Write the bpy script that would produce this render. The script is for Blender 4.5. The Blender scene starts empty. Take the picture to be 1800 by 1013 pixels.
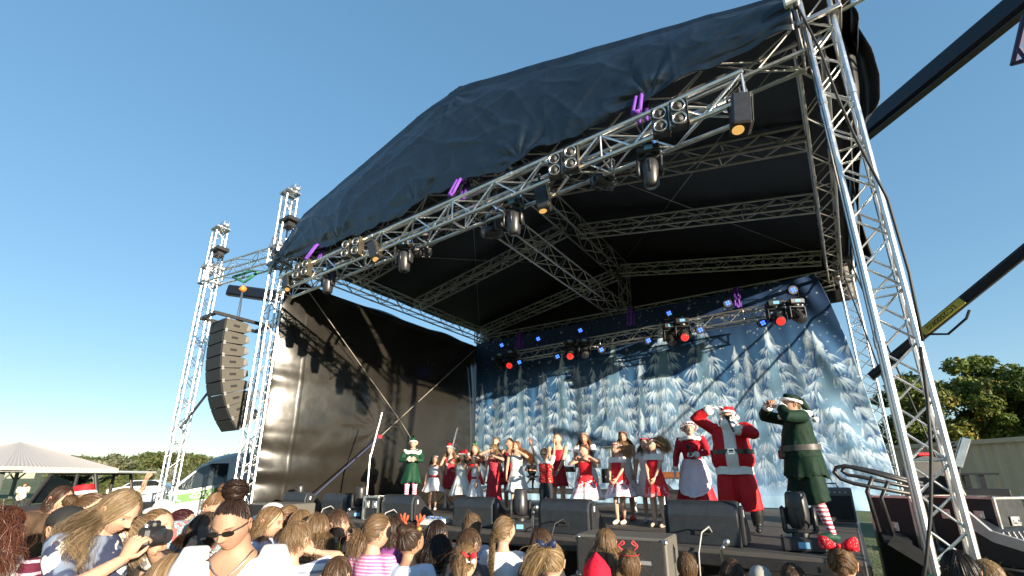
import bpy, bmesh, math, random
import numpy as np
from mathutils import Vector, Matrix, noise
R = math.radians
C = bpy.context.scene.collection
random.seed(7); rng = np.random.default_rng(7)

# ------------------------------------------------------------------ camera, sky, sun, exposure
CZ, F, CXP, CYP, YAW = 1.95, 805.0, 900.0, 600.0, R(35.0)
PITCH = math.atan(240.0 / 805.0)
cam = bpy.data.cameras.new('camera'); camo = bpy.data.objects.new('camera', cam); C.objects.link(camo)
cam.sensor_width = 36; cam.lens = 36 * F / 1800; cam.shift_y = (CYP - 506.5) / 1800
cam.clip_start = 0.05; cam.clip_end = 3000
camo.location = (0, 0, CZ); camo.rotation_euler = (math.pi / 2 + PITCH, 0, YAW)
bpy.context.scene.camera = camo
SUN_EL, SUN_AZ = R(10.5), R(17.0)          # azimuth: light runs along -X turned this far towards +Y
w = bpy.data.worlds.new('World'); bpy.context.scene.world = w; w.use_nodes = True
nt = w.node_tree; nt.nodes.clear()
bg = nt.nodes.new('ShaderNodeBackground'); out = nt.nodes.new('ShaderNodeOutputWorld'); sky = nt.nodes.new('ShaderNodeTexSky')
sky.sky_type = 'NISHITA'; sky.sun_disc = False; sky.sun_elevation = SUN_EL; sky.sun_rotation = R(90) + SUN_AZ
sky.air_density = 1.0; sky.dust_density = 0.0; sky.ozone_density = 3.0; sky.altitude = 0
bg.inputs[1].default_value = 0.13
gam = nt.nodes.new('ShaderNodeGamma'); gam.inputs[1].default_value = .5; hsv = nt.nodes.new('ShaderNodeHueSaturation'); hsv.inputs['Saturation'].default_value = 1.46
nt.links.new(sky.outputs[0], gam.inputs[0]); nt.links.new(gam.outputs[0], hsv.inputs['Color']); nt.links.new(hsv.outputs[0], bg.inputs[0]); nt.links.new(bg.outputs[0], out.inputs[0])
sl = bpy.data.lights.new('sun', 'SUN'); sl.energy = 4.0; sl.angle = R(0.53); sl.color = (1.0, 0.86, 0.66)
so = bpy.data.objects.new('sun', sl); C.objects.link(so)
sd = Vector((-math.cos(SUN_EL) * math.cos(SUN_AZ), math.cos(SUN_EL) * math.sin(SUN_AZ), -math.sin(SUN_EL)))
so.rotation_euler = sd.to_track_quat('-Z', 'Y').to_euler(); so.location = (30, -5, 20)
vs = bpy.context.scene.view_settings
vs.view_transform = 'Standard'; vs.look = 'None'; vs.exposure = 1.80; vs.gamma = 1; vs.use_curve_mapping = False

# ------------------------------------------------------------------ helpers
def ray(u, v):
    x = (u - CXP) / F; y = -(v - CYP) / F
    fh = math.cos(PITCH) - y * math.sin(PITCH); up = math.sin(PITCH) + y * math.cos(PITCH)
    return Vector((-math.sin(YAW) * fh + math.cos(YAW) * x, math.cos(YAW) * fh + math.sin(YAW) * x, up))
CAMP = Vector((0, 0, CZ))
def at_y(u, v, Y): r = ray(u, v); return CAMP + r * (Y / r.y)
def at_x(u, v, X): r = ray(u, v); return CAMP + r * (X / r.x)
def at_z(u, v, Z): r = ray(u, v); return CAMP + r * ((Z - CZ) / r.z)
def at_d(u, v, d): return CAMP + ray(u, v) * d

def tag(o, label=None, cat=None, group=None, kind=None):
    if label: o['label'] = label
    if cat: o['category'] = cat
    if group: o['group'] = group
    if kind: o['kind'] = kind
    return o
def empty(name, loc, label=None, cat=None, group=None, rz=0):
    o = bpy.data.objects.new(name, None); C.objects.link(o); o.location = loc; o.rotation_euler = (0, 0, rz)
    o.empty_display_size = 0.1
    return tag(o, label, cat, group)
def copy_tree(o, parent=None):
    c = o.copy(); C.objects.link(c); c.parent = parent
    for ch in list(o.children): copy_tree(ch, c)
    return c

class MB:
    """collects shapes and links them as ONE mesh object"""
    def __init__(s): s.v = []; s.f = []; s.m = []; s.col = None
    def add(s, vs, fs, mi=0):
        b = len(s.v); s.v.extend([tuple(p) for p in vs]); s.f.extend([tuple(i + b for i in f) for f in fs]); s.m.extend([mi] * len(fs)); return s
    def box(s, c, size, rot=None, mi=0, bev=0.0):
        hx, hy, hz = size[0] / 2, size[1] / 2, size[2] / 2; c = Vector(c)
        if bev > 0:
            bev = min(bev, hx * .9, hy * .9, hz * .9); pts = []
            for sx in (-1, 1):
                for sy in (-1, 1):
                    for sz in (-1, 1):
                        pts += [(sx * hx, sy * (hy - bev), sz * (hz - bev)), (sx * (hx - bev), sy * hy, sz * (hz - bev)), (sx * (hx - bev), sy * (hy - bev), sz * hz)]
            bm = bmesh.new()
            for p in pts: bm.verts.new(p)
            bmesh.ops.convex_hull(bm, input=bm.verts); bm.verts.index_update()
            vs_ = [v.co.copy() for v in bm.verts]; fs_ = [[v.index for v in f.verts] for f in bm.faces]; bm.free()
        else:
            vs_ = [Vector((sx * hx, sy * hy, sz * hz)) for sx in (-1, 1) for sy in (-1, 1) for sz in (-1, 1)]
            fs_ = [(0, 1, 3, 2), (4, 6, 7, 5), (0, 4, 5, 1), (2, 3, 7, 6), (0, 2, 6, 4), (1, 5, 7, 3)]
        if rot is not None: vs_ = [rot @ v for v in vs_]
        return s.add([v + c for v in vs_], fs_, mi)
    def tube(s, pts, r, n=8, mi=0, cap=True):
        pts = [Vector(p) for p in pts]; k = len(pts)
        rs = r if isinstance(r, (list, tuple)) else [r] * k
        vs_ = []; fs_ = []; t0 = (pts[1] - pts[0]).normalized()
        a = Vector((0, 0, 1)) if abs(t0.z) < 0.9 else Vector((1, 0, 0))
        nrm = t0.cross(a).normalized()
        for i, p in enumerate(pts):
            t = (pts[min(i + 1, k - 1)] - pts[max(i - 1, 0)])
            t = t.normalized() if t.length > 1e-9 else t0
            nrm = (nrm - t * nrm.dot(t)); nrm = nrm.normalized() if nrm.length > 1e-6 else t.orthogonal().normalized()
            b = t.cross(nrm)
            for j in range(n):
                an = 2 * math.pi * j / n
                vs_.append(p + (nrm * math.cos(an) + b * math.sin(an)) * rs[i])
        for i in range(k - 1):
            for j in range(n):
                fs_.append((i * n + j, i * n + (j + 1) % n, (i + 1) * n + (j + 1) % n, (i + 1) * n + j))
        if cap: fs_.append(tuple(reversed(range(n)))); fs_.append(tuple(range((k - 1) * n, k * n)))
        return s.add(vs_, fs_, mi)
    def lathe(s, prof, c=(0, 0, 0), n=16, mi=0, rot=None):
        vs_ = []; fs_ = []; k = len(prof); c = Vector(c)
        for (r, z) in prof:
            for j in range(n):
                a = 2 * math.pi * j / n; v = Vector((r * math.cos(a), r * math.sin(a), z))
                if rot is not None: v = rot @ v
                vs_.append(v + c)
        for i in range(k - 1):
            for j in range(n):
                fs_.append((i * n + j, i * n + (j + 1) % n, (i + 1) * n + (j + 1) % n, (i + 1) * n + j))
        if prof[0][0] > 1e-5: fs_.append(tuple(reversed(range(n))))
        if prof[-1][0] > 1e-5: fs_.append(tuple(range((k - 1) * n, k * n)))
        return s.add(vs_, fs_, mi)
    def prism(s, poly, d, org=(0, 0, 0), rot=None, mi=0):
        """polygon in local (x,z), extruded d along local y"""
        n = len(poly); org = Vector(org)
        vs_ = [Vector((x, 0, z)) for x, z in poly] + [Vector((x, d, z)) for x, z in poly]
        if rot is not None: vs_ = [rot @ v for v in vs_]
        fs_ = [tuple(range(n)), tuple(reversed(range(n, 2 * n)))] + [(i, i + n, (i + 1) % n + n, (i + 1) % n) for i in range(n)]
        return s.add([v + org for v in vs_], fs_, mi)
    def grid(s, P, mi=0, closed=False):
        """P: array (n,m,3)"""
        n, m = P.shape[:2]; b = len(s.v); s.v.extend(map(tuple, P.reshape(-1, 3)))
        mm = m if closed else m - 1
        for i in range(n - 1):
            for j in range(mm):
                s.f.append((b + i * m + j, b + i * m + (j + 1) % m, b + (i + 1) * m + (j + 1) % m, b + (i + 1) * m + j)); s.m.append(mi)
        return s
    def build(s, name, mat, parent=None, smooth=False, loc=None, fix=True, colors=None):
        me = bpy.data.meshes.new(name); me.from_pydata(s.v, [], s.f)
        mats = mat if isinstance(mat, (list, tuple)) else [mat]
        for m in mats: me.materials.append(m)
        if len(mats) > 1: me.polygons.foreach_set('material_index', s.m)
        if fix:
            bm = bmesh.new(); bm.from_mesh(me); bmesh.ops.recalc_face_normals(bm, faces=bm.faces); bm.to_mesh(me); bm.free()
        if smooth is True: me.polygons.foreach_set('use_smooth', [True] * len(me.polygons))
        elif smooth: me.polygons.foreach_set('use_smooth', [True] * len(me.polygons)); me.set_sharp_from_angle(angle=R(smooth))
        if colors is not None:
            at = me.color_attributes.new('tint', 'FLOAT_COLOR', 'POINT')
            cc = np.ones((len(s.v), 4), np.float32); cc[:, :3] = colors; at.data.foreach_set('color', cc.ravel())
        o = bpy.data.objects.new(name, me); C.objects.link(o)
        if parent is not None: o.parent = parent
        if loc is not None: o.location = loc
        return o

M = {}
def mat(name, col, rough=0.5, metal=0.0, var=0.0, vscale=6.0, bump=0.0, bscale=30.0, spec=0.5, attr=False, emit=None, es=0, sheen=0, trans=0, coat=0, stretch=None, obj=True):
    m = bpy.data.materials.new(name); m.use_nodes = True; t = m.node_tree; p = t.nodes['Principled BSDF']
    p.inputs['Base Color'].default_value = (*col, 1); p.inputs['Roughness'].default_value = rough; p.inputs['Metallic'].default_value = metal
    p.inputs['Specular IOR Level'].default_value = spec
    if sheen: p.inputs['Sheen Weight'].default_value = sheen
    if trans: p.inputs['Transmission Weight'].default_value = trans
    if coat: p.inputs['Coat Weight'].default_value = coat
    if emit: p.inputs['Emission Color'].default_value = (*emit, 1); p.inputs['Emission Strength'].default_value = es
    tc = t.nodes.new('ShaderNodeTexCoord'); src = tc.outputs['Object']
    if stretch:
        mp = t.nodes.new('ShaderNodeMapping'); mp.inputs['Scale'].default_value = stretch; t.links.new(src, mp.inputs[0]); src = mp.outputs[0]
    base = None
    if attr:
        a = t.nodes.new('ShaderNodeVertexColor'); a.layer_name = 'tint'; base = a.outputs[0]; t.links.new(base, p.inputs['Base Color'])
    if var:
        n = t.nodes.new('ShaderNodeTexNoise'); n.inputs['Scale'].default_value = vscale; n.inputs['Detail'].default_value = 5; n.inputs['Roughness'].default_value = .65
        t.links.new(src, n.inputs['Vector'])
        mr = t.nodes.new('ShaderNodeMapRange'); mr.inputs['From Min'].default_value = .25; mr.inputs['From Max'].default_value = .75
        mr.inputs['To Min'].default_value = 1 - var; mr.inputs['To Max'].default_value = 1 + var; t.links.new(n.outputs[0], mr.inputs[0])
        mx = t.nodes.new('ShaderNodeMix'); mx.data_type = 'RGBA'; mx.blend_type = 'MULTIPLY'; mx.inputs[0].default_value = 1
        if base is not None: t.links.new(base, mx.inputs[6])
        else: mx.inputs[6].default_value = (*col, 1)
        t.links.new(mr.outputs[0], mx.inputs[7]); t.links.new(mx.outputs[2], p.inputs['Base Color'])
        r2 = t.nodes.new('ShaderNodeMapRange'); r2.inputs['To Min'].default_value = max(0.03, rough - .12); r2.inputs['To Max'].default_value = min(1, rough + .12)
        t.links.new(n.outputs[0], r2.inputs[0]); t.links.new(r2.outputs[0], p.inputs['Roughness'])
    if bump:
        n2 = t.nodes.new('ShaderNodeTexNoise'); n2.inputs['Scale'].default_value = bscale; n2.inputs['Detail'].default_value = 4
        t.links.new(src, n2.inputs['Vector']); b = t.nodes.new('ShaderNodeBump'); b.inputs['Strength'].default_value = bump; b.inputs['Distance'].default_value = .02
        t.links.new(n2.outputs[0], b.inputs['Height']); t.links.new(b.outputs[0], p.inputs['Normal'])
    M[name] = m
    return m
def emission_like(m):
    return m.node_tree.nodes['Principled BSDF']

GZ = 0.35      # ground level
DZ = 1.20      # stage deck level
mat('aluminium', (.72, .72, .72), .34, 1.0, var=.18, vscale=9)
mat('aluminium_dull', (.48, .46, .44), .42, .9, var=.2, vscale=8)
mat('steel', (.45, .45, .46), .4, 1.0, var=.15)
mat('black_paint', (.018, .018, .02), .42, 0, var=.25, vscale=14, bump=.06, bscale=200)
mat('black_plastic', (.022, .022, .025), .38, 0, var=.2, vscale=10)
mat('black_matte', (.012, .012, .013), .8, 0, var=.2)
mat('rubber', (.02, .02, .02), .75)
mat('lens_glass', (.02, .02, .025), .08, 0, spec=.8)
mat('chrome', (.8, .8, .8), .12, 1)
mat('white_plastic', (.72, .72, .7), .4, var=.06)
mat('blue_clamp', (.03, .12, .4), .4)
mat('cable', (.016, .016, .016), .6)
mat('cable_grey', (.5, .5, .48), .5)
mat('purple_sling', (.13, .03, .32), .7, var=.15)
mat('green_sling', (.02, .16, .09), .75)
mat('orange_paint', (.7, .2, .03), .45, var=.1)
mat('red_plastic', (.6, .03, .04), .4)
mat('screen_blue', (.15, .35, .55), .15)
mat('label_white', (.7, .72, .72), .5)
# ------------------------------------------------------------------ ground and landscape
def grass_mat():
    m = bpy.data.materials.new('grass_ground'); m.use_nodes = True; t = m.node_tree; p = t.nodes['Principled BSDF']
    tc = t.nodes.new('ShaderNodeTexCoord'); n = t.nodes.new('ShaderNodeTexNoise'); n.inputs['Scale'].default_value = .35; n.inputs['Detail'].default_value = 8; n.inputs['Roughness'].default_value = .75
    t.links.new(tc.outputs['Object'], n.inputs['Vector']); r = t.nodes.new('ShaderNodeValToRGB')
    e = r.color_ramp.elements; e[0].position = .36; e[0].color = (.045, .075, .022, 1); e[1].position = .68; e[1].color = (.2, .19, .09, 1)
    x = e.new(.52); x.color = (.085, .115, .04, 1)
    t.links.new(n.outputs[0], r.inputs[0]); t.links.new(r.outputs[0], p.inputs['Base Color']); p.inputs['Roughness'].default_value = .95
    n2 = t.nodes.new('ShaderNodeTexNoise'); n2.inputs['Scale'].default_value = 18; n2.inputs['Detail'].default_value = 6
    t.links.new(tc.outputs['Object'], n2.inputs['Vector']); b = t.nodes.new('ShaderNodeBump'); b.inputs['Strength'].default_value = .9; b.inputs['Distance'].default_value = .08
    t.links.new(n2.outputs[0], b.inputs['Height']); t.links.new(b.outputs[0], p.inputs['Normal'])
    return m
gm = MB(); gm.add([(-1500, -1500, GZ), (1500, -1500, GZ), (1500, 1500, GZ), (-1500, 1500, GZ)], [(0, 1, 2, 3)])
tag(gm.build('ground', grass_mat()), kind='structure')
mat('track_gravel', (.42, .38, .3), .95, var=.2, vscale=2, bump=.5, bscale=12)
# pale track of worn gravel across the grass on the left
tp = [(-38, 2), (-36.5, 6.5), (-36, 12), (-38, 20), (-60, 26), (-95, 36), (-110, 60)]
tg = MB(); L_ = []; 
for i, (x, y) in enumerate(tp):
    a = Vector(tp[max(i - 1, 0)]); b = Vector(tp[min(i + 1, len(tp) - 1)]); d = (b - a).normalized(); nn = Vector((-d.y, d.x))
    wd = 1.3 + i * .5
    L_.append([(x + nn.x * wd, y + nn.y * wd, GZ + .004), (x - nn.x * wd, y - nn.y * wd, GZ + .004)])
tg.grid(np.array(L_)); tag(tg.build('path', M['track_gravel']), kind='structure')

def leaf_mat(name, c1, c2, c3):
    m = bpy.data.materials.new(name); m.use_nodes = True; t = m.node_tree; p = t.nodes['Principled BSDF']
    a = t.nodes.new('ShaderNodeVertexColor'); a.layer_name = 'tint'
    sp = t.nodes.new('ShaderNodeSeparateColor'); t.links.new(a.outputs[0], sp.inputs[0])
    r = t.nodes.new('ShaderNodeValToRGB'); e = r.color_ramp.elements
    e[0].color = (*c1, 1); e[1].color = (*c3, 1); x = e.new(.5); x.color = (*c2, 1)
    t.links.new(sp.outputs[0], r.inputs[0]); t.links.new(r.outputs[0], p.inputs['Base Color'])
    p.inputs['Roughness'].default_value = .55; p.inputs['Specular IOR Level'].default_value = .3
    tr = t.nodes.new('ShaderNodeBsdfTranslucent'); t.links.new(r.outputs[0], tr.inputs[0]); mx = t.nodes.new('ShaderNodeMixShader'); mx.inputs[0].default_value = .3
    o = t.nodes['Material Output']; t.links.new(p.outputs[0], mx.inputs[1]); t.links.new(tr.outputs[0], mx.inputs[2]); t.links.new(mx.outputs[0], o.inputs[0])
    M[name] = m
leaf_mat('leaf_glossy', (.028, .048, .012), (.10, .14, .025), (.28, .28, .05))
leaf_mat('leaf_orange', (.03, .05, .012), (.11, .14, .028), (.42, .26, .05))
leaf_mat('leaf_scrub', (.035, .05, .018), (.085, .1, .03), (.2, .19, .08))
leaf_mat('leaf_pale', (.06, .075, .04), (.15, .16, .09), (.34, .32, .22))
mat('bark', (.13, .1, .075), .9, var=.3, bump=.4, bscale=20)

def leaf_cloud(mb, centers, radii, n, size, cols, rg, bias=0, squash=1.0):
    """n leaf quads on and inside lumpy blobs; returns numpy arrays appended to mb"""
    centers = np.array(centers); radii = np.array(radii); k = len(centers)
    pr = radii ** 2 / (radii ** 2).sum(); ci = rg.choice(k, n, p=pr)
    d = rg.normal(size=(n, 3)); d /= np.linalg.norm(d, axis=1)[:, None]
    rr = radii[ci] * (rg.uniform(.25, 1, n) ** .45) * rg.uniform(.85, 1.12, n)
    off = d * rr[:, None]; off[:, 2] *= squash
    p = centers[ci] + off
    nn = d + rg.normal(size=(n, 3)) * .8; nn /= np.linalg.norm(nn, axis=1)[:, None]
    a = np.cross(nn, rg.normal(size=(n, 3))); a /= np.linalg.norm(a, axis=1)[:, None]; b = np.cross(nn, a)
    s = size * rg.uniform(.6, 1.4, n)[:, None]
    base = len(mb.v)
    q = np.stack([p - a * s, p + b * s * .45, p + a * s, p - b * s * .45], 1).reshape(-1, 3)
    mb.v.extend(map(tuple, q)); mb.f.extend([(base + 4 * i, base + 4 * i + 1, base + 4 * i + 2, base + 4 * i + 3) for i in range(n)]); mb.m.extend([0] * n)
    clump = rg.uniform(0, 1, k)[ci]
    t = np.clip(.25 + .35 * clump + rg.normal(size=n) * .14 + bias, 0, 1)
    cols.append(np.repeat(np.stack([t, t, t], 1), 4, 0))

def tree(name, base, h, wd, n, lm, leaf, label, cat, group, rg, blobs=22, low=.25, orange=None, trunk_r=.12, squash=.8):
    root = empty(name, base, label, cat, group)
    mb = MB(); cols = []; cs = []; rs = []
    for i in range(blobs):
        a = rg.uniform(0, 2 * math.pi); zz = rg.uniform(low, 1) ; ww = wd * math.sqrt(max(.05, 1 - ((zz - .55) / .62) ** 2)) * math.sqrt(rg.uniform(.05, 1)) * .8
        cs.append((math.cos(a) * ww, math.sin(a) * ww, zz * h * .93)); rs.append(wd * rg.uniform(.16, .36))
    leaf_cloud(mb, cs, rs, n, leaf, cols, rg, squash=squash)
    if orange:
        ci = rg.choice(len(cs), 9); oc = [tuple(np.array(cs[i]) + rg.normal(size=3) * rs[i] * .5) for i in ci]
        leaf_cloud(mb, oc, [wd * .12] * 9, n // 34, leaf * .8, cols, rg, bias=.6)
    o = mb.build('crown', M[lm], root, colors=np.concatenate(cols), fix=False)
    tk = MB()
    tk.tube([(0, 0, -.05), (.04 * h * .1, .02, h * .2), (0, .05, h * .45), (.05, 0, h * .75)], [trunk_r, trunk_r * .8, trunk_r * .55, trunk_r * .2], 8)
    for i in range(6):
        c = cs[i]; z0 = h * rg.uniform(.18, .5); tk.tube([(0, 0, z0), (c[0] * .5, c[1] * .5, (z0 + c[2]) / 2 + .1), c], [trunk_r * .45, trunk_r * .3, trunk_r * .1], 6)
    tk.build('trunk', M['bark'], root, smooth=True)
    return root
rt = np.random.default_rng(11)
# row of trees behind the container on the right
for i, (u, v, d, hh, ww, lm, lab) in enumerate([
    (1575, 655, 27, 6.3, 2.6, 'leaf_glossy', 'dark leafy tree showing between the snow backdrop and the front tower'),
    (1690, 655, 26.5, 6.8, 2.6, 'leaf_glossy', 'leafy tree behind and between the orange blossom tree and the tallest tree'),
    (1620, 668, 26.5, 6.8, 2.3, 'leaf_glossy', 'leafy tree seen through the bracing of the front tower'),
    (1760, 648, 26, 6.8, 2.4, 'leaf_orange', 'leafy tree filling the gap right of the tallest tree'),
    (1655, 640, 25.5, 6.8, 2.8, 'leaf_orange', 'leafy tree with orange blossom just right of the front tower'),
    (1725, 612, 25, 7.3, 2.3, 'leaf_glossy', 'tallest leafy tree with a pointed sunlit top above the container'),
    (1795, 660, 24, 6.2, 2.7, 'leaf_orange', 'broad leafy tree with orange blossom at the right edge above the container')]):
    p = at_d(u, v, d); top = p.z
    tree('leafy_tree', (p.x, p.y, GZ), top - GZ, ww, 15000, lm, .12, lab, 'tree', 'trees behind the container', rt, blobs=40, low=.02, orange=(lm == 'leaf_orange'), trunk_r=.16)

# vegetated hill on the left and individual bushes
def hill():
    n, m = 60, 14; P = np.zeros((n, m, 3))
    for i in range(n):
        u = 60 + i * 440 / (n - 1); prof = 808 - 6 * math.exp(-((u - 330) / 120) ** 2) - 3 * math.sin(u * .03)
        for j in range(m):
            t = j / (m - 1); d = 80 + 75 * t
            r = ray(u, 840); x, y = r.x * d, r.y * d
            ztop = CZ + (ray(u, prof).z) * 155
            P[i, j] = (x, y, GZ - .2 + (ztop - GZ) * (t ** 1.4) + 1.2 * noise.noise(Vector((x * .05, y * .05, 0))) * t)
    mb = MB(); mb.grid(P); return mb.build('hill', M['hill_scrub'], smooth=True)
mat('hill_scrub', (.075, .09, .035), .95, var=.5, vscale=.25, bump=1.0, bscale=1.5)
tag(hill(), kind='structure')
mbs = MB(); cols = []
cc_ = []; rr_ = []
for i in range(230):
    u = rt.uniform(95, 470); t = rt.uniform(.15, 1); d = 80 + 75 * t; r = ray(u, 840)
    prof = 808 - 6 * math.exp(-((u - 330) / 120) ** 2) - 3 * math.sin(u * .03)
    ztop = CZ + ray(u, prof).z * 155
    cc_.append((r.x * d, r.y * d, GZ + (ztop - GZ) * t ** 1.4 + .5)); rr_.append(rt.uniform(1.5, 3.2))
leaf_cloud(mbs, cc_, rr_, 26000, .42, cols, rt, squash=.6)
o = mbs.build('hillside_scrub', M['leaf_scrub'], colors=np.concatenate(cols), fix=False)
tag(o, 'dense green coastal scrub covering the low hill behind the van', 'scrub', kind='stuff')
for (u, vt, d, ww, lm, lab) in [
    (205, 800, 62, 3.6, 'leaf_pale', 'pale silvery bush right of the shelter roof'),
    (258, 806, 66, 4.2, 'leaf_scrub', 'round olive green bush behind the outer tower'),
    (235, 826, 50, 3.0, 'leaf_scrub', 'bright green bush above the small parked white car'),
    (282, 828, 58, 3.2, 'leaf_pale', 'pale bush showing beside the van windscreen'),
    (200, 838, 40, 2.2, 'leaf_scrub', 'low green bush behind the raised waving hand'),
    (302, 808, 72, 3.4, 'leaf_scrub', 'dark green bush crest above the van bonnet'),
    (165, 815, 74, 4.0, 'leaf_scrub', 'low green bush behind the right end of the shelter roof')]:
    p = at_d(u, vt, d); tree('coastal_bush', (p.x, p.y, GZ), p.z - GZ, ww, 2600, lm, .32, lab, 'bush', 'bushes left of the stage', rt, blobs=18, low=.05, trunk_r=.1)
# ------------------------------------------------------------------ stage deck
def deck_mat():
    m = bpy.data.materials.new('deck_ply'); m.use_nodes = True; t = m.node_tree; p = t.nodes['Principled BSDF']
    tc = t.nodes.new('ShaderNodeTexCoord'); br = t.nodes.new('ShaderNodeTexBrick'); br.offset = 0; br.inputs['Scale'].default_value = 1
    br.inputs['Brick Width'].default_value = 2.44; br.inputs['Row Height'].default_value = 1.22; br.inputs['Mortar Size'].default_value = .008
    br.inputs['Color1'].default_value = (.075, .066, .06, 1); br.inputs['Color2'].default_value = (.055, .05, .046, 1); br.inputs['Mortar'].default_value = (.012, .012, .012, 1)
    t.links.new(tc.outputs['Object'], br.inputs['Vector'])
    n = t.nodes.new('ShaderNodeTexNoise'); n.inputs['Scale'].default_value = 3; n.inputs['Detail'].default_value = 8; n.inputs['Roughness'].default_value = .7; t.links.new(tc.outputs['Object'], n.inputs['Vector'])
    mr = t.nodes.new('ShaderNodeMapRange'); mr.inputs['To Min'].default_value = .5; mr.inputs['To Max'].default_value = 1.6; t.links.new(n.outputs[0], mr.inputs[0])
    mx = t.nodes.new('ShaderNodeMix'); mx.data_type = 'RGBA'; mx.blend_type = 'MULTIPLY'; mx.inputs[0].default_value = 1
    t.links.new(br.outputs[0], mx.inputs[6]); t.links.new(mr.outputs[0], mx.inputs[7]); t.links.new(mx.outputs[2], p.inputs['Base Color']); p.inputs['Roughness'].default_value = .7
    return m
DX0, DX1, DY0, DY1 = -10.6, 0.02, 5.72, 14.0
root = empty('stage_deck', (0, 0, 0), 'dark plywood stage deck on steel legs under the black roof', 'stage')
mb = MB(); mb.box(((DX0 + DX1) / 2, (DY0 + DY1) / 2, DZ - .03), (DX1 - DX0, DY1 - DY0, .06), bev=.008); mb.build('deck', deck_mat(), root)
mb = MB(); mb.box(((DX0 + DX1) / 2, DY0 - .012, DZ - .10), (DX1 - DX0, .05, .12), bev=.01)
for i in range(9): mb.box((DX0 + .3 + i * 1.25, DY0 - .04, DZ - .10), (.10, .01, .05))
mb.build('front_rail', M['black_paint'], root)
mb = MB(); mb.box((DX1 + .012, (DY0 + DY1) / 2, DZ - .1), (.05, DY1 - DY0 - .1, .12), bev=.01); mb.build('side_rail', M['black_paint'], root)
mb = MB(); mb.box(((DX0 + DX1) / 2, DY0 + 1.3, (GZ + DZ) / 2 - .05), (DX1 - DX0, .02, DZ - GZ - .22)); mb.build('skirt', M['black_matte'], root)
mb = MB(); mb.box(((DX0 + DX1) / 2, DY1 - .02, DZ + .012), (DX1 - DX0, .06, .06), bev=.008); mb.build('rear_batten', M['white_plastic'], root)
for i in range(7):
    for yy in (DY0 + .15, DY1 - .2):
        x = DX0 + .15 + i * (DX1 - DX0 - .3) / 6
        mb = MB(); mb.tube([(x, yy, GZ), (x, yy, DZ - .07)], .03, 8); mb.box((x, yy, GZ + .01), (.14, .14, .015)); mb.build('leg', M['steel'], root)

# ------------------------------------------------------------------ trusses
def truss(name, p0, p1, wd, ht, label, cat, group=None, up=(0, 0, 1), rc=.026, rb=.011, bay=None, m='aluminium', plates=(0, 0), tri=False, style='zig'):
    p0 = Vector(p0); p1 = Vector(p1); L = (p1 - p0).length; d = (p1 - p0) / L; up = Vector(up); s = d.cross(up).normalized(); u = s.cross(d).normalized()
    root = empty(name, p0, label, cat, group)
    corners = [(-1, -1), (1, -1), (1, 1), (-1, 1)] if not tri else [(-1, 1), (1, 1), (0, -1)]
    offs = [s * (a * wd / 2) + u * (b * ht / 2) for a, b in corners]
    for o in offs:
        mb = MB(); mb.tube([o, o + d * L], rc, 8)
        k = max(1, round(L / 3.0))
        for i in range(1, k):
            q = o + d * (L * i / k); mb.tube([q - d * .06, q + d * .06], rc * 1.25, 8)
        mb.build('chord', M[m], root, smooth=40)
    mb = MB(); n = len(offs); nb = max(2, round(L / (bay or ht * 1.15)))
    for f in range(n):
        a, b = offs[f], offs[(f + 1) % n]
        for i in range(nb):
            t0 = L * i / nb; t1 = L * (i + 1) / nb
            if style == 'zig':
                q0, q1 = (a, b) if (i + f) % 2 == 0 else (b, a)
                mb.tube([q0 + d * t0, q1 + d * t1], rb, 6, cap=False)
                if i % 6 == 0: mb.tube([a + d * (t0 + .02), b + d * (t0 + .02)], rb, 6, cap=False)
        mb.tube([a + d * (L - .02), b + d * (L - .02)], rb, 6, cap=False)
    mb.build('bracing', M[m], root, smooth=60)
    return root
def tower(name, x, y, z0, z1, wd, label, group, sleeve=True, m='aluminium', rc=.03, rb=.0125):
    root = truss(name, (x, y, z0), (x, y, z1), wd, wd, label, 'tower', group, up=(0, 1, 0), rc=rc, rb=rb, m=m, bay=wd * 1.0)
    mb = MB(); mb.box((0, 0, -.03), (wd * 3, wd * 3, .03)); mb.build('base_plate', M['steel'], root)
    for sx in (-1, 1):
        for sy in (-1, 1):
            mb = MB(); mb.tube([(sx * wd * 1.3, sy * wd * 1.3, -.02), (sx * wd * .5, sy * wd * .5, .5)], .02, 6); mb.build('foot_brace', M['steel'], root)
    return root
def tower_head(root, z, wd, motor=True):
    """head block with pulleys on a tower; root at tower base, z above base"""
    mb = MB(); mb.box((0, 0, z + .03), (wd + .16, wd + .1, .06), bev=.01); mb.box((.02, -.05, z + .14), (wd + .3, .05, .16), bev=.01); mb.box((.02, .08, z + .14), (wd + .3, .05, .16), bev=.01)
    for sx in (-1, 1): mb.lathe([(.0, -.05), (.075, -.05), (.06, 0), (.075, .05), (0, .05)], (sx * (wd / 2 + .05), .015, z + .15), 14, rot=Matrix.Rotation(R(90), 3, 'X'))
    mb.build('head_block', M['aluminium'], root, smooth=40)
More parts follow.
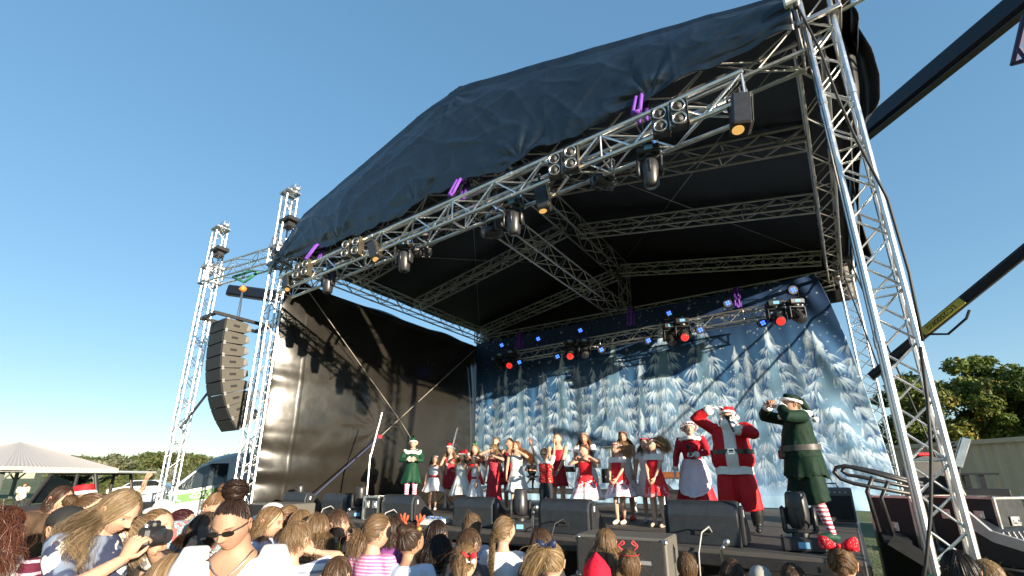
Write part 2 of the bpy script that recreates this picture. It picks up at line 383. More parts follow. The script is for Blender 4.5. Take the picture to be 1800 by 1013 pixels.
def sleeve(root, z, wd, ht=.5):
    """sleeve block that slides on the tower and carries the roof"""
    mb = MB(); t = .045
    for zz in (z - ht / 2, z + ht / 2):
        for sx in (-1, 1):
            mb.box((sx * (wd / 2 + .07), 0, zz), (t, wd + .18, .07), bev=.008); mb.box((0, sx * (wd / 2 + .07), zz), (wd + .18, t, .07), bev=.008)
    for sx in (-1, 1):
        for sy in (-1, 1):
            mb.tube([(sx * (wd / 2 + .07), sy * (wd / 2 + .07), z - ht / 2), (sx * (wd / 2 + .07), sy * (wd / 2 + .07), z + ht / 2)], .024, 8)
            mb.lathe([(0, -.02), (.045, -.02), (.045, .02), (0, .02)], (sx * (wd / 2 + .02), sy * (wd / 2 + .07), z + ht / 2 + .05), 10, rot=Matrix.Rotation(R(90), 3, 'X'))
    mb.build('sleeve_block', M['aluminium_dull'], root, smooth=40)
FRX, FRY = .64, 5.80; FLX, FLY = -11.62, 5.62
fr = tower('front_tower', FRX, FRY, GZ + .05, 9.1, .28, 'bright aluminium truss tower at the right front corner, wrapped in green at its foot', 'stage roof towers'); sleeve(fr, 7.55 - GZ, .28)
tower_head(fr, 8.75, .28)
fl = tower('front_tower', FLX, FLY, GZ + .05, 9.55, .30, 'aluminium truss tower at the left front corner with the roof tarp tied to it', 'stage roof towers'); sleeve(fl, 7.65 - GZ, .30); tower_head(fl, 9.25, .30)
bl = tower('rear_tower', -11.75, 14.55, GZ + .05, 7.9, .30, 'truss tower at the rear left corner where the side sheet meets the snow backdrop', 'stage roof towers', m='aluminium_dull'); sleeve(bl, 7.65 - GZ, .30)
br_ = tower('rear_tower', .86, 14.55, GZ + .05, 7.9, .30, 'truss tower at the rear right corner behind the snow backdrop', 'stage roof towers', m='aluminium'); sleeve(br_, 7.3 - GZ, .30)
OX, OY = -14.75, 5.2
ol = tower('outer_tower', OX, OY, GZ + .05, 9.25, .30, 'slim outer truss tower left of the stage carrying the hanging speakers', 'stage roof towers'); sleeve(ol, 7.75 - GZ, .30); tower_head(ol, 8.95, .30)
for root_, zz, dx in ((fl, 8.3, .25), (ol, 8.15, .3)):
    mb = MB(); mb.box((dx, -.02, zz), (.5, .34, .13), bev=.02); mb.box((dx, -.02, zz - .14), (.3, .2, .16), bev=.02); mb.build('hoist_box', M['black_paint'], root_)
    mb = MB(); mb.tube([(-.25, -.05, 8.7 if root_ is fl else 8.5), (-.27, -.03, zz), (-.3, 0, 7.3)], .012, 5); mb.tube([(-.22, .02, 8.7 if root_ is fl else 8.5), (-.21, .02, 7.3)], .01, 5); mb.build('chain', M['steel'], root_)
    mb = MB(); mb.box((-.27, -.02, 7.72), (.22, .26, .5), bev=.05); mb.build('chain_hoist', M['aluminium_dull'] , root_)
T = truss
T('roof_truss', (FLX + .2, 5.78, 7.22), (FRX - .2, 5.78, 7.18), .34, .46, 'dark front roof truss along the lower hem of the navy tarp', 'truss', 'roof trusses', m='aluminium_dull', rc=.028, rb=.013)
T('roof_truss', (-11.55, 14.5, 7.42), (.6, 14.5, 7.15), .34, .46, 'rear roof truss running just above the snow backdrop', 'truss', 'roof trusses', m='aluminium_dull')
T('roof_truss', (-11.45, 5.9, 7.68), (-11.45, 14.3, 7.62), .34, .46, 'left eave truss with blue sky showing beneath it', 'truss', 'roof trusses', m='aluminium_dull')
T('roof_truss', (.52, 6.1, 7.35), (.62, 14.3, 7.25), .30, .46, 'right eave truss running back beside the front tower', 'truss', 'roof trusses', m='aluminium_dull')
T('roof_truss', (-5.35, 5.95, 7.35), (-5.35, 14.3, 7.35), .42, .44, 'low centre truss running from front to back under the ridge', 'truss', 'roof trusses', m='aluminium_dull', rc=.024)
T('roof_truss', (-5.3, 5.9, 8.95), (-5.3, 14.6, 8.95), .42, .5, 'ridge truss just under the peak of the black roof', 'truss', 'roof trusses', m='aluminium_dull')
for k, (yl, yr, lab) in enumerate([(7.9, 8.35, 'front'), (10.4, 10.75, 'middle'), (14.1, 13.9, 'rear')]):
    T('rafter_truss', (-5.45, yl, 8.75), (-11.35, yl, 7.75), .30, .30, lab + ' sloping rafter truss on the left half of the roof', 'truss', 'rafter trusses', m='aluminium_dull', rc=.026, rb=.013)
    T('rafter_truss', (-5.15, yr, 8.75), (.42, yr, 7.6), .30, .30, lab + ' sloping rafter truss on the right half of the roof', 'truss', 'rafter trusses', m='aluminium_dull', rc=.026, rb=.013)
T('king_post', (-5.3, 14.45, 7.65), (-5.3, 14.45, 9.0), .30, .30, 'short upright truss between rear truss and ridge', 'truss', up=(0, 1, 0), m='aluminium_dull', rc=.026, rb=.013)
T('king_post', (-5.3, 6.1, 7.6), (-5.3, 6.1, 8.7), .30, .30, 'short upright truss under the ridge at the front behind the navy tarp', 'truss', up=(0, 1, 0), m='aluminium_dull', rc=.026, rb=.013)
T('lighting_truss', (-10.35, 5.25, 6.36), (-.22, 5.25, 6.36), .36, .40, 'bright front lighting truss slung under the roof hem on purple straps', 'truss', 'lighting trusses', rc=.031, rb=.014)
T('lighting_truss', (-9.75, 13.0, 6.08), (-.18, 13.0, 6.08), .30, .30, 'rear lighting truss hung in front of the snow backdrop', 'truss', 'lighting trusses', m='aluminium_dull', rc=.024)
T('wing_truss', (OX + .2, OY, 7.75), (FLX - .2, FLY, 7.75), .34, .46, 'aluminium truss between outer tower and left front tower', 'truss')
T('wing_truss', (FRX + .2, FRY, 7.85), (FRX + 3.2, FRY - .25, 7.85), .34, .46, 'truss leaving the right front tower at the top of the picture', 'truss')
# corner diagonals inside the roof (thin steel bracing wires)
def wire(name, pts, r, m, label, cat, group=None):
    mb = MB(); mb.tube(pts, r, 6); return tag(mb.build(name, M[m], smooth=True), label, cat, group)
for a, b, lab in [((-11.3, 6.2, 8.0), (-5.5, 13.9, 9.0), 'thin wire crossing under the left half of the roof from the front tower'),
                  ((-11.3, 13.8, 8.0), (-5.5, 6.2, 9.0), 'thin wire crossing under the left half of the roof from the rear tower'),
                  ((.4, 6.2, 7.7), (-5.1, 13.9, 9.0), 'thin wire crossing under the right half of the roof from the front tower'),
                  ((.4, 13.8, 7.6), (-5.1, 6.2, 9.0), 'thin wire crossing under the right half of the roof from the rear tower')]:
    wire('bracing_wire', [a, b], .008, 'steel', lab, 'wire', 'roof bracing wires')

# ------------------------------------------------------------------ cloths
mat('roof_pvc', (.006, .006, .0065), .55, 0, var=.3, vscale=2, bump=.15, bscale=6)
mat('navy_tarp', (.0055, .012, .024), .36, 0, var=.3, vscale=2.2, bump=.35, bscale=5, stretch=(1.6, 1, 3))
mat('black_pvc', (.015, .0135, .011), .24, 0, var=.15, vscale=1.2, spec=.6)
def fbm(x, y, z=0, o=4):
    s = 0; a = .5
    for i in range(o): s += a * noise.noise(Vector((x, y, z + i * 7.3))); x *= 2.03; y *= 2.03; a *= .5
    return s
def pw(x, pts):
    return float(np.interp(x, [p[0] for p in pts], [p[1] for p in pts]))
# roof skin: two slopes
rs_root = empty('roof_canopy', (-5.3, 10, 9.2), 'black pitched fabric canopy over the stage', 'canopy')
for side, xa, xb, za, zb in (('l', -12.0, -5.3, 7.98, 9.36), ('r', -5.3, 1.02, 9.36, 7.72)):
    n, m = 40, 46; P = np.zeros((n, m, 3))
    for i in range(n):
        for j in range(m):
            x = xa + (xb - xa) * i / (n - 1); y = 5.62 + 9.3 * j / (m - 1); z = za - .06 + (zb - za) * i / (n - 1)
            sag = -.10 * math.sin(math.pi * i / (n - 1)) * abs(math.sin(math.pi * (y - 5.42) / 2.9)) + .05 * fbm(x * .8, y * .8)
            P[i, j] = (x + 5.3, y - 10, z + sag - 9.2)
    mb = MB(); mb.grid(P); o = mb.build('roof_slope', M['roof_pvc'], rs_root, smooth=True, fix=False)
    sm = o.modifiers.new('s', 'SOLIDIFY'); sm.thickness = .006
# front fascia tarp
topz = [(-11.35, 7.6), (-10.9, 8.1), (-10.38, 8.46), (-6.14, 9.40), (-5.1, 9.50), (-3.2, 8.90), (-.6, 8.06), (.42, 7.72), (.9, 7.6)]
botz = [(-11.35, 7.2), (-10.94, 7.26), (-8.5, 7.06), (-6.6, 6.99), (-5.6, 7.16), (-4.79, 7.10), (-3.9, 6.98), (-3.2, 7.08), (-2.3, 6.98), (-1.6, 7.06), (-.24, 7.12), (.9, 7.05)]
n, m = 520, 96; P = np.zeros((n, m, 3))
anch = [(-10.9, 7.35, 1.4), (-8.6, 7.05, 1.0), (-6.1, 7.1, .9), (-5.2, 9.35, 1.5), (-3.6, 7.05, 1.0), (-1.4, 7.05, .9), (.6, 7.4, 1.2)]
V_ = Vector
def ridge(x, y, z=0): return (1 - abs(noise.noise(V_((x, y, z))))) ** 5
for i in range(n):
    x = -11.35 + 11.72 * i / (n - 1); zt = pw(x, topz); zb = pw(x, botz) + .03 * math.sin(x * 5.1) + .015 * math.sin(x * 13)
    for j in range(m):
        t = j / (m - 1); z = zb + (zt - zb) * t
        wx = x + .25 * noise.noise(V_((x * .8, z * .8, 1))); wz = z + .25 * noise.noise(V_((x * .8, z * .8, 8)))
        cr = .050 * ridge(wx * .55 + wz * 1.1, wz * .55 - wx * .3, 3) + .035 * ridge(wx * .4 - wz * 1.7, wz * .4 + wx * .5, 6) + .030 * ridge(wx * 2.2 + wz * 1.2, wz * 1.4, 12) + .016 * fbm(x * 2.5, z * 3.5, 9, 3) + .05 * fbm(x * .4, z * .5, 2, 2)
        for ax_, az_, aa in anch:
            dx, dz = x - ax_, z - az_; rr = math.hypot(dx, dz)
            if rr < 3: an = math.atan2(dz, dx); cr += .045 * aa * math.exp(-rr / .9) * min(1, rr * 3) * math.sin(an * 9 + 3 * noise.noise(V_((an * 2, rr, ax_))))
        cr += .010 * math.exp(-(((x % 2.05) - 1.02) / .022) ** 2)
        belly = -.10 * math.sin(math.pi * min(1, t * 1.1)) ** .8
        hem = -.08 * math.exp(-((t - .16) / .10) ** 2) * max(0, fbm(x * .55, 0, 21, 2) + .25) - .05 * max(0, .10 - t) / .10
        P[i, j] = (x, 5.44 + belly - .62 * cr * min(1, 3 * (1 - t) + .25) + hem, z)
mb = MB(); mb.grid(P); o = mb.build('front_tarp', M['navy_tarp'], smooth=True, fix=False)
o.modifiers.new('s', 'SOLIDIFY').thickness = .006
tag(o, 'creased navy tarpaulin fascia hanging over the front gable of the stage roof', 'tarp')
# loose flap tied round the left front tower
n, m = 26, 20; P = np.zeros((n, m, 3))
for i in range(n):
    for j in range(m):
        s = i / (n - 1); t = j / (m - 1); x = -11.98 + .72 * s; z = 7.22 + (.42 + .25 * s) * t + .02 * math.sin(7 * s)
        P[i, j] = (x, 5.36 + .22 * (1 - s) ** 2 + .05 * math.sin(9 * t + 4 * s) + .06 * fbm(x * 3, z * 3), z)
mb = MB(); mb.grid(P); o = mb.build('tarp_flap', M['navy_tarp'], smooth=True, fix=False); o.modifiers.new('s', 'SOLIDIFY').thickness = .006
tag(o, 'small navy tarp flap wrapped round the left front tower', 'tarp')
# right eave skirt and the loose flap at the front corner
n, m = 60, 10; P = np.zeros((n, m, 3))
for i in range(n):
    for j in range(m):
        s = i / (n - 1); t = j / (m - 1); y = 6.0 + 8.6 * s
        zb = 7.28 + .05 * math.sin(s * 17); z = zb + (7.72 - zb) * t
        P[i, j] = (1.02 + .05 * math.sin(math.pi * t) + .04 * fbm(y * 1.2, z * 1.5), y, z)
mb = MB(); mb.grid(P); o = mb.build('side_skirt', M['roof_pvc'], smooth=True, fix=False); o.modifiers.new('s', 'SOLIDIFY').thickness = .006
tag(o, 'narrow black fabric skirt along the right eave of the roof', 'tarp')
edge = [(-30, 1470), (0, 1484), (50, 1508), (90, 1532), (140, 1545), (185, 1546), (203, 1538), (215, 1522), (300, 1512), (400, 1508), (470, 1503)]
n, m = 24, 60; P = np.zeros((n, m, 3))
for i in range(n):
    for j in range(m):
        s = i / (n - 1); t = j / (m - 1); v = -30 + 500 * t; e = at_y(pw(v, [(a_, b_) for a_, b_ in edge]), v, 6.5)
        x0 = .70 + .05 * math.sin(6 * t); P[i, j] = (x0 + (e.x - x0) * s, 6.5 + .10 * math.sin(9 * s + 4 * t) + .08 * fbm(s * 2, t * 4), e.z)
mb = MB(); mb.grid(P); o = mb.build('corner_flap', M['roof_pvc'], smooth=True, fix=False); o.modifiers.new('s', 'SOLIDIFY').thickness = .006
tag(o, 'loose black flap of roof fabric billowing beside the right front tower top', 'tarp')
# rear gable sheet
n, m = 60, 12; P = np.zeros((n, m, 3)); gz_ = [(-12, 8.1), (-5.3, 9.5), (1.0, 7.85)]
for i in range(n):
    for j in range(m):
        x = -12 + 13 * i / (n - 1); t = j / (m - 1); P[i, j] = (x, 14.86 + .05 * fbm(x, t * 3), 6.6 + (pw(x, gz_) - 6.6) * t)
mb = MB(); mb.grid(P); o = mb.build('rear_gable_sheet', M['roof_pvc'], smooth=True, fix=False); o.modifiers.new('s', 'SOLIDIFY').thickness = .006
tag(o, 'black fabric closing the rear gable above the snow backdrop', 'sheet')
# left side sheet: glossy black PVC with tension wrinkles at its laced edges
n, m = 230, 170; P = np.zeros((n, m, 3))
for i in range(n):
    for j in range(m):
        s = i / (n - 1); t = j / (m - 1); y = 5.78 + 8.45 * s; z = .45 + 6.72 * t
        bulge = .95 * math.sin(math.pi * min(1, s * 1.02)) ** .7 * math.sin(math.pi * min(1, t * 1.0)) ** .6
        edge = math.exp(-s / .10) * (.35 + 1.3 * abs(fbm(z * .7, 3, 5, 3)) * 2)
        wr = .05 * edge * math.sin(z * 6.0 + 4.5 * fbm(z * .55, s * 1.5, 4, 3) + s * 6) * (1.15 - t * .75)
        fan_y, fan_z = 8.85, 3.35        # where the straps cross: radial puckers
        dy, dz = y - fan_y, z - fan_z; rr = math.hypot(dy, dz) + .05; an = math.atan2(dz, dy)
        wr += .014 * math.exp(-rr / 1.1) * math.sin(an * 11 + 5 * fbm(an * 1.5, rr * 1.5)) * min(1, rr * 2)
        wr += .02 * math.exp(-((s - .99) / .08) ** 2) * math.sin(s * 160 + z * 2)
        wr += .016 * fbm(y * .9, z * .9, 2, 4) + .010 * math.exp(-t / .15) * math.sin(y * 6 + 3 * fbm(y, z))
        seam = .006 * (abs(((y - 5.78) % 1.5) - .75) < .02)
        P[i, j] = (-11.62 + bulge * .75 + wr + seam, y, z + (.05 * math.sin(y * 2.2) if j == m - 1 else 0))
mb = MB(); mb.grid(P); o = mb.build('side_sheet', M['black_pvc'], smooth=True, fix=False); o.modifiers.new('s', 'SOLIDIFY').thickness = .004
tag(o, 'glossy black vinyl sheet closing the left side of the stage', 'sheet')
for k in range(30):
    z = .7 + k * .22; lac = MB(); lac.tube([(-11.60, 5.74, z), (-11.58, 5.80, z + .02)], .014, 6); lac.build('lacing_tie', M['white_plastic'], o)
# strap cross on the side sheet
mat('strap_grey', (.22, .20, .17), .7)
a1 = at_x(535, 502, -11.1); c1 = at_x(705, 742, -10.66); b1 = at_x(722, 770, -10.6); a2 = at_x(838, 612, -11.2); c2 = at_x(668, 768, -10.58); b2 = at_x(552, 872, -10.4)
wire('ratchet_strap', [a1, c1, b1], .012, 'strap_grey', 'pale strap running down across the black side sheet from the front tower', 'strap', 'crossed straps')
st = empty('ratchet_strap', a2, 'strap running down from the rear corner, its lower half a blue rope', 'strap', 'crossed straps')
mat('blue_rope', (.03, .04, .10), .7, var=.4, vscale=60)
mb = MB(); mb.tube([Vector((0, 0, 0)), c2 - a2], .014, 6); mb.build('webbing', M['strap_grey'], st)
mb = MB(); mb.tube([c2 - a2, b2 - a2], .018, 8); mb.build('rope', M['blue_rope'], st)
mb = MB(); mb.box(c2 - a2, (.05, .14, .10), bev=.02); mb.build('ratchet', M['red_plastic'], st)

# ------------------------------------------------------------------ printed winter backdrop
BX0, BX1, BZ0, BZ1, BY = -11.35, .55, 1.22, 7.12, 13.75
def backdrop():
    nx, nz = 820, 400
    ux = np.linspace(0, 1, nx); uz = np.linspace(0, 1, nz); X, Z = np.meshgrid(ux * (BX1 - BX0), uz * (BZ1 - BZ0), indexing='ij')
    rg = np.random.default_rng(5)
    def lin(c): c = np.array(c) / 255.; return c ** 2.2
    top = lin((36, 58, 90)); mid = lin((70, 116, 162)); low = lin((140, 182, 215)); H = BZ1 - BZ0
    t = (Z / H)[..., None]
    col = np.where(t > .5, mid + (top - mid) * np.clip((t - .5) / .33, 0, 1), low + (mid - low) * np.clip(t / .5, 0, 1))
    # cloud-like mottling of the printed sky
    for k in range(7):
        fx, fz, ph = rg.uniform(.3, 2.2), rg.uniform(.3, 2.2), rg.uniform(0, 6, 2); col = col * (1 + .05 * np.sin(X * fx + ph[0] + np.sin(Z * fz))[..., None] * np.cos(Z * fz + ph[1])[..., None])
    def tree_(cx, base, h, wd, bright, seed):
        """one printed fir: a pale conical body covered with drooping feathery boughs, drawn from the bottom up"""
        r2 = np.random.default_rng(seed); sx, sz = nx / (BX1 - BX0), nz / H
        snow = lin((214, 234, 248)) * bright; blue = lin((58, 116, 164)) * bright; dark = lin((44, 80, 118)); mid_ = lin((126, 168, 200)) * bright
        radf = lambda q: wd * (.035 + .965 * np.clip(q, 0, 1) ** .92)
        i0, i1, j0, j1 = int(max(0, (cx - wd - .25) * sx)), int(min(nx, (cx + wd + .25) * sx + 1)), int(max(0, base * sz)), int(min(nz, (base + h) * sz + 1))
        if i1 - i0 < 3: return
        Xs, Zs, sub = X[i0:i1, j0:j1], Z[i0:i1, j0:j1], col[i0:i1, j0:j1]; q = 1 - (Zs - base) / h
        hal = np.clip(1 - (np.abs(Xs - cx) - radf(q) * .86) / .22, 0, 1)[..., None] * np.clip(q * 12, 0, 1)[..., None] * .86
        sub[:] = sub * (1 - hal) + lin((30, 64, 106)) * hal
        al = np.clip((radf(q) * (.80 + .10 * np.sin(q * 41 + seed) + .06 * np.sin(q * 87 + Xs * 9)) - np.abs(Xs - cx)) / .05, 0, 1)[..., None]
        sub[:] = sub * (1 - al) + (mid_ * (.60 + .10 * np.sin(q * 26 + Xs * 5 + seed)[..., None])) * al
        def stroke(bx, bz, ang, ln, thick, side, rnd):
            i0, i1, j0, j1 = int(max(0, (bx - ln) * sx)), int(min(nx, (bx + ln) * sx + 1)), int(max(0, (bz - ln - .04) * sz)), int(min(nz, (bz + .1) * sz + 1))
            if i1 - i0 < 2 or j1 - j0 < 2: return
            Xs, Zs, sub = X[i0:i1, j0:j1], Z[i0:i1, j0:j1], col[i0:i1, j0:j1]; dx, dz = math.cos(ang), math.sin(ang)
            lx = ((Xs - bx) * dx + (Zs - bz) * dz) / ln; ly = -(Xs - bx) * dz + (Zs - bz) * dx + side * .20 * ln * np.clip(lx, 0, 1) ** 2
            wdt = thick * np.sqrt(np.clip(lx + .10, 0, .35) / .35) * np.sqrt(np.clip(1 - np.clip(lx, 0, 1) ** 2.5, 0, 1)) + 1e-5
            al = np.clip((wdt - np.abs(ly)) / .012, 0, 1) * ((lx > -.10) & (lx < 1)); 
            if not (al > 0).any(): return
            l1 = np.clip(lx, 0, 1)[..., None]; v = np.clip(ly / wdt * side, -1, 1)[..., None]
            cc = (snow * rnd) * (1 - l1 ** 1.1) + blue * rnd * l1 ** 1.1; cc = cc * (1 + .16 * v); ed = np.clip((np.abs(ly) - wdt + .020) / .014, 0, 1)[..., None] * .42; cc = cc * (1 - ed) + dark * ed
            al = al[..., None]; sub[:] = sub * (1 - al) + cc * al
        nl = int(4 + h * 1.9)
        for L in range(nl, -1, -1):
            q = (L + .4) / (nl + .4); rad = float(radf(q)); nc = max(1, int(1.5 + rad * 4.2)); xs = np.linspace(-1, 1, nc) if nc > 1 else np.array([0.])
            for o_ in r2.permutation(nc):
                f = xs[o_] * .82 + r2.uniform(-.12, .12); bx = cx + f * rad; bz = base + h * (1 - q) + .30 * h / nl * r2.uniform(-1, 1) - .20 * rad * f * f + .10; tone = r2.uniform(.70, 1.08)
                spread = .10 + .34 * rad; ns = 7 + int(rad * 11); ks = np.argsort(-np.abs(np.linspace(-.5, .5, ns)) + r2.uniform(0, .25, ns))
                for k in ks:
                    w_ = (k + .5) / ns - .5; ang = math.radians(-90 + 34 * f + 70 * w_ + r2.uniform(-10, 10))
                    stroke(bx + w_ * spread + r2.uniform(-.02, .02), bz - abs(w_) * spread * .35 + r2.uniform(-.04, .04), ang, (.25 + .38 * rad) * r2.uniform(.6, 1.2), (.020 + .024 * rad) * r2.uniform(.7, 1.25), 1 if (w_ + .5 * f) >= 0 else -1, tone * r2.uniform(.80, 1.12) * (.62 if r2.uniform() < .10 else 1))
        for k in range(5): stroke(cx + r2.uniform(-.03, .03), base + h + .16 - k * .10, math.radians(-90 + r2.uniform(-12, 12)), .40, .030 + .012 * k, r2.choice([-1, 1]), 1.0)
    specs = []
    for k in range(24): specs.append((rg.uniform(-.2, 12.1), rg.uniform(1.2, 2.0), rg.uniform(1.9, 2.9), rg.uniform(.45, .75), .60))
    big = [(.30, .5, 3.6, .62, .85), (1.45, .8, 3.7, .5, .85), (3.1, .9, 3.3, .55, .8), (5.0, 1.0, 3.1, .55, .8), (6.6, 1.2, 2.9, .5, .8), (9.35, 1.2, 2.9, .5, .8), (2.1, .3, 4.4, .85, 1.0), (3.85, .3, 4.5, .95, 1.0), (10.25, .6, 3.9, .8, .95), (11.35, .6, 3.6, .85, .92), (8.5, .5, 4.75, 1.0, 1.0), (5.75, .25, 4.75, 1.1, 1.0), (7.35, .2, 5.0, 1.2, 1.06), (9.75, .5, 2.6, .7, .97), (6.55, .4, 2.2, .42, 1.0), (10.7, .5, 1.9, .5, 1.03), (4.75, .4, 2.1, .45, 1.0)]
    for k, s in enumerate(specs): tree_(*s, seed=100 + k)
    for k, s in enumerate(big): tree_(s[0], s[1], s[2], s[3] * .86, s[4], seed=300 + k)
    # snow-covered foreground with a frozen pond
    gz = .62 + .10 * np.sin(X * 1.1) + .06 * np.sin(X * 3.3 + 1); g = np.clip((gz - Z) / .25, 0, 1)[..., None] * .85
    gc = lin((165, 203, 232)) * (1 + .1 * np.sin(X * 5 + Z * 9))[..., None]; col = col * (1 - g) + gc * g
    pond = (((X - 9.3) / 1.9) ** 2 + ((Z - .55) / .27) ** 2 < 1)[..., None]; col = np.where(pond, col * .7 + lin((110, 150, 200)) * .3, col)
    # snow flakes
    sx, sz = nx / (BX1 - BX0), nz / H
    for k in range(900):
        x, z = rg.uniform(0, BX1 - BX0), rg.uniform(.4, H); r_ = rg.choice([.012, .016, .022, .032], p=[.45, .3, .18, .07]); a = rg.uniform(.3, .9)
        i0, i1, j0, j1 = int(max(0, (x - r_ * 2) * sx)), int((x + r_ * 2) * sx + 2), int(max(0, (z - r_ * 2) * sz)), int((z + r_ * 2) * sz + 2)
        d2 = ((X[i0:i1, j0:j1] - x) ** 2 + (Z[i0:i1, j0:j1] - z) ** 2) / r_ ** 2; aa = (a * np.exp(-d2))[..., None]; col[i0:i1, j0:j1] = col[i0:i1, j0:j1] * (1 - aa) + lin((215, 232, 245)) * aa
    # the cloth itself: hanging folds, slack right-hand edge
    Y = BY + .008 * np.sin(X * 7.5 + 1.5 * np.sin(X * 1.7) + .25 * np.sin(Z * 1.3)) * .85 + .004 * np.sin(X * 19 + np.sin(Z * .9 + X)) * np.clip(1.2 - X * .09, .25, 1)
    Y += .035 * np.exp(-((X - 11.5) / .35) ** 2) * np.sin(Z * 3.2 + X * 6) + .02 * np.sin(Z * 2 + X * .8)
    sl = np.clip((X - 10.6) / 1.3, 0, 1) ** 2; Zt = (Z / H)
    Xw = BX0 + X + .40 * sl * (1 - Zt) - .35 * np.clip((X - 9.6) / 2.3, 0, 1) * Zt ** 3 ; Yw = Y + .09 * sl * np.sin(Zt * 5)
    P = np.stack([Xw, Yw, BZ0 + Z], -1); mb = MB(); mb.grid(P)
    o = mb.build('backdrop', M['printed_cloth'], smooth=True, fix=False, colors=np.clip(col.reshape(-1, 3) * 1.05, 0, .85))
    o.modifiers.new('s', 'SOLIDIFY').thickness = .003
    return o
mat('printed_cloth', (.3, .4, .5), .55, attr=True, spec=.35)
tag(backdrop(), 'printed backdrop of snow laden blue fir trees under a night sky', 'backdrop')
# ------------------------------------------------------------------ lamps on the trusses
mat('lamp_red', (.25, .02, .02), .3, emit=(1, .03, .02), es=.9)
mat('lamp_blue', (.02, .04, .3), .3, emit=(.03, .10, 1), es=1.6)
mat('lamp_warm', (.05, .035, .02), .12, 0, emit=(1, .55, .15), es=.25)  # weak orange emission put in for the sun glint on wash light lenses
mat('sunlit_gold', (.30, .25, .17), .28, .85, var=.2)  # golden sunlight on the lamps' right sides, put into the metal colour
mat('blinder_ring', (.62, .62, .62), .25, .9)
mat('blinder_lens', (.07, .07, .068), .55, 0, bump=.5, bscale=160)
RX = lambda a: Matrix.Rotation(R(a), 3, 'X')
RY = lambda a: Matrix.Rotation(R(a), 3, 'Y')
RZ = lambda a: Matrix.Rotation(R(a), 3, 'Z')
def blinder(loc, yaw, label):
    t = empty('blinder_light', loc, label, 'stage light', 'twin lamp blinders on the front truss', R(yaw)); t.scale = (.84, .84, .84)
    mb = MB(); mb.box((0, .06, 0), (.24, .14, .46), bev=.012); mb.build('housing', M['black_paint'], t)
    mb = MB(); mb.box((.127, .05, 0), (.012, .16, .47)); mb.build('side_plate', M['sunlit_gold'], t)  # sun side only, its golden light painted as metal colour
    for z in (.115, -.115):
        mb = MB(); mb.lathe([(.084, -.01), (.088, .012), (.098, .016), (.103, 0), (.103, -.03)], (0, -.02, z), 24, rot=RX(90)); r_ = mb.build('lamp_ring', M['blinder_ring'], t, smooth=True)
        mb = MB(); mb.lathe([(0, -.018), (.05, -.012), (.086, .0)], (0, -.012, z), 24, rot=RX(90)); mb.build('lens', M['blinder_lens'], r_, smooth=True)
    mb = MB(); mb.tube([(0, .10, .2), (0, .2, .26)], .02, 6); mb.build('clamp', M['black_matte'], t)
    return t
for (u, v, yw, lab) in [(1160, 212, 14, 'left one of the two twin lamp blinders nearest the right end of the front truss'), (1193, 198, 14, 'twin lamp blinder nearest the right end of the front truss'),
                    (975, 290, 14, 'left one of the middle pair of twin lamp blinders'), (1003, 278, 14, 'right one of the middle pair of twin lamp blinders'),
                    (607, 438, 10, 'left one of the twin lamp blinder pair beside a golden lamp'), (625, 433, 10, 'right one of the twin lamp blinder pair beside a golden lamp'),
                    (521, 477, 10, 'twin lamp blinder at the far left end of the front truss'), (536, 471, 10, 'second twin lamp blinder from the left end of the front truss')]:
    blinder(at_y(u, v, 4.96), yw, lab)
def mover_mesh(t, head_pitch=0, lens='lens_glass', s=1.0, hang=True, base=(.34, .26, .14), wash=False, led=None):
    """base box, yoke with two arms and a lozenge head; local origin at the base, hanging down (hang) or standing up"""
    k = -1 if hang else 1
    mb = MB(); mb.box((0, 0, k * base[2] * s / 2), (base[0] * s, base[1] * s, base[2] * s), bev=.025 * s); b = mb.build('base', M['black_plastic'], t)
    mb = MB(); mb.box((0, -base[1] * s / 2 - .003, k * base[2] * s / 2), (.12 * s, .006, .07 * s)); mb.build('display', M['screen_blue'], b)
    mb = MB(); mb.lathe([(.10 * s, 0), (.10 * s, k * .04 * s)], (0, 0, k * base[2] * s), 16); mb.box((0, 0, k * (base[2] + .055) * s), (.36 * s, .14 * s, .05 * s), bev=.02 * s)
    for sx in (-1, 1): mb.box((sx * .165 * s, 0, k * (base[2] + .19) * s), (.055 * s, .15 * s, .32 * s), bev=.024 * s)
    mb.build('yoke', M['black_plastic'], t, smooth=40)
    hz = k * (base[2] + .28) * s; rot = RX(head_pitch)
    prof = [(0, .19), (.09, .19), (.125, .14), (.135, .02), (.125, -.10), (.115, -.21), (.10, -.235), (.095, -.24)]
    mb = MB(); mb.lathe([(r * s, z * s) for r, z in reversed(prof)], (0, 0, hz), 20, rot=rot)
    for a in range(4): q = rot @ Vector((.13 * s * math.cos(a * 1.571), .13 * s * math.sin(a * 1.571), .05 * s)); mb.box(q + Vector((0, 0, hz)), (.03 * s, .03 * s, .2 * s), rot=rot, bev=.008 * s)
    h = mb.build('head', M['black_plastic'], t, smooth=40)
    mb = MB(); c = rot @ Vector((0, 0, -.236 * s)) + Vector((0, 0, hz)); mb.lathe([(0, -.012 * s), (.06 * s, -.008 * s), (.092 * s, 0)], c, 20, rot=rot); l = mb.build('lens', M[lens], h, smooth=True)
    if led:
        mb = MB()
        for rr, nn in ((0, 1), (.03, 6), (.055, 12), (.08, 18)):
            for i in range(nn):
                a = 2 * math.pi * i / nn; q = rot @ Vector((rr * s * math.cos(a), rr * s * math.sin(a), -.247 * s)) + Vector((0, 0, hz)); mb.lathe([(0, -.008 * s), (.0095 * s, 0)], q, 6, rot=rot)
        mb.build('led_array', M[led], l)
    return t
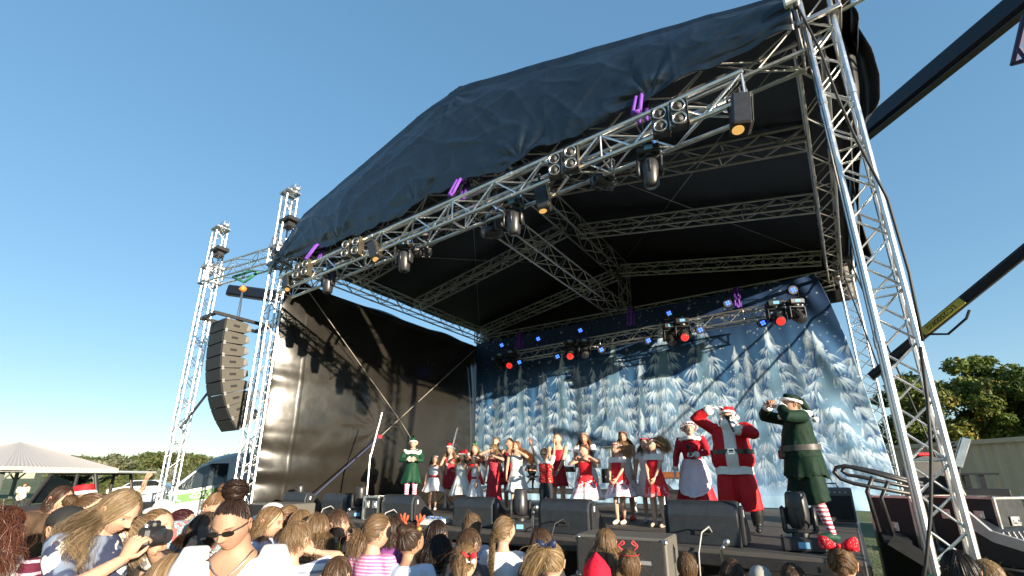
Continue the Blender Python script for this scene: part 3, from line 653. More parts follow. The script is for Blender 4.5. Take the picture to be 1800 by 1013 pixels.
def clampm(t):
    mb = MB(); mb.box((-.08, 0, .05), (.04, .06, .10), bev=.01); mb.box((.08, 0, .05), (.04, .06, .10), bev=.01); mb.build('clamp', M['blue_clamp'], t)
    mb = MB(); mb.tube([(.1, .05, .02), (.2, .05, -.12), (.16, .02, -.05), (.12, 0, .15)], .006, 5); mb.build('safety_cable', M['steel'], t, smooth=True)
proto = None
for (u, v, rz, hp, lab) in [(1139, 262, 18, 4, 'moving head lamp hanging straight down under the right part of the front truss'), (903, 355, 14, 4, 'moving head lamp hanging straight down at the middle of the front truss'),
                           (713, 428, 10, 6, 'moving head lamp hanging down right of the golden lamp'), (580, 472, 8, 3, 'moving head lamp hanging down over the left side sheet')]:
    p = at_y(u, v, 5.25); t = empty('moving_head_light', p, lab, 'stage light', 'moving heads under the front truss', R(rz)); mover_mesh(t, hp, s=.88); clampm(t)
for (u, v, hp, lab) in [(1060, 283, -80, 'moving head lamp turned level between two blinder pairs'), (868, 375, -72, 'moving head lamp turned level left of the middle of the front truss'), (745, 412, -78, 'moving head lamp turned level on the left half of the front truss')]:
    p = at_y(u, v, 5.55); t = empty('moving_head_light', p, lab, 'stage light', 'moving heads under the front truss', R(-25)); mover_mesh(t, hp, s=.88); clampm(t)
def profile_lamp(loc, rz, pitch, roll, label, s=1.0):
    t = empty('wash_light', loc, label, 'stage light', 'box shaped wash lights on the front truss', R(rz)); rot = RY(roll) @ RX(pitch)
    mb = MB(); mb.box(rot @ Vector((0, 0, -.30 * s)), (.20 * s, .20 * s, .50 * s), rot=rot, bev=.02); h = mb.build('housing', M['black_paint'], t)
    mb = MB()
    for i in range(6): mb.box(rot @ Vector((.106 * s, -.075 * s + i * .03 * s, -.30 * s)), (.014, .008, .46 * s), rot=rot)
    mb.box(rot @ Vector((.103 * s, 0, -.33 * s)), (.006, .19 * s, .40 * s), rot=rot); mb.build('heat_sink', M['sunlit_gold'], h)
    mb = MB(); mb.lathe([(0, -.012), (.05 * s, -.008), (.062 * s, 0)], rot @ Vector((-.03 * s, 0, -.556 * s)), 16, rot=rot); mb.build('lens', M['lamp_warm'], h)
    mb = MB(); mb.tube([rot @ Vector((.12 * s, 0, -.25 * s)), (.13 * s, 0, .0), (-.13 * s, 0, .0), rot @ Vector((-.12 * s, 0, -.25 * s))], .014, 6); mb.tube([(0, 0, 0), (0, 0, .12)], .022, 6); mb.build('bracket', M['black_matte'], t)
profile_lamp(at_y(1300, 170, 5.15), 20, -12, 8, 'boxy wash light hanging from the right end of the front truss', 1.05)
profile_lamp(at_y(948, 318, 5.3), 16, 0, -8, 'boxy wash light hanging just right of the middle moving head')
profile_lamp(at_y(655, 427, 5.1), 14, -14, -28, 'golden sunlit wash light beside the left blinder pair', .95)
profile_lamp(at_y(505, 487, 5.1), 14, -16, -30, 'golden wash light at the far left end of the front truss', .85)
# rear truss: red LED heads, dark heads and small blue lamps
for (u, v, lab) in [(898, 633, 'red glowing moving head at the left end of the rear truss'), (1003, 616, 'red glowing moving head second from the left on the rear truss'), (1200, 582, 'red glowing moving head in the middle of the rear truss'), (1364, 553, 'red glowing moving head at the right end of the rear truss')]:
    p = at_y(u, v, 12.8) + Vector((0, 0, .35)); t = empty('led_wash_light', p, lab, 'stage light', 'red moving heads on the rear truss', R(22)); mover_mesh(t, -62, 'lamp_red', s=1.15, led='lamp_red')
for o in [o for o in C.objects if o.name.startswith('lens') and o.data.materials[0] == M['lamp_red']]: o.data.materials[0] = M['lens_glass']
for (u, v, lab) in [(879, 636, 'unlit moving head at the left end of the rear truss'), (1027, 612, 'unlit moving head right of the second red lamp'), (1178, 588, 'unlit moving head left of the middle red lamp'), (1400, 547, 'unlit moving head at the right end of the rear truss')]:
    p = at_y(u, v, 12.8) + Vector((0, 0, .30)); t = empty('moving_head_light', p, lab, 'stage light', 'unlit moving heads on the rear truss', R(30)); mover_mesh(t, -50, s=1.05)
pz = None
for i, (u, v) in enumerate([(882, 607), (946, 596), (1020, 581), (1176, 551), (1279, 533), (1394, 510), (913, 637), (980, 627), (1057, 615), (1140, 599), (1231, 580), (1341, 568)]):
    p = at_y(u, v, 12.78); up = i < 6; nth = ['first', 'second', 'third', 'fourth', 'fifth', 'sixth'][i % 6]
    lab = 'blue glowing par lamp standing on the rear truss, %s from the left' % nth if up else 'blue glowing par lamp slung below the rear truss, %s from the left' % nth
    if pz is None:
        t = empty('par_light', p, lab, 'stage light', 'blue par lamps on the rear truss', R(25)); mb = MB(); mb.lathe([(.11, -.01), (.115, .02), (.105, .12), (.05, .15), (0, .15)], (0, 0, 0), 18, rot=RX(-80)); mb.build('can', M['black_paint'], t, smooth=40)
        for a in range(4):
            mb = MB(); mb.lathe([(0, -.014), (.024, -.009), (.028, 0)], RX(-80) @ Vector((.042 * math.cos(a * 1.571 + .4), .042 * math.sin(a * 1.571 + .4), -.01)), 10, rot=RX(-80)); mb.build('led', M['lamp_blue'], t, smooth=True)
        mb = MB(); mb.tube([(.12, .06, 0), (.125, .06, -.17), (-.125, .06, -.17), (-.12, .06, 0)], .01, 5); mb.build('bracket', M['black_matte'], t); pz = t
    else:
        t = copy_tree(pz); t.location = p; t['label'] = lab
    if not up:
        for ch in t.children:
            if ch.name.startswith('bracket'): ch.scale = (1, 1, -1)
# slings
def sling(p, ht, mt, label, group):
    mb = MB(); w_ = .05
    for sx in (-1, 1):
        mb.tube([p + Vector((sx * w_, -.22, -ht)), p + Vector((sx * w_ * .8, -.03, 0)), p + Vector((sx * w_ * .8, .2, .06)), p + Vector((sx * w_, .05, -ht * .9))], .03, 6)
    mb.tube([p + Vector((-w_, -.23, -ht)), p + Vector((w_, -.23, -ht - .02))], .032, 6)
    return tag(mb.build('round_sling', M[mt], smooth=True), label, 'sling', group)
for (u, v, lab) in [(1124, 172, 'purple sling holding the right part of the front truss'), (808, 318, 'purple sling holding the middle of the front truss'), (558, 432, 'purple sling holding the left end of the front truss')]:
    sling(at_y(u, v, 5.35), .42, 'purple_sling', lab, 'purple slings of the front truss')
for (u, v, lab) in [(1294, 512, 'dark purple sling at the right of the rear truss'), (1108, 546, 'dark purple sling in the middle of the rear truss'), (914, 590, 'dark purple sling at the left of the rear truss')]:
    sling(at_y(u, v, 13.1) + Vector((0, 0, .1)), .62, 'purple_sling', lab, 'purple slings of the rear truss')
# small cable loops along the front truss
mb = MB(); rgc = random.Random(3)
cab = MB(); pts = [(-10.3 + i * .09, 5.10 + .03 * math.sin(i * .7), 6.60 + .02 * math.sin(i * 1.3)) for i in range(112)]; cab.tube(pts, .012, 5)
tag(cab.build('power_cable', M['cable'], smooth=True), 'black power cable lying along the top of the front truss', 'cable')

for k, (x0, x1, dr, lab) in enumerate([(-9.2, -8.5, .22, 'cable loop sagging under the front truss near its left end'), (-7.3, -6.4, .30, 'cable loop sagging under the left half of the front truss'), (-4.4, -3.7, .26, 'cable loop sagging under the front truss right of its middle'), (-2.6, -1.9, .24, 'cable loop sagging under the front truss near the right blinders')]):
    wire('power_cable', [(x0 + (x1 - x0) * t, 5.08 + .05 * math.sin(t * 7), 6.17 - dr * math.sin(math.pi * t) ** .8) for t in [i / 10 for i in range(11)]], .011, 'cable', lab, 'cable', 'cable loops under the front truss')
# ------------------------------------------------------------------ line array, hoist and booms
mat('speaker_grey', (.065, .06, .05), .55, var=.12, vscale=20, bump=.05, bscale=300)
mat('grille', (.018, .019, .021), .6, .2, bump=.6, bscale=260)
hp = at_y(427, 508, 5.42)
t = empty('chain_hoist', hp, 'orange chain hoist under the wing truss holding the hanging speakers', 'hoist')
mb = MB(); mb.lathe([(0, -.07), (.07, -.07), (.09, -.03), (.09, .03), (.07, .07), (0, .07)], (0, 0, 0), 18, rot=RX(70)); mb.build('motor_body', M['orange_paint'], t, smooth=40)
mb = MB(); mb.tube([(0, 0, .12), (0, 0, .22)], .02, 6); mb.build('hook', M['steel'], t)
mb = MB()
for dx in (-.08, .05, .10): mb.tube([(dx * .3, 0, -.1), (dx, 0, -.95)], .012, 5)
mb.build('chain', M['steel'], t)
g = MB(); g.tube([hp + Vector((-.42, -.14, .42)), hp + Vector((0, 0, .2)), hp + Vector((.42, .14, .46)), hp + Vector((.0, .16, .62)), hp + Vector((-.42, -.14, .42))], .04, 6)
tag(g.build('round_sling', M['green_sling'], smooth=True), 'green sling round the wing truss above the orange hoist', 'sling')
la = empty('flying_rig', (hp.x, hp.y, hp.z - 1.0), 'steel flying frame hanging on chains above the curved speaker column', 'rigging frame')
mb = MB(); mb.box((-.4, 0, 0), (.07, 1.5, .08)); mb.box((.4, 0, 0), (.07, 1.5, .08)); mb.box((0, -.7, 0), (.8, .07, .08)); mb.box((0, .7, 0), (.8, .07, .08)); mb.box((0, 0, .02), (.8, .12, .06)); mb.build('frame', M['black_paint'], la)
# boxes of the array, each swung a little further than the one above
piv = Vector((hp.x, hp.y - .42, hp.z - 1.06)); ang = 0
angs = [0, 2, 2.5, 3, 4, 5, 6, 7, 8]
nth = ['top', 'second', 'third', 'fourth', 'fifth', 'sixth', 'seventh', 'eighth', 'lowest']
for i, da in enumerate(angs):
    ang += da; rot = RX(ang)
    t = empty('line_array_speaker', piv, '%s cabinet of the curved hanging speaker column' % nth[i], 'speaker', 'cabinets of the hanging speaker column'); t.rotation_euler = (R(ang), 0, 0)
    if i == 0:
        mb = MB(); poly = [(0, -.005), (.52, -.03), (.62, -.10), (.62, -.23), (.52, -.30), (0, -.325)]
        vs_ = [Vector((-.42, y, z)) for y, z in poly] + [Vector((.42, y, z)) for y, z in poly]; n6 = 6
        mb.add(vs_, [tuple(range(6)), tuple(reversed(range(6, 12)))] + [(k, (k + 1) % 6, (k + 1) % 6 + 6, k + 6) for k in range(6)]); body = mb.build('cabinet', M['speaker_grey'], t)
        mb = MB(); mb.box((0, -.022, -.165), (.83, .035, .31), bev=.008); mb.build('grille', M['grille'], t)
        for sx in (-1, 1):
            mb = MB(); mb.box((sx * .428, .26, -.165), (.012, .16, .06), bev=.004); mb.build('handle', M['black_matte'], t)
            for yz, zz, sz_ in ((.02, -.02, (.03, .06, .05)), (.02, -.31, (.03, .06, .05)), (.58, -.16, (.02, .10, .16))):
                mb = MB(); mb.box((sx * .43, yz, zz), sz_); mb.build('link_bar', M['steel'], t)
        pla = t
    else:
        ch0 = copy_tree(pla); 
        for ch in list(ch0.children): ch.parent = t
        bpy.data.objects.remove(ch0)
    piv = piv + rot @ Vector((0, .0, -.335))
wire('cable', [(hp.x + .3, hp.y + .55, hp.z - 1.0), (hp.x + .36, hp.y + .6, hp.z - 2.2), (hp.x + .2, hp.y + .6, hp.z - 3.2), (hp.x + .5, hp.y + .9, GZ)], .018, 'cable', 'thick black cable dropping from the back of the hanging speakers', 'cable')
def boom(name, a, b, wd, label, extra=None):
    t = empty(name, a, label, 'crane boom'); d = (b - a); L = d.length; q = d.to_track_quat('X', 'Z').to_matrix()
    mb = MB(); mb.box(q @ Vector((L / 2, 0, 0)), (L, wd * .72, wd), rot=q, bev=wd * .12); mb.build('outer_section', M['boom_blue'], t)
    mb = MB(); mb.box(q @ Vector((L / 2 + .2, 0, wd * .53)), (L - .6, wd * .3, .05), rot=q); mb.box(q @ Vector((L / 2, 0, -wd * .53)), (L, wd * .4, .04), rot=q); mb.build('rail', M['black_paint'], t)
    return t, q, L
mat('boom_blue', (.007, .009, .017), .35, .2, var=.2)
mat('boom_yellow', (.55, .47, .08), .5, var=.15)
boom('crane_boom', at_d(1490, 255, 11.5), at_d(1860, -50, 7.6), .44, 'long black crane boom rising to the top right corner')
boom('crane_boom', at_y(402, 510, 7.4), at_y(505, 524, 8.6), .40, 'black crane boom end showing between the left towers above the speakers')
a_, b_ = at_d(1530, 662, 9.5), at_d(1835, 414, 7.4)
t2, q2, L2 = boom('crane_boom', a_, b_, .14, 'thin dark crane boom with a yellow load label in front of the blue sky')
d2 = (b_ - a_); s0 = ((at_d(1620, 592, 8.6) - a_).length) / L2; s1 = ((at_d(1688, 538, 8.0) - a_).length) / L2
mb = MB(); mb.box(q2 @ Vector((L2 * (s0 + s1) / 2, 0, 0)), (L2 * (s1 - s0), .112, .152), rot=q2, bev=.01); sec = mb.build('load_label', M['boom_yellow'], t2)
mb = MB(); mb.tube([q2 @ Vector((L2 * s0 + .05, -.04, -.09)), q2 @ Vector((L2 * s0 + .25, -.04, -.3)), q2 @ Vector((L2 * s0 + .62, -.04, -.28)), q2 @ Vector((L2 * s0 + .75, -.04, -.2))], .022, 6); mb.build('hook_bracket', M['black_paint'], t2)
def text(body, size, loc, rot, m, parent, name='lettering', ext=.003):
    cu = bpy.data.curves.new(name, 'FONT'); cu.body = body; cu.size = size; cu.extrude = ext; cu.align_x = 'CENTER'; cu.align_y = 'CENTER'
    tmp = bpy.data.objects.new('tmp', cu); C.objects.link(tmp); dg = bpy.context.evaluated_depsgraph_get(); me = bpy.data.meshes.new_from_object(tmp.evaluated_get(dg))
    bpy.data.objects.remove(tmp); me.name = name; me.materials.clear(); me.materials.append(M[m]); o = bpy.data.objects.new(name, me); C.objects.link(o)
    mw = rot.to_4x4(); mw.translation = loc; o.parent = parent; o.matrix_local = mw; return o
# the load label reads upside down on the side of the boom that faces the crowd
fx = q2 @ Vector((-1, 0, 0)); fy = q2 @ Vector((0, 0, -1)); fz = fx.cross(fy)
sgn = 1 if fz.dot(CAMP - a_) > 0 else -1
mid = (s0 + s1) / 2 - .005
text('LC:2500KG', .120, q2 @ Vector((L2 * mid, 0, 0)) + fz * .059, Matrix((fx, fy, fz)).transposed(), 'black_matte', t2)
# frame corner of a second hanging speaker column at the right edge
t = empty('flying_rig', at_d(1830, 60, 6.5), 'purple corner of another flying frame at the right edge of the picture', 'rigging frame')
q0 = at_d(1830, 60, 6.5); c1_ = at_d(1782, 112, 6.6) - q0; mb = MB(); mb.tube([at_d(1803, 25, 6.5) - q0, c1_, at_d(1850, 92, 6.2) - q0], .045, 6); mb.tube([at_d(1790, 85, 6.5) - q0, at_d(1815, 118, 6.4) - q0], .03, 6); mb.build('frame', M['frame_purple'] if 'frame_purple' in M else mat('frame_purple', (.022, .012, .055), .5, .2), t)
# stay pole by the outer tower, guy wires near the right front tower
wire('stay_pole', [at_y(372, 682, 5.6), at_y(318, 752, 4.6)], .035, 'black_paint', 'dark stay pole leaning from the hanging speakers towards the outer tower', 'pole')
for k, (x0, y0, z0, x1, y1, z1, lab) in enumerate([(.78, 13.9, 7.2, 1.25, 11.2, .4, 'guy wire nearest the snow backdrop at its right edge'), (.98, 13.5, 7.1, 1.5, 10.2, .4, 'second guy wire right of the snow backdrop')]):
    wire('guy_wire', [(x0, y0, z0), (x1, y1, z1)], .016, 'cable', lab, 'wire', 'guy wires right of the backdrop')
wire('cable', [at_y(1400, 8, 5.55), at_y(1440, 85, 5.55), at_y(1472, 170, 5.55), at_y(1500, 235, 5.55), at_y(1560, 350, 5.6), at_y(1598, 480, 5.6), at_y(1622, 600, 5.6)], .014, 'cable', 'black cable running down the upper right front tower', 'cable')
wire('cable', [at_y(1618, 610, 5.5), at_y(1630, 700, 5.5), at_y(1637, 800, 5.5), at_y(1636, 900, 5.5), at_y(1628, 990, 5.5), at_y(1615, 1060, 5.5)], .015, 'cable', 'black cable hanging down in front of the lower right front tower', 'cable')
mb = MB(); mb.lathe([(.20, -.45), (.22, -.2), (.19, .0), (.21, .12), (.17, .2)], (FRX - .03, FRY - .02, .92), 20); o = mb.build('cloth_wrap', M['green_wrap'] if 'green_wrap' in M else mat('green_wrap', (.02, .32, .13), .6, var=.3, vscale=8, bump=.6, bscale=14), smooth=True); tag(o, 'green wrap round the foot of the right front tower', 'wrap')
# spiral hazard tape along the rear edge of the tower
mb = MB()
for i in range(16): mb.box((FRX - .21, FRY + .02, 1.9 + i * .13), (.012, .05, .07), rot=RX(35))
# lamp block on top of right tower
t = empty('floodlight', at_y(1392, 8, 5.3), 'pale grey box light beside the top of the right front tower', 'light'); mb = MB(); mb.box((0, 0, .06), (.16, .12, .16), bev=.02); mb.build('housing', M['white_plastic'], t); mb = MB(); mb.lathe([(.03, -.06), (.02, 0)], (.03, 0, -.02), 10); mb.build('socket', M['black_paint'], t)

# ------------------------------------------------------------------ things on the deck
mat('monitor_black', (.020, .024, .030), .42, 0, var=.25, vscale=12, bump=.12, bscale=260)
mat('cable_white', (.30, .30, .29), .4)
def wedge(loc, rz, s, label):
    t = empty('stage_monitor', loc, label, 'speaker', 'wedge monitors along the stage edge', R(rz))
    poly = [(0, 0), (-.02, .30), (.015, .40), (.07, .445), (.15, .445), (.20, .42), (.60, .10), (.60, 0)]
    def pr(p, x0, x1, name, m, par, bev=.012):
        n = len(p); mb = MB(); vs_ = [Vector((x0, y, z)) * s for y, z in p] + [Vector((x1, y, z)) * s for y, z in p]
        mb.add(vs_, [tuple(range(n)), tuple(reversed(range(n, 2 * n)))] + [(i, (i + 1) % n, (i + 1) % n + n, i + n) for i in range(n)]); o = mb.build(name, m, par)
        if bev: b = o.modifiers.new('b', 'BEVEL'); b.width = bev; b.segments = 2; b.limit_method = 'ANGLE'
        return o
    pr(poly, -.36, .36, 'cabinet', M['monitor_black'], t, .02)
    for sx in (-1, 1):
        a, b = (sx * .362, sx * .40); inner = [(.03, .02), (.02, .30), (.06, .39), (.14, .40), (.52, .09), (.54, .02)]
        sd = pr(inner, a, b, 'side_cheek', M['black_plastic'], t, .01)
        pr([(.12, .20), (.14, .31), (.20, .31), (.33, .20)], sx * .401, sx * .404, 'handle', M['black_matte'], sd, 0)
        pr([(.075, .29), (.08, .36), (.11, .36), (.105, .29)], sx * .401, sx * .405, 'label_plate', M['label_white'], sd, 0)
    mb = MB(); mb.box((0.0, -.022 * s, .13 * s), (.16 * s, .01, .05 * s)); mb.build('connector_panel', M['black_matte'], t)
    return t
WD = [(-1.47, 5.98, 3, 1.10, 'largest wedge monitor at the right, in front of the person in the red suit'), (-3.32, 6.0, 4, 1.04, 'wedge monitor behind the grille speaker, right of centre'), (-4.95, 5.98, 6, 1.02, 'wedge monitor just left of the centre microphone stand'),
      (-6.80, 6.05, 6, 1.02, 'wedge monitor right of the silver case'), (-8.75, 6.10, 8, 1.0, 'wedge monitor between the silver case and the left end monitor'), (-10.05, 5.98, 8, 1.0, 'wedge monitor at the far left end of the stage')]
for x, y, rz, s, lab in WD: wedge((x, y, DZ), rz, s, lab)
for k, (x, y, rz, s, lab) in enumerate(WD):
    if k in (2,): continue
    x2 = x + (.05 if k else .10); zt = DZ + .14 * s
    wire('cable', [(x2, y - .03, zt), (x2 - .01, y - .10, zt + .06), (x2 - .06, y - .24, zt + .01), (x2 - .10, y - .30, zt - .2), (x2 - .11, y - .32, .75), (x2 - .1, y - .3, GZ)], .010, 'cable_white' if k != 1 else 'cable', 'pale cable looping over the stage edge from the %s' % ['largest monitor', 'monitor behind the grille speaker', '', 'monitor beside the silver case', 'second monitor from the left', 'far left monitor'][k], 'cable', 'monitor cables')
def floor_mover(loc, rz, s, pitch, label):
    t = empty('floor_moving_head', loc, label, 'stage light', 'moving heads standing on the deck', R(rz)); mover_mesh(t, 180 + pitch, s=s * .74, hang=False, base=(.46, .38, .17)); return t
floor_mover((-.50, 6.15, DZ), 8, 1.18, 4, 'moving head lamp on the deck at the feet of the person in green at right')
floor_mover((-4.06, 6.02, DZ), 30, 1.15, -6, 'moving head lamp on the deck behind the centre microphone stand')
floor_mover((-7.95, 6.12, DZ), 40, 1.15, 8, 'moving head lamp on the deck between two monitors left of the silver case')
floor_mover((-10.95 + .25, 6.5, DZ), 30, 1.15, 8, 'moving head lamp at the far left corner of the deck')
def flight_case(loc, size, rz, label, group=None, latches=2, name='flight_case'):
    sx, sy, sz = size; t = empty(name, loc, label, 'case', group, R(rz))
    mb = MB(); mb.box((0, 0, sz / 2), (sx - .02, sy - .02, sz - .02)); mb.build('panel', M['case_black'], t)
    mb = MB(); e = .028
    for a in (-1, 1):
        for b in (-1, 1):
            mb.box((a * sx / 2, b * sy / 2, sz / 2), (e, e, sz)); mb.box((a * sx / 2, 0, sz / 2 + b * sz / 2), (e, sy, e)); mb.box((0, a * sy / 2, sz / 2 + b * sz / 2), (sx, e, e))
            for zz in (0, sz): mb.box((a * (sx / 2 - .02), b * (sy / 2 - .02), zz), (.07, .07, .05), bev=.012)
    mb.build('edge_trim', M['aluminium'], t)
    for i in range(latches):
        x = (-.5 + (i + .5) / latches) * sx; mb = MB(); mb.box((x, -sy / 2 - .006, sz * .68), (.11, .012, .13), bev=.004); mb.box((x, -sy / 2 - .014, sz * .68), (.05, .016, .06), bev=.006); mb.build('latch', M['aluminium'], t)
    mb = MB(); mb.box((sx / 2 + .006, 0, sz * .6), (.012, .18, .12), bev=.004); mb.tube([(sx / 2 + .02, -.05, sz * .62), (sx / 2 + .04, -.04, sz * .57), (sx / 2 + .04, .04, sz * .57), (sx / 2 + .02, .05, sz * .62)], .008, 6); mb.build('handle', M['steel'], t)
    return t
mat('case_black', (.016, .018, .022), .42, var=.2, vscale=15)
mat('case_silver', (.5, .5, .5), .4, .6, var=.1)
flight_case((-7.42, 6.15, DZ), (.36, .42, .40), 8, 'small black case with silver edges between two monitors on the deck')
t = empty('mixer', (-5.78, 6.0, DZ), 'small pale mixer with blue knobs on the deck edge', 'mixer', rz=R(4)); mb = MB(); mb.box((0, 0, .05), (.46, .28, .09), rot=RX(12), bev=.015); mb.build('body', M['white_plastic'], t)
for i in range(7):
    mb = MB(); mb.lathe([(.016, 0), (.013, .03)], (-.18 + i * .06, -.06 + .05 * (i % 2), .10), 8); mb.build('knob', M['blue_clamp'], t)
# amplifier, riser and drum kit behind the children
t = empty('guitar_amplifier', (-.30, 10.6, DZ), 'grey guitar amplifier with a top handle in front of the printed pond', 'amplifier', rz=R(12)); mb = MB(); mb.box((0, 0, .29), (.62, .34, .58), bev=.02); b0 = mb.build('cabinet', M['amp_grey'] if 'amp_grey' in M else mat('amp_grey', (.10, .105, .11), .6, var=.1), t)
mb = MB(); mb.box((0, -.175, .24), (.54, .012, .40)); mb.build('grille', M['grille'], t)
mb = MB(); mb.tube([(-.14, 0, .58), (-.12, 0, .65), (.12, 0, .65), (.14, 0, .58)], .014, 6); mb.build('handle', M['black_matte'], t)
mb = MB()
for i in range(6): mb.lathe([(.016, 0), (.014, .02)], (-.2 + i * .08, -.175, .50), 8, rot=RX(90))
mb.build('control_knobs', M['steel'], t)
t = empty('drum_riser', (-6.2, 11.6, DZ), 'low drum riser with pale front edge and white legs behind the children', 'riser'); mb = MB(); mb.box((0, 0, .42), (4.6, 2.2, .05), bev=.008); mb.build('platform', M['deck_dark'] if 'deck_dark' in M else mat('deck_dark', (.04, .04, .042), .7, var=.2), t)
mb = MB(); mb.box((0, -1.11, .40), (4.6, .03, .08)); mb.build('edge', M['steel'], t)
for i in range(5):
    mb = MB(); mb.tube([(-2.2 + i * 1.1, -1.05, 0), (-2.2 + i * 1.1, -1.05, .38)], .035, 8); mb.build('leg', M['white_plastic'], t)
    mb = MB(); mb.tube([(-2.2 + i * 1.1, 1.0, 0), (-2.2 + i * 1.1, 1.0, .38)], .035, 8); mb.build('leg', M['white_plastic'], t)
mat('drum_shell', (.02, .02, .022), .2, coat=.5); mat('drum_head', (.03, .03, .032), .35); mat('cymbal', (.55, .42, .18), .25, 1)
t = empty('drum_kit', (-5.55, 11.4, DZ + .445), 'black drum kit with chrome stands partly hidden behind the children', 'drum kit', rz=R(25))
mb = MB(); mb.lathe([(.28, -.22), (.285, 0), (.28, .22)], (0, 0, .29), 26, rot=RX(90)); bd = mb.build('bass_drum', M['drum_shell'], t, smooth=40)
mb = MB(); mb.lathe([(0, 0), (.26, 0), (.27, .02)], (0, -.235, .29), 26, rot=RX(90)); mb.build('drum_head', M['drum_head'], bd, smooth=40)
mb = MB(); mb.lathe([(.272, -.02), (.295, 0), (.272, .02)], (0, -.22, .29), 26, rot=RX(90)); mb.build('hoop', M['chrome'], bd, smooth=40)
for (x, y, z, r_, h_) in ((-.2, .1, .66, .14, .2), (.2, .1, .66, .15, .22), (.55, .4, .35, .2, .36), (-.5, .45, .52, .18, .14)):
    mb = MB(); mb.lathe([(0, h_ / 2), (r_, h_ / 2), (r_ * 1.03, 0), (r_, -h_ / 2)], (x, y, z), 20); d_ = mb.build('tom_drum', M['drum_shell'], t, smooth=40)
    mb = MB(); mb.lathe([(r_ * 1.0, h_ / 2 - .02), (r_ * 1.06, h_ / 2 - .01), (r_ * 1.0, h_ / 2 + .01)], (x, y, z), 20); mb.build('rim', M['chrome'], d_, smooth=40)
for (x, y, z, r_) in ((-.62, .2, 1.0, .22), (.62, .2, 1.08, .24), (.85, .6, .85, .2)):
    mb = MB(); mb.lathe([(0, .03), (.05, .02), (r_, 0), (.05, .012), (0, .022)], (x, y, z), 22, rot=RX(12)); mb.build('cymbal', M['cymbal'], t, smooth=True)
    mb = MB(); mb.tube([(x, y, 0), (x, y, z)], .012, 6)
    for a in range(3): mb.tube([(x, y, .25), (x + .25 * math.cos(a * 2.09), y + .25 * math.sin(a * 2.09), 0)], .009, 5)
    mb.build('cymbal_stand', M['chrome'], t)
t = empty('keyboard', (-2.95, 10.3, DZ), 'brown wooden keyboard on a black stand behind the person in the white apron', 'keyboard', rz=R(10)); mb = MB(); mb.box((0, 0, .80), (1.0, .34, .14), bev=.02); mb.build('case', M['wood_brown'] if 'wood_brown' in M else mat('wood_brown', (.20, .075, .03), .4, var=.3, stretch=(1, 8, 8)), t)
mb = MB(); mb.tube([(-.4, -.1, 0), (.35, -.1, .72)], .02, 6); mb.tube([(.4, -.1, 0), (-.35, -.1, .72)], .02, 6); mb.tube([(-.4, .15, 0), (.35, .15, .72)], .02, 6); mb.tube([(.4, .15, 0), (-.35, .15, .72)], .02, 6); mb.build('stand', M['black_paint'], t)
t = empty('bass_amplifier', (-2.72, 9.75, DZ), 'black amplifier cabinet on the deck left of the person in the white apron', 'amplifier', rz=R(8)); mb = MB(); mb.box((0, 0, .26), (.62, .36, .52), bev=.02); mb.build('cabinet', M['black_plastic'], t); mb = MB(); mb.box((0, -.185, .24), (.54, .012, .40)); mb.build('grille', M['grille'], t)
for (x, y, lean, hh, lab) in [(-9.45, 7.45, (-.05, .3), 2.35, 'tall thin pole leaning on the black side sheet'), (-8.35, 9.0, (.25, .1), 2.0, 'thin pole standing right of the person in green dress')]:
    t = empty('lighting_stand', (x, y, DZ), lab, 'stand'); mb = MB(); mb.tube([(0, 0, 0), (0, 0, hh * .55)], .022, 8); mb.build('pole', M['aluminium'], t); mb = MB(); mb.tube([(0, 0, hh * .5), (lean[0], lean[1], hh)], .02, 8); mb.build('upper_pole', M['aluminium'], t)
    mb = MB()
    for a in range(3): mb.tube([(0, 0, .35), (.35 * math.cos(a * 2.09), .35 * math.sin(a * 2.09), 0)], .012, 6)
    mb.build('tripod', M['black_paint'], t)
# microphone stands in front of the stage
def mic_stand(loc, h, label, gro='microphone stands in front of the stage'):
    t = empty('microphone_stand', loc, label, 'microphone stand', gro); mb = MB(); mb.tube([(0, 0, 0), (0, 0, h)], .014, 8); mb.build('pole', M['chrome'], t); mb = MB(); mb.lathe([(.13, 0), (.13, .015), (.02, .04)], (0, 0, 0), 18); mb.build('base', M['black_paint'], t)
    mb = MB(); mb.tube([(0, 0, h), (.03, -.01, h + .05)], .018, 8); mb.lathe([(.0, .075), (.02, .07), (.03, .045), (.024, .02), (.016, 0)], (.035, -.01, h + .04), 12, rot=RY(30)); mb.build('microphone', M['steel'], t, smooth=True)
p = at_y(936, 905, 4.6); mic_stand((p.x, p.y, GZ), p.z - GZ, 'chrome microphone stand in front of the centre of the stage')
p = at_y(1268, 968, 4.9); mic_stand((p.x, p.y, GZ), p.z - GZ, 'short dark microphone stand in front of the largest monitor')
p = at_y(610, 905, 4.9); mic_stand((p.x, p.y, GZ), p.z - GZ, 'microphone stand with silver head in front of the left monitors')
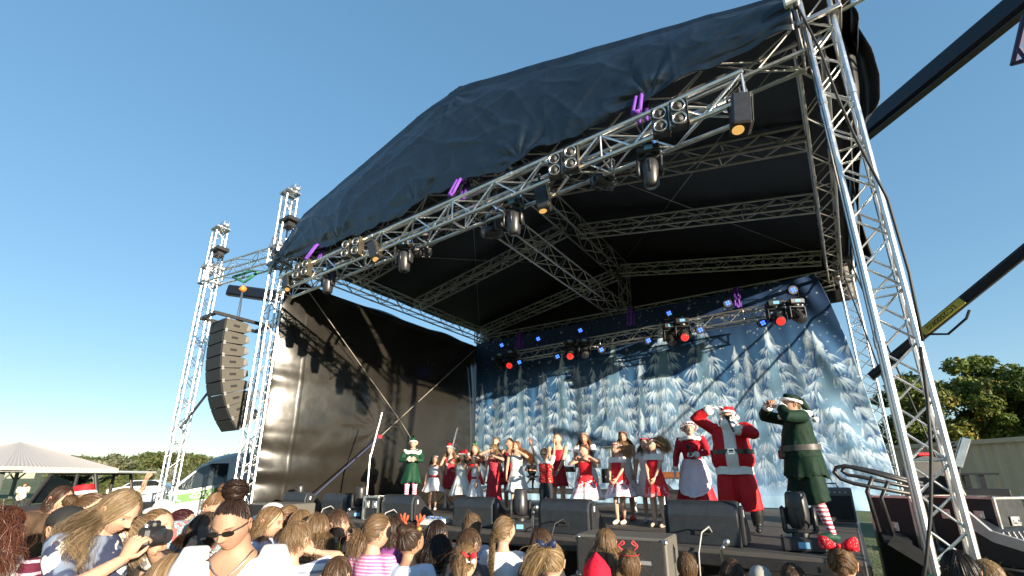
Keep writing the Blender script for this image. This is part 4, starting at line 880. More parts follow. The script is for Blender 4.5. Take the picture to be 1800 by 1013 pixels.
# speakers in front of the stage
def sub(loc, size, rz, label, group, name='subwoofer'):
    sx, sy, sz = size; t = empty(name, loc, label, 'speaker', group, R(rz)); mb = MB(); mb.box((0, .01, sz / 2), (sx, sy, sz), bev=.015); mb.build('cabinet', M['speaker_dark'], t)
    mb = MB(); mb.box((0, -sy / 2 - .004, sz / 2), (sx - .05, .03, sz - .05), bev=.006); mb.build('grille', M['grille'], t)
    for a in (-1, 1):
        mb = MB(); mb.box((a * (sx / 2 + .004), .05, sz * .55), (.012, .07, .14), bev=.004); mb.build('handle', M['black_matte'], t)
        for zz in (.03, sz - .03):
            mb = MB(); mb.box((a * (sx / 2 - .02), -sy / 2 + .02, zz), (.06, .06, .04), bev=.01); mb.build('corner_fitting', M['steel'], t)
    for a in (-.27, .27):
        mb = MB(); mb.box((a * sx, -sy / 2 - .021, sz * .45), (.13 * sx, .006, .035)); mb.build('badge', M['label_dull'], t)
    return t
mat('speaker_dark', (.10, .095, .085), .6, var=.12, vscale=30, bump=.06, bscale=300); mat('label_dull', (.25, .26, .27), .4)
sub((-2.0, 4.95, .985), (.92, .55, .40), 6, 'grille fronted speaker lying on a subwoofer in front of the stage', None, 'front_fill_speaker')
sub((-1.85, 4.75, GZ), (1.35, .95, .63), 6, 'big dark subwoofer under the grille fronted speaker', 'subwoofers in front of the stage')
sub((-9.15, 5.2, GZ), (1.2, .7, .62), 10, 'grey subwoofer at the left end in front of the stage, lower of two', 'subwoofers in front of the stage'); sub((-9.15, 5.2, GZ + .625), (1.1, .66, .50), 10, 'grey speaker lying on the left end subwoofer', 'subwoofers in front of the stage')
sub((-7.6, 5.1, GZ), (1.2, .8, .62), 8, 'dark subwoofer behind the long haired child in stripes', 'subwoofers in front of the stage')
sub((-4.95, 5.0, GZ), (1.2, .8, .70), 8, 'grey subwoofer with handles left of the centre of the stage', 'subwoofers in front of the stage')
sub((-6.15, 5.05, GZ), (1.1, .8, .66), 8, 'dark subwoofer behind the child with toy antlers', 'subwoofers in front of the stage')

# ------------------------------------------------------------------ right side: stair, rail, cases, console, container
t = empty('stair_handrail', (0, 0, 0), 'black tubular handrail sloping down from the right end of the stage', 'handrail'); mb = MB()
YR = 8.4
def py(u, v, Y=YR): return at_y(u, v, Y)
mb.tube([py(1620, 872), py(1500, 850), py(1478, 842), py(1466, 830), py(1470, 822), py(1485, 819), py(1530, 830), py(1625, 856)], .028, 8)
mb.build('rail', M['black_paint'], t, smooth=True); mb = MB()
mb.tube([py(1622, 862, 9.2), py(1510, 838, 9.2), py(1490, 835, 9.2), py(1480, 828, 9.2), py(1484, 821, 9.2), py(1500, 821, 9.2), py(1540, 829, 9.2), py(1622, 850, 9.2)], .028, 8); mb.build('rail', M['black_paint'], t, smooth=True)
for pts in ([py(1534, 838), py(1524, 864), py(1546, 935)], [py(1562, 846), py(1549, 876), py(1575, 955)]):
    mb = MB(); mb.tube(pts, .026, 8); mb.build('post', M['black_paint'], t, smooth=True)
t = empty('stage_stair', (0, 0, 0), 'dark metal stair descending beside the right end of the stage', 'stair'); M['steel_dark'] = mat('steel_dark', (.035, .035, .037), .5, .5, var=.2)
for i in range(5):
    mb = MB(); mb.box((.42 + i * .26, 8.8, DZ - .06 - i * .19), (.28, 1.1, .04)); mb.build('tread', M['steel_dark'], t)
if False: mb.build('treads', M['steel_dark'] if 'steel_dark' in M else mat('steel_dark', (.035, .035, .037), .5, .5, var=.2), t)
for yy in (8.22, 9.38):
    mb = MB(); mb.box((.95, yy, DZ - .47), (1.5, .05, .16), rot=RY(36.2)); mb.build('stringer', M['steel_dark'], t)
fc = flight_case
p = at_d(1690, 925, 6.6); fc((1.42, 9.35, GZ + .62), (.78, .62, .72), -38, 'big black flight case with silver edges right of the front tower, upper of a stack', 'flight cases right of the stage')
fc((1.42, 9.35, GZ), (.82, .66, .60), -38, 'black flight case under the big silver edged case', 'flight cases right of the stage')
fc((.60, 9.6, GZ), (.55, .5, 1.32), -30, 'tall black rack case left behind the front tower', 'flight cases right of the stage', 1)
fc((1.78, 8.75, GZ), (1.1, .6, .52), -38, 'long low black case with silver edges at the lower right corner', 'flight cases right of the stage')
t = empty('mixing_console', (1.62, 8.75, GZ + .56), 'slanted mixing console with white side cheek in an open case', 'mixing console', rz=R(-38))
def side_prism(mb, poly, x0, x1):
    n = len(poly); mb.add([(x0, y, z) for y, z in poly] + [(x1, y, z) for y, z in poly], [tuple(range(n)), tuple(reversed(range(n, 2 * n)))] + [(i, (i + 1) % n, (i + 1) % n + n, i + n) for i in range(n)])
mb = MB(); mb.prism([(-.30, .44), (-.30, .60), (-.24, .62), (-.05, .40), (1.0, .12), (1.0, -.01), (-.05, .27)], .05, (0, -.35, 0)); mb.build('side_cheek', M['case_silver'], t)
mb = MB(); mb.prism([(-.28, 0), (-.28, .52), (-.06, .36), (1.0, .09), (1.0, 0)], .8, (0, -.30, 0)); body = mb.build('body', M['case_black'], t)
kn = MB(); rk = random.Random(2)
for i in range(16):
    for j in range(7):
        x = .02 + i * .06; z = .385 - .258 * (x + .05); kn.lathe([(.014, 0), (.011, .028)], (x, -.25 + j * .10, z - .005), 6)
o = kn.build('control_knobs', M['label_dull'], t); tag(o, kind='stuff')
t = empty('gooseneck_lamp', at_d(1690, 796, 6.9), 'silver box lamp tilted on an arm above the flight cases', 'lamp'); mb = MB(); q_ = RY(-28) @ RX(10)
mb.box((0, 0, 0), (.11, .10, .46), rot=RY(24), bev=.012); mb.build('housing', M['aluminium'], t)
mb = MB()
for k in range(4): mb.tube([(-.03, .08, .15 - .06 * k), (-.14 - .02 * k, .1, .1 - .05 * k), (-.16, .08, -.1), (-.12, .05, -.25)], .012, 5)
mb.build('cable_bundle', M['cable'], t, smooth=True)
mb = MB(); mb.tube([(-.06, .02, -.2), (-.12, .03, -.42), (-.05, .05, -.75)], .016, 6); mb.build('arm', M['black_paint'], t)
t = empty('rack_table', at_d(1715, 848, 6.9), 'small dark table of rack gear behind the flight cases', 'rack'); mb = MB(); mb.box((0, 0, .12), (.5, .3, .03)); mb.box((-.1, 0, 0), (.06, .25, .22)); mb.box((.06, 0, 0), (.06, .25, .22)); mb.box((0, 0, -.14), (.62, .36, .10), bev=.01); mb.build('frame', M['black_paint'], t); 
t = empty('fan', at_d(1632, 838, 7.4), 'round black stage fan seen through the front tower', 'fan', rz=R(20)); mb = MB()
for rr in (.1, .17, .24, .31): mb.tube([(rr * math.cos(a * .2618), -.05, rr * math.sin(a * .2618)) for a in range(25)], .007, 5)
for a in range(12): mb.tube([(0, -.05, 0), (.31 * math.cos(a * .5236), -.05, .31 * math.sin(a * .5236))], .005, 4)
mb.build('guard', M['black_paint'], t); mb = MB(); mb.lathe([(.32, -.08), (.33, 0), (.32, .1)], (0, 0, 0), 28, rot=RX(90)); mb.build('drum', M['black_paint'], t, smooth=40)
mb = MB()
for a in range(5): mb.box(RY(a * 72) @ Vector((.16, 0, 0)), (.24, .015, .12), rot=RY(a * 72) @ RX(30))
mb.build('blades', M['black_matte'], t); mb = MB(); mb.box((0, .05, -.7), (.3, .3, .7)); mb.build('stand', M['black_paint'], t)
mb = MB(); mb.box((0, 0, .35), (.22, .14, .05), bev=.02); mb.build('switch_cap', M['red_plastic'], t)
# shipping container
def container():
    ca, cb = Vector((1.28, 19.9, 0)), Vector((5.9, 15.2, 0)); d = (cb - ca); L = d.length; yaw = math.atan2(d.y, d.x)
    t = empty('shipping_container', (ca.x, ca.y, GZ), 'beige corrugated shipping container behind the right side of the stage', 'container', rz=yaw); H = 2.6; n = int(L / .07)
    P = np.zeros((n + 1, 2, 3)); cyc = [0, 1, 1, 0]
    for i in range(n + 1):
        y = .035 * cyc[i % 4]; P[i, 0] = (L * i / n, y, .15); P[i, 1] = (L * i / n, y, H - .1)
    mb = MB(); mb.grid(P); mb.box((L / 2, 1.25, H / 2), (L - .05, 2.3, H - .1)); mb.build('side_wall', M['container_beige'], t, fix=False)
    mb = MB(); mb.box((L / 2, 0, H - .05), (L + .1, .12, .12)); mb.box((L / 2, 0, .08), (L + .1, .12, .16)); mb.box((0, 0, H / 2), (.14, .14, H)); mb.build('frame', M['container_beige'], t)
    mb = MB(); mb.box((-.02, 1.22, H / 2), (.05, 2.2, H - .3)); dr = mb.build('door', M['container_grey'], t); mb = MB()
    for yy in (.5, 1.0, 1.5, 2.0): mb.tube([(-.07, yy, .2), (-.07, yy, H - .2)], .02, 6)
    mb.build('lock_rod', M['aluminium_dull'], dr)
mat('container_beige', (.58, .44, .28), .55, var=.10, vscale=1.5, stretch=(3, 1, .4)); mat('container_grey', (.42, .43, .42), .5, var=.1)
container()
# ------------------------------------------------------------------ people: builders
V = Vector
mat('skin', (.5, .3, .2), .52, attr=True, spec=.35, var=.09, vscale=22, bump=.12, bscale=160)
def skin_sss():
    p = M['skin'].node_tree.nodes['Principled BSDF']; p.inputs['Subsurface Weight'].default_value = .12; p.inputs['Subsurface Radius'].default_value = (.02, .008, .004)
skin_sss()
mat('hair', (.2, .1, .05), .42, attr=True, spec=.55)
def hair_glow():
    t = M['hair'].node_tree; p = t.nodes['Principled BSDF']; o = t.nodes['Material Output']; a = [n for n in t.nodes if n.type == 'VERTEX_COLOR'][0]
    tr = t.nodes.new('ShaderNodeBsdfTranslucent'); t.links.new(a.outputs[0], tr.inputs[0]); mx = t.nodes.new('ShaderNodeMixShader'); mx.inputs[0].default_value = .38
    t.links.new(p.outputs[0], mx.inputs[1]); t.links.new(tr.outputs[0], mx.inputs[2]); t.links.new(mx.outputs[0], o.inputs[0])
hair_glow()
mat('fur_white', (.78, .76, .74), .95, var=.12, vscale=40, bump=.9, bscale=60, sheen=.3)
mat('leather_black', (.015, .015, .016), .3, bump=.1, bscale=60)
mat('dark_lens', (.012, .010, .010), .08, spec=.8)
mat('gold_thread', (.6, .42, .12), .35, .8)
_cm = {}
def cloth(col, rough=.8, sheen=.2, bump=.35, var=.10, bscale=14):
    k = (tuple(col), rough, sheen)
    if k not in _cm: _cm[k] = mat('cloth_%d' % len(_cm), col, rough, sheen=0, bump=bump, bscale=bscale, var=var, vscale=9, spec=.25)
    return _cm[k]
def pattern(kind, c1, c2, scale=10, thr=.5, axis='Z', c3=None):
    k = (kind, tuple(c1), tuple(c2), scale, thr, axis)
    if k in _cm: return _cm[k]
    m = bpy.data.materials.new('pattern_%d' % len(_cm)); m.use_nodes = True; t = m.node_tree; p = t.nodes['Principled BSDF']; p.inputs['Roughness'].default_value = .8; p.inputs['Specular IOR Level'].default_value = .25
    tc = t.nodes.new('ShaderNodeTexCoord'); mx = t.nodes.new('ShaderNodeMix'); mx.data_type = 'RGBA'; mx.inputs[6].default_value = (*c1, 1); mx.inputs[7].default_value = (*c2, 1)
    if kind == 'stripe':
        w_ = t.nodes.new('ShaderNodeTexWave'); w_.bands_direction = axis; w_.inputs['Scale'].default_value = scale; w_.inputs['Distortion'].default_value = .8; w_.inputs['Detail Scale'].default_value = 2
        t.links.new(tc.outputs['Object'], w_.inputs[0]); fac = w_.outputs['Fac']
    elif kind == 'flower':
        w_ = t.nodes.new('ShaderNodeTexVoronoi'); w_.inputs['Scale'].default_value = scale; n_ = t.nodes.new('ShaderNodeTexNoise'); n_.inputs['Scale'].default_value = scale * 1.6
        vm = t.nodes.new('ShaderNodeVectorMath'); vm.operation = 'MULTIPLY_ADD'; vm.inputs[1].default_value = (.12, .12, .12); t.links.new(n_.outputs['Color'], vm.inputs[0]); t.links.new(tc.outputs['Object'], vm.inputs[2]); t.links.new(tc.outputs['Object'], n_.inputs[0])
        t.links.new(vm.outputs[0], w_.inputs[0]); fac = w_.outputs['Distance']
    elif kind == 'swirl':
        w_ = t.nodes.new('ShaderNodeTexVoronoi'); w_.inputs['Scale'].default_value = scale; t.links.new(tc.outputs['Object'], w_.inputs[0])
        s_ = t.nodes.new('ShaderNodeMath'); s_.operation = 'SINE'; m_ = t.nodes.new('ShaderNodeMath'); m_.operation = 'MULTIPLY'; m_.inputs[1].default_value = 32; t.links.new(w_.outputs['Distance'], m_.inputs[0]); t.links.new(m_.outputs[0], s_.inputs[0]); fac = s_.outputs[0]
    else:
        w_ = t.nodes.new('ShaderNodeTexNoise'); w_.inputs['Scale'].default_value = scale; w_.inputs['Detail'].default_value = 2; t.links.new(tc.outputs['Object'], w_.inputs[0]); fac = w_.outputs[0]
    r = t.nodes.new('ShaderNodeMapRange'); r.inputs['From Min'].default_value = thr - .03; r.inputs['From Max'].default_value = thr + .03; t.links.new(fac, r.inputs[0]); t.links.new(r.outputs[0], mx.inputs[0])
    last = mx.outputs[2]
    if c3:
        n3 = t.nodes.new('ShaderNodeTexNoise'); n3.inputs['Scale'].default_value = scale * .8; t.links.new(tc.outputs['Object'], n3.inputs[0]); r3 = t.nodes.new('ShaderNodeMapRange'); r3.inputs['From Min'].default_value = .56; r3.inputs['From Max'].default_value = .60; t.links.new(n3.outputs[0], r3.inputs[0])
        m3 = t.nodes.new('ShaderNodeMix'); m3.data_type = 'RGBA'; t.links.new(r3.outputs[0], m3.inputs[0]); t.links.new(last, m3.inputs[6]); m3.inputs[7].default_value = (*c3, 1); last = m3.outputs[2]
    t.links.new(last, p.inputs['Base Color'])
    n2 = t.nodes.new('ShaderNodeTexNoise'); n2.inputs['Scale'].default_value = 14; t.links.new(tc.outputs['Object'], n2.inputs[0]); b = t.nodes.new('ShaderNodeBump'); b.inputs['Strength'].default_value = .35; b.inputs['Distance'].default_value = .02; t.links.new(n2.outputs[0], b.inputs['Height']); t.links.new(b.outputs[0], p.inputs['Normal'])
    _cm[k] = m; return m
def dress_print(c_top, c_low, c_hem, z0, z1, seed=0):
    """red skirt whose lower part breaks up into a white printed border (print bound to height on the garment)"""
    m = bpy.data.materials.new('dress_print_%d' % len(_cm)); _cm[m.name] = m; m.use_nodes = True; t = m.node_tree; p = t.nodes['Principled BSDF']; p.inputs['Roughness'].default_value = .75
    tc = t.nodes.new('ShaderNodeTexCoord'); sx = t.nodes.new('ShaderNodeSeparateXYZ'); t.links.new(tc.outputs['Object'], sx.inputs[0]); n = t.nodes.new('ShaderNodeTexNoise'); n.inputs['Scale'].default_value = 16; n.inputs['Detail'].default_value = 3; t.links.new(tc.outputs['Object'], n.inputs[0])
    mr = t.nodes.new('ShaderNodeMapRange'); mr.inputs['From Min'].default_value = z0; mr.inputs['From Max'].default_value = z1; t.links.new(sx.outputs[2], mr.inputs[0])
    ad = t.nodes.new('ShaderNodeMath'); ad.operation = 'MULTIPLY_ADD'; ad.inputs[1].default_value = 1.7; t.links.new(n.outputs[0], ad.inputs[0]); sb = t.nodes.new('ShaderNodeMath'); sb.operation = 'SUBTRACT'; t.links.new(mr.outputs[0], sb.inputs[0]); sb.inputs[1].default_value = .85; t.links.new(sb.outputs[0], ad.inputs[2])
    r = t.nodes.new('ShaderNodeValToRGB'); r.color_ramp.interpolation = 'CONSTANT'; e = r.color_ramp.elements; e[0].color = (*c_hem, 1); e[1].position = .62; e[1].color = (*c_top, 1); x = e.new(.42); x.color = (*c_low, 1); x2 = e.new(.50); x2.color = (*c_hem, 1)
    t.links.new(ad.outputs[0], r.inputs[0]); t.links.new(r.outputs[0], p.inputs['Base Color']); return m

def remeshed(mb, voxel, it=5, fac=.6):
    me = bpy.data.meshes.new('t'); me.from_pydata(mb.v, [], mb.f); bm = bmesh.new(); bm.from_mesh(me); bmesh.ops.recalc_face_normals(bm, faces=bm.faces); bm.to_mesh(me); bm.free()
    o = bpy.data.objects.new('t', me); C.objects.link(o); r = o.modifiers.new('r', 'REMESH'); r.mode = 'VOXEL'; r.voxel_size = voxel
    if it: s = o.modifiers.new('s', 'SMOOTH'); s.iterations = it; s.factor = fac
    dg = bpy.context.evaluated_depsgraph_get(); ev = o.evaluated_get(dg); m2 = ev.to_mesh(); n = len(m2.vertices); co = np.empty(n * 3); m2.vertices.foreach_get('co', co); fs = [tuple(p.vertices) for p in m2.polygons]; ev.to_mesh_clear()
    bpy.data.objects.remove(o); bpy.data.meshes.remove(me); return co.reshape(-1, 3), fs
def loft(mb, rings, n=16, cap=True, power=2.0):
    """rings: (center, rx, ry) horizontal ellipses, or (center, rx, ry, rot)"""
    vs_ = []; fs_ = []
    for rg_ in rings:
        c, rx, ry = V(rg_[0]), rg_[1], rg_[2]; ro = rg_[3] if len(rg_) > 3 else None
        for j in range(n):
            a = 2 * math.pi * j / n; ca, sa = math.cos(a), math.sin(a)
            q = V((rx * abs(ca) ** (2 / power) * (1 if ca > 0 else -1), ry * abs(sa) ** (2 / power) * (1 if sa > 0 else -1), 0))
            vs_.append(c + (ro @ q if ro else q))
    k = len(rings)
    for i in range(k - 1):
        for j in range(n): fs_.append((i * n + j, i * n + (j + 1) % n, (i + 1) * n + (j + 1) % n, (i + 1) * n + j))
    if cap: fs_.append(tuple(reversed(range(n)))); fs_.append(tuple(range((k - 1) * n, k * n)))
    mb.add(vs_, fs_); return mb
def limb(mb, pts, rs, n=10, sub=3):
    """tapered tube through joints with rounded ends"""
    P = [V(p) for p in pts]; out_ = []; rr = []
    for i in range(len(P) - 1):
        for k in range(sub):
            t = k / sub; out_.append(P[i].lerp(P[i + 1], t)); rr.append(rs[i] + (rs[i + 1] - rs[i]) * t)
    out_.append(P[-1]); rr.append(rs[-1])
    d0 = (out_[0] - out_[1]).normalized(); d1 = (out_[-1] - out_[-2]).normalized()
    out_ = [out_[0] + d0 * rr[0] * .8] + out_ + [out_[-1] + d1 * rr[-1] * .8]; rr = [rr[0] * .5] + rr + [rr[-1] * .5]
    mb.tube(out_, rr, n)
def ik(s, t, l1, l2, hint):
    s, t = V(s), V(t); d = t - s; L = d.length
    if L > (l1 + l2) * .995: t = s + d * ((l1 + l2) * .995 / L); d = t - s; L = d.length
    if L < abs(l1 - l2) * 1.05: L = abs(l1 - l2) * 1.05
    a = (l1 * l1 - l2 * l2 + L * L) / (2 * L); h = math.sqrt(max(0, l1 * l1 - a * a)); dn = d.normalized(); hn = V(hint); hn = hn - dn * hn.dot(dn); hn = hn.normalized() if hn.length > 1e-6 else dn.orthogonal().normalized()
    return s + dn * a + hn * h, t
PROP = {  # fractions of the height
    'kid': dict(hf=.158, neck=.835, sz=.785, sw=.098, hip=.475, hj=.046, knee=.26, ua=.150, fa=.135, g=.90, lr=.90, waist=1.08),
    'teen': dict(hf=.142, neck=.85, sz=.81, sw=.108, hip=.49, hj=.048, knee=.275, ua=.160, fa=.142, g=.90, lr=.92, waist=1.0),
    'woman': dict(hf=.133, neck=.858, sz=.818, sw=.110, hip=.495, hj=.050, knee=.28, ua=.163, fa=.145, g=1.0, lr=1.0, waist=1.0),
    'man': dict(hf=.133, neck=.858, sz=.822, sw=.128, hip=.50, hj=.050, knee=.28, ua=.165, fa=.148, g=1.12, lr=1.06, waist=1.15)}
class Body: pass
def solve(kind, H, pose):
    p = PROP[kind]; b = Body(); b.k = kind; b.H = H; b.p = p; b.pose = pose
    lean = RX(pose.get('lean', 0)) @ RY(pose.get('side', 0)) @ RZ(pose.get('twist', 0)); piv = V((0, 0, p['hip'] * H)); b.lean = lean; b.piv = piv
    b.up = lambda q: piv + lean @ (V(q) - piv)
    b.off = V((pose.get('shift', 0) * H, 0, 0))
    b.neck = b.up((0, .004 * H, p['neck'] * H)); hh = p['hf'] * H; b.hh = hh
    b.hrot = RZ(pose.get('hyaw', 0)) @ RX(pose.get('hpitch', 0)) @ RY(pose.get('hroll', 0)); b.hrot = (RX(pose.get('lean', 0) * .6) @ RY(pose.get('side', 0) * .5)) @ b.hrot
    b.head = b.up((0, -.010 * H, p['neck'] * H)) + b.hrot @ V((0, -.01 * hh, .46 * hh)) + V((0, 0, .035 * H * 0))
    b.sh = {}; b.el = {}; b.wr = {}; b.kn = {}; b.an = {}; b.hipj = {}
    for s, nm in ((1, 'L'), (-1, 'R')):
        b.sh[nm] = b.up((s * p['sw'] * H, 0, p['sz'] * H)); tgt = pose.get('arm' + nm, (s * .155, -.035, .435)); tg = V(tgt) * H
        hint = V(pose.get('elbow' + nm, (s * .8, .6, -.5))); b.el[nm], b.wr[nm] = ik(b.sh[nm], tg, p['ua'] * H, p['fa'] * H, hint)
        b.hipj[nm] = V((s * p['hj'] * H, 0, p['hip'] * H)); ft = V(pose.get('foot' + nm, (s * .055, 0, 0))) * H
        b.kn[nm], b.an[nm] = ik(b.hipj[nm], ft + V((0, .012 * H, .042 * H)), (p['hip'] - p['knee']) * H, (p['knee'] - .042) * H, V(pose.get('knee' + nm, (s * .15, -1, 0))))
    return b
TOR = [(.455, .062, .052, 0), (.49, .090, .066, .004), (.535, .098, .070, .004), (.58, .085, .060, 0), (.625, .074, .054, -.002), (.67, .079, .058, -.004), (.72, .088, .064, -.006), (.765, .094, .062, -.002), (.80, .088, .052, .002), (.825, .062, .044, .004), (.845, .038, .037, .004), (.885, .033, .034, 0)]
def tor_at(b, zf, inf=0.0):
    p = b.p; zs = [t[0] for t in TOR]; k = (p['sz'] / .818); q = np.clip(zf / k, zs[0], zs[-1]) if zf > .6 else zf
    rx = np.interp(q, zs, [t[1] for t in TOR]); ry = np.interp(q, zs, [t[2] for t in TOR]); yo = np.interp(q, zs, [t[3] for t in TOR])
    g = p['g'] * b.pose.get('girth', 1.0) if zf < p['sz'] * .985 else 1.0
    w_ = 1 + (p['waist'] - 1) * math.exp(-((zf - .62) / .06) ** 2); bl = b.pose.get('belly', 0) * math.exp(-((zf - .61) / .095) ** 2)
    bust = b.pose.get('bust', 0) * math.exp(-((zf - .735) / .035) ** 2)
    return rx * g * w_ * b.H * (1 + bl * .6) + inf, ry * g * w_ * b.H * (1 + bl) + inf + bust * b.H * .5, (yo - bl * .035 - bust * .5) * b.H
def torso(mb, b, z0, z1, inf=0.0, n=20, steps=12, power=2.3):
    rings = []
    for i in range(steps + 1):
        zf = z0 + (z1 - z0) * i / steps; rx, ry, yo = tor_at(b, zf, inf)
        if zf < b.p['hip'] + .03: c = V((0, yo, zf * b.H)); rings.append((c, rx, ry))
        else: rings.append((b.up((0, yo, zf * b.H)), rx, ry, b.lean))
    return loft(mb, rings, n, power=power)
def arm_path(b, nm, frac=1.0):
    pts = [b.sh[nm], b.el[nm], b.wr[nm]]; l1, l2 = (pts[1] - pts[0]).length, (pts[2] - pts[1]).length; L = (l1 + l2) * frac
    if L <= l1: return [pts[0], pts[0].lerp(pts[1], L / l1)]
    return [pts[0], pts[1], pts[1].lerp(pts[2], min(1, (L - l1) / l2))]
def hand(mb, wrist, d, nrm, L, curl=35, spread=7, thumb=1, grip=False, point=False):
    """palm, four separate fingers of unequal length and a thumb leaving the side of the palm"""
    d = V(d).normalized(); nrm = V(nrm); nrm = (nrm - d * nrm.dot(d)).normalized(); s = d.cross(nrm) * thumb     # s points to the thumb side
    ro = Matrix((s, nrm, d)).transposed(); pl = L * .52
    loft(mb, [(wrist - d * L * .06, L * .15, L * .12, ro), (wrist + d * pl * .15, L * .165, L * .12, ro), (wrist + d * pl * .55, L * .215, L * .115, ro), (wrist + d * pl * .95, L * .22, L * .095, ro), (wrist + d * pl * 1.03, L * .20, L * .06, ro)], 10)
    for i, (fl, off) in enumerate([(.44, .155), (.49, .052), (.46, -.052), (.36, -.150)]):
        c = wrist + d * pl * .96 + s * off * L; r_ = L * (.052 if i < 3 else .045); dd = (d + s * math.tan(R(spread * (1.5 - i)))).normalized(); pts = [c]; ang = 0
        cu = curl * (1 + .12 * i) if not (point and i == 0) else 5
        for k, seg in enumerate((.44, .32, .24)):
            ang += R(cu * (.75 if k == 0 else 1.0)); pts.append(pts[-1] + (dd * math.cos(ang) - nrm * -1 * math.sin(ang) * -1) * 0 + (dd * math.cos(ang) + nrm * math.sin(ang)) * fl * L * seg)
        mb.tube(pts + [pts[-1] + (pts[-1] - pts[-2]).normalized() * r_ * .6], [r_, r_, r_ * .93, r_ * .85, r_ * .45], 6)
    t0 = wrist + d * pl * .22 + s * L * .13; t1 = t0 + (s * .75 + d * .65 + nrm * .15).normalized() * L * .2; t2 = t1 + (s * (.1 if grip else .45) + d * .9 + nrm * (.55 if grip else .2)).normalized() * L * .17; t3 = t2 + (s * (-.2 if grip else .3) + d * .9 + nrm * (.6 if grip else .25)).normalized() * L * .12
    mb.tube([t0 - s * L * .05, t0, t1, t2, t3], [L * .07, L * .075, L * .062, L * .053, L * .03], 6)
SKIN = {'fair': (.48, .29, .205), 'tan': (.36, .205, .13), 'pale': (.64, .43, .33), 'warm': (.35, .20, .135), 'brown': (.30, .17, .10)}
def head_mesh(b, res, skin, mouth=0.0, lips=(.42, .16, .13), brow=(.12, .07, .04), eyes=True):
    nu, nv = res; hh = b.hh; kid = b.k == 'kid'; a, bb, c = (.365 if kid else .335) * hh, (.435 if kid else .42) * hh, .5 * hh
    th = np.linspace(0, 2 * np.pi, nu, endpoint=False); ph = np.linspace(-np.pi / 2, np.pi / 2, nv)
    # finer spacing over the face: azimuth measured from the face (-Y)
    th = th - .35 * np.sin(th); T, Ph = np.meshgrid(th, ph, indexing='ij')
    X = np.sin(T) * np.cos(Ph); Y = -np.cos(T) * np.cos(Ph); Z = np.sin(Ph)
    jaw = np.clip(-Z, 0, 1); px = a * X * (1 - (.20 if kid else .24) * jaw ** 1.3); py = bb * Y * np.where(Y > 0, 1 - .42 * jaw ** 1.1, 1 - .05 * jaw); pz = c * Z
    py = py + np.where(Y > 0, 0, -.03 * hh * jaw)
    fx, fz = px / hh, pz / hh; front = np.clip(-Y, 0, 1) ** .7
    g = lambda x0, z0, sx, sz: np.exp(-((fx - x0) / sx) ** 2 - ((fz - z0) / sz) ** 2) * front
    nl = .7 if kid else 1.0
    d = .085 * nl * g(0, -.11, .050, .055) + .045 * nl * g(0, -.03, .035, .09) + .022 * nl * (g(.05, -.125, .035, .03) + g(-.05, -.125, .035, .03))
    d -= .040 * (g(.145, .015, .075, .05) + g(-.145, .015, .075, .05)); d += .018 * (g(.14, .10, .10, .03) + g(-.14, .10, .10, .03))
    d += .026 * g(0, -.245, .10, .022) + .028 * g(0, -.295, .085, .022) - .016 * g(0, -.27, .11, .012) + .034 * g(0, -.41, .09, .06) - .012 * g(0, -.34, .12, .025)
    d += .022 * (g(.19, -.10, .09, .09) + g(-.19, -.10, .09, .09)) + .012 * (g(.145, .012, .045, .03) + g(-.145, .012, .045, .03))
    if mouth: d -= .10 * mouth * g(0, -.27, .055, .03 * (1 + mouth))
    py = py - d * hh
    co = np.stack([px, py, pz], -1).reshape(-1, 3)
    col = np.ones((nu, nv, 3)) * np.array(skin)
    def paint(mask, cc): col[...] = col * (1 - mask[..., None]) + np.array(cc) * mask[..., None]
    sm = lambda v, e0, e1: np.clip((v - e0) / (e1 - e0), 0, 1)
    blush = .22 * (g(.20, -.10, .10, .08) + g(-.20, -.10, .10, .08)); paint(blush, (.6, .22, .17))
    fr = (Y < -.1)
    ml = 1 - sm(((fx / (.095 + .02 * mouth)) ** 2 + ((fz + .27) / (.030 + .035 * mouth)) ** 2), .7, 1.1); paint(ml * fr * .85, lips)
    if mouth > .2: paint((1 - sm(((fx / .07) ** 2 + ((fz + .272) / (.045 * mouth)) ** 2), .6, 1.0)) * fr, (.10, .02, .02))
    elif mouth > .05: paint((1 - sm(((fx / .075) ** 2 + ((fz + .268) / .014) ** 2), .6, 1.0)) * fr, (.75, .72, .68))
    else: paint((1 - sm(((fx / .085) ** 2 + ((fz + .270) / .006) ** 2), .5, 1.2)) * fr * .6, (.15, .04, .04))
    for s in (-1, 1):
        paint((1 - sm((((fx - s * .15) / .085) ** 2 + ((fz - .105 + .25 * (np.abs(fx) - .15) ** 2 * 4) / .018) ** 2), .5, 1.1)) * fr * .8, brow)
        if eyes:
            paint((1 - sm((((fx - s * .145) / .066) ** 2 + ((fz - .017) / .034) ** 2), .75, 1.05)) * fr * .9, (.10, .05, .04))
            paint((1 - sm((((fx - s * .145) / .058) ** 2 + ((fz - .012) / .025) ** 2), .7, 1.0)) * fr, (.72, .68, .64))
            paint((1 - sm((((fx - s * .145) / .026) ** 2 + ((fz - .014) / .026) ** 2), .7, 1.0)) * fr, (.035, .025, .02))
        paint((1 - sm((((fx - s * .032) / .018) ** 2 + ((fz + .150) / .012) ** 2), .5, 1.2)) * fr * .5, (.25, .09, .07))
    fs = []
    for i in range(nu):
        for j in range(nv - 1): fs.append((i * nv + j, ((i + 1) % nu) * nv + j, ((i + 1) % nu) * nv + j + 1, i * nv + j + 1))
    # ears
    vs = [tuple(v) for v in co]; cols = [tuple(x) for x in col.reshape(-1, 3)]
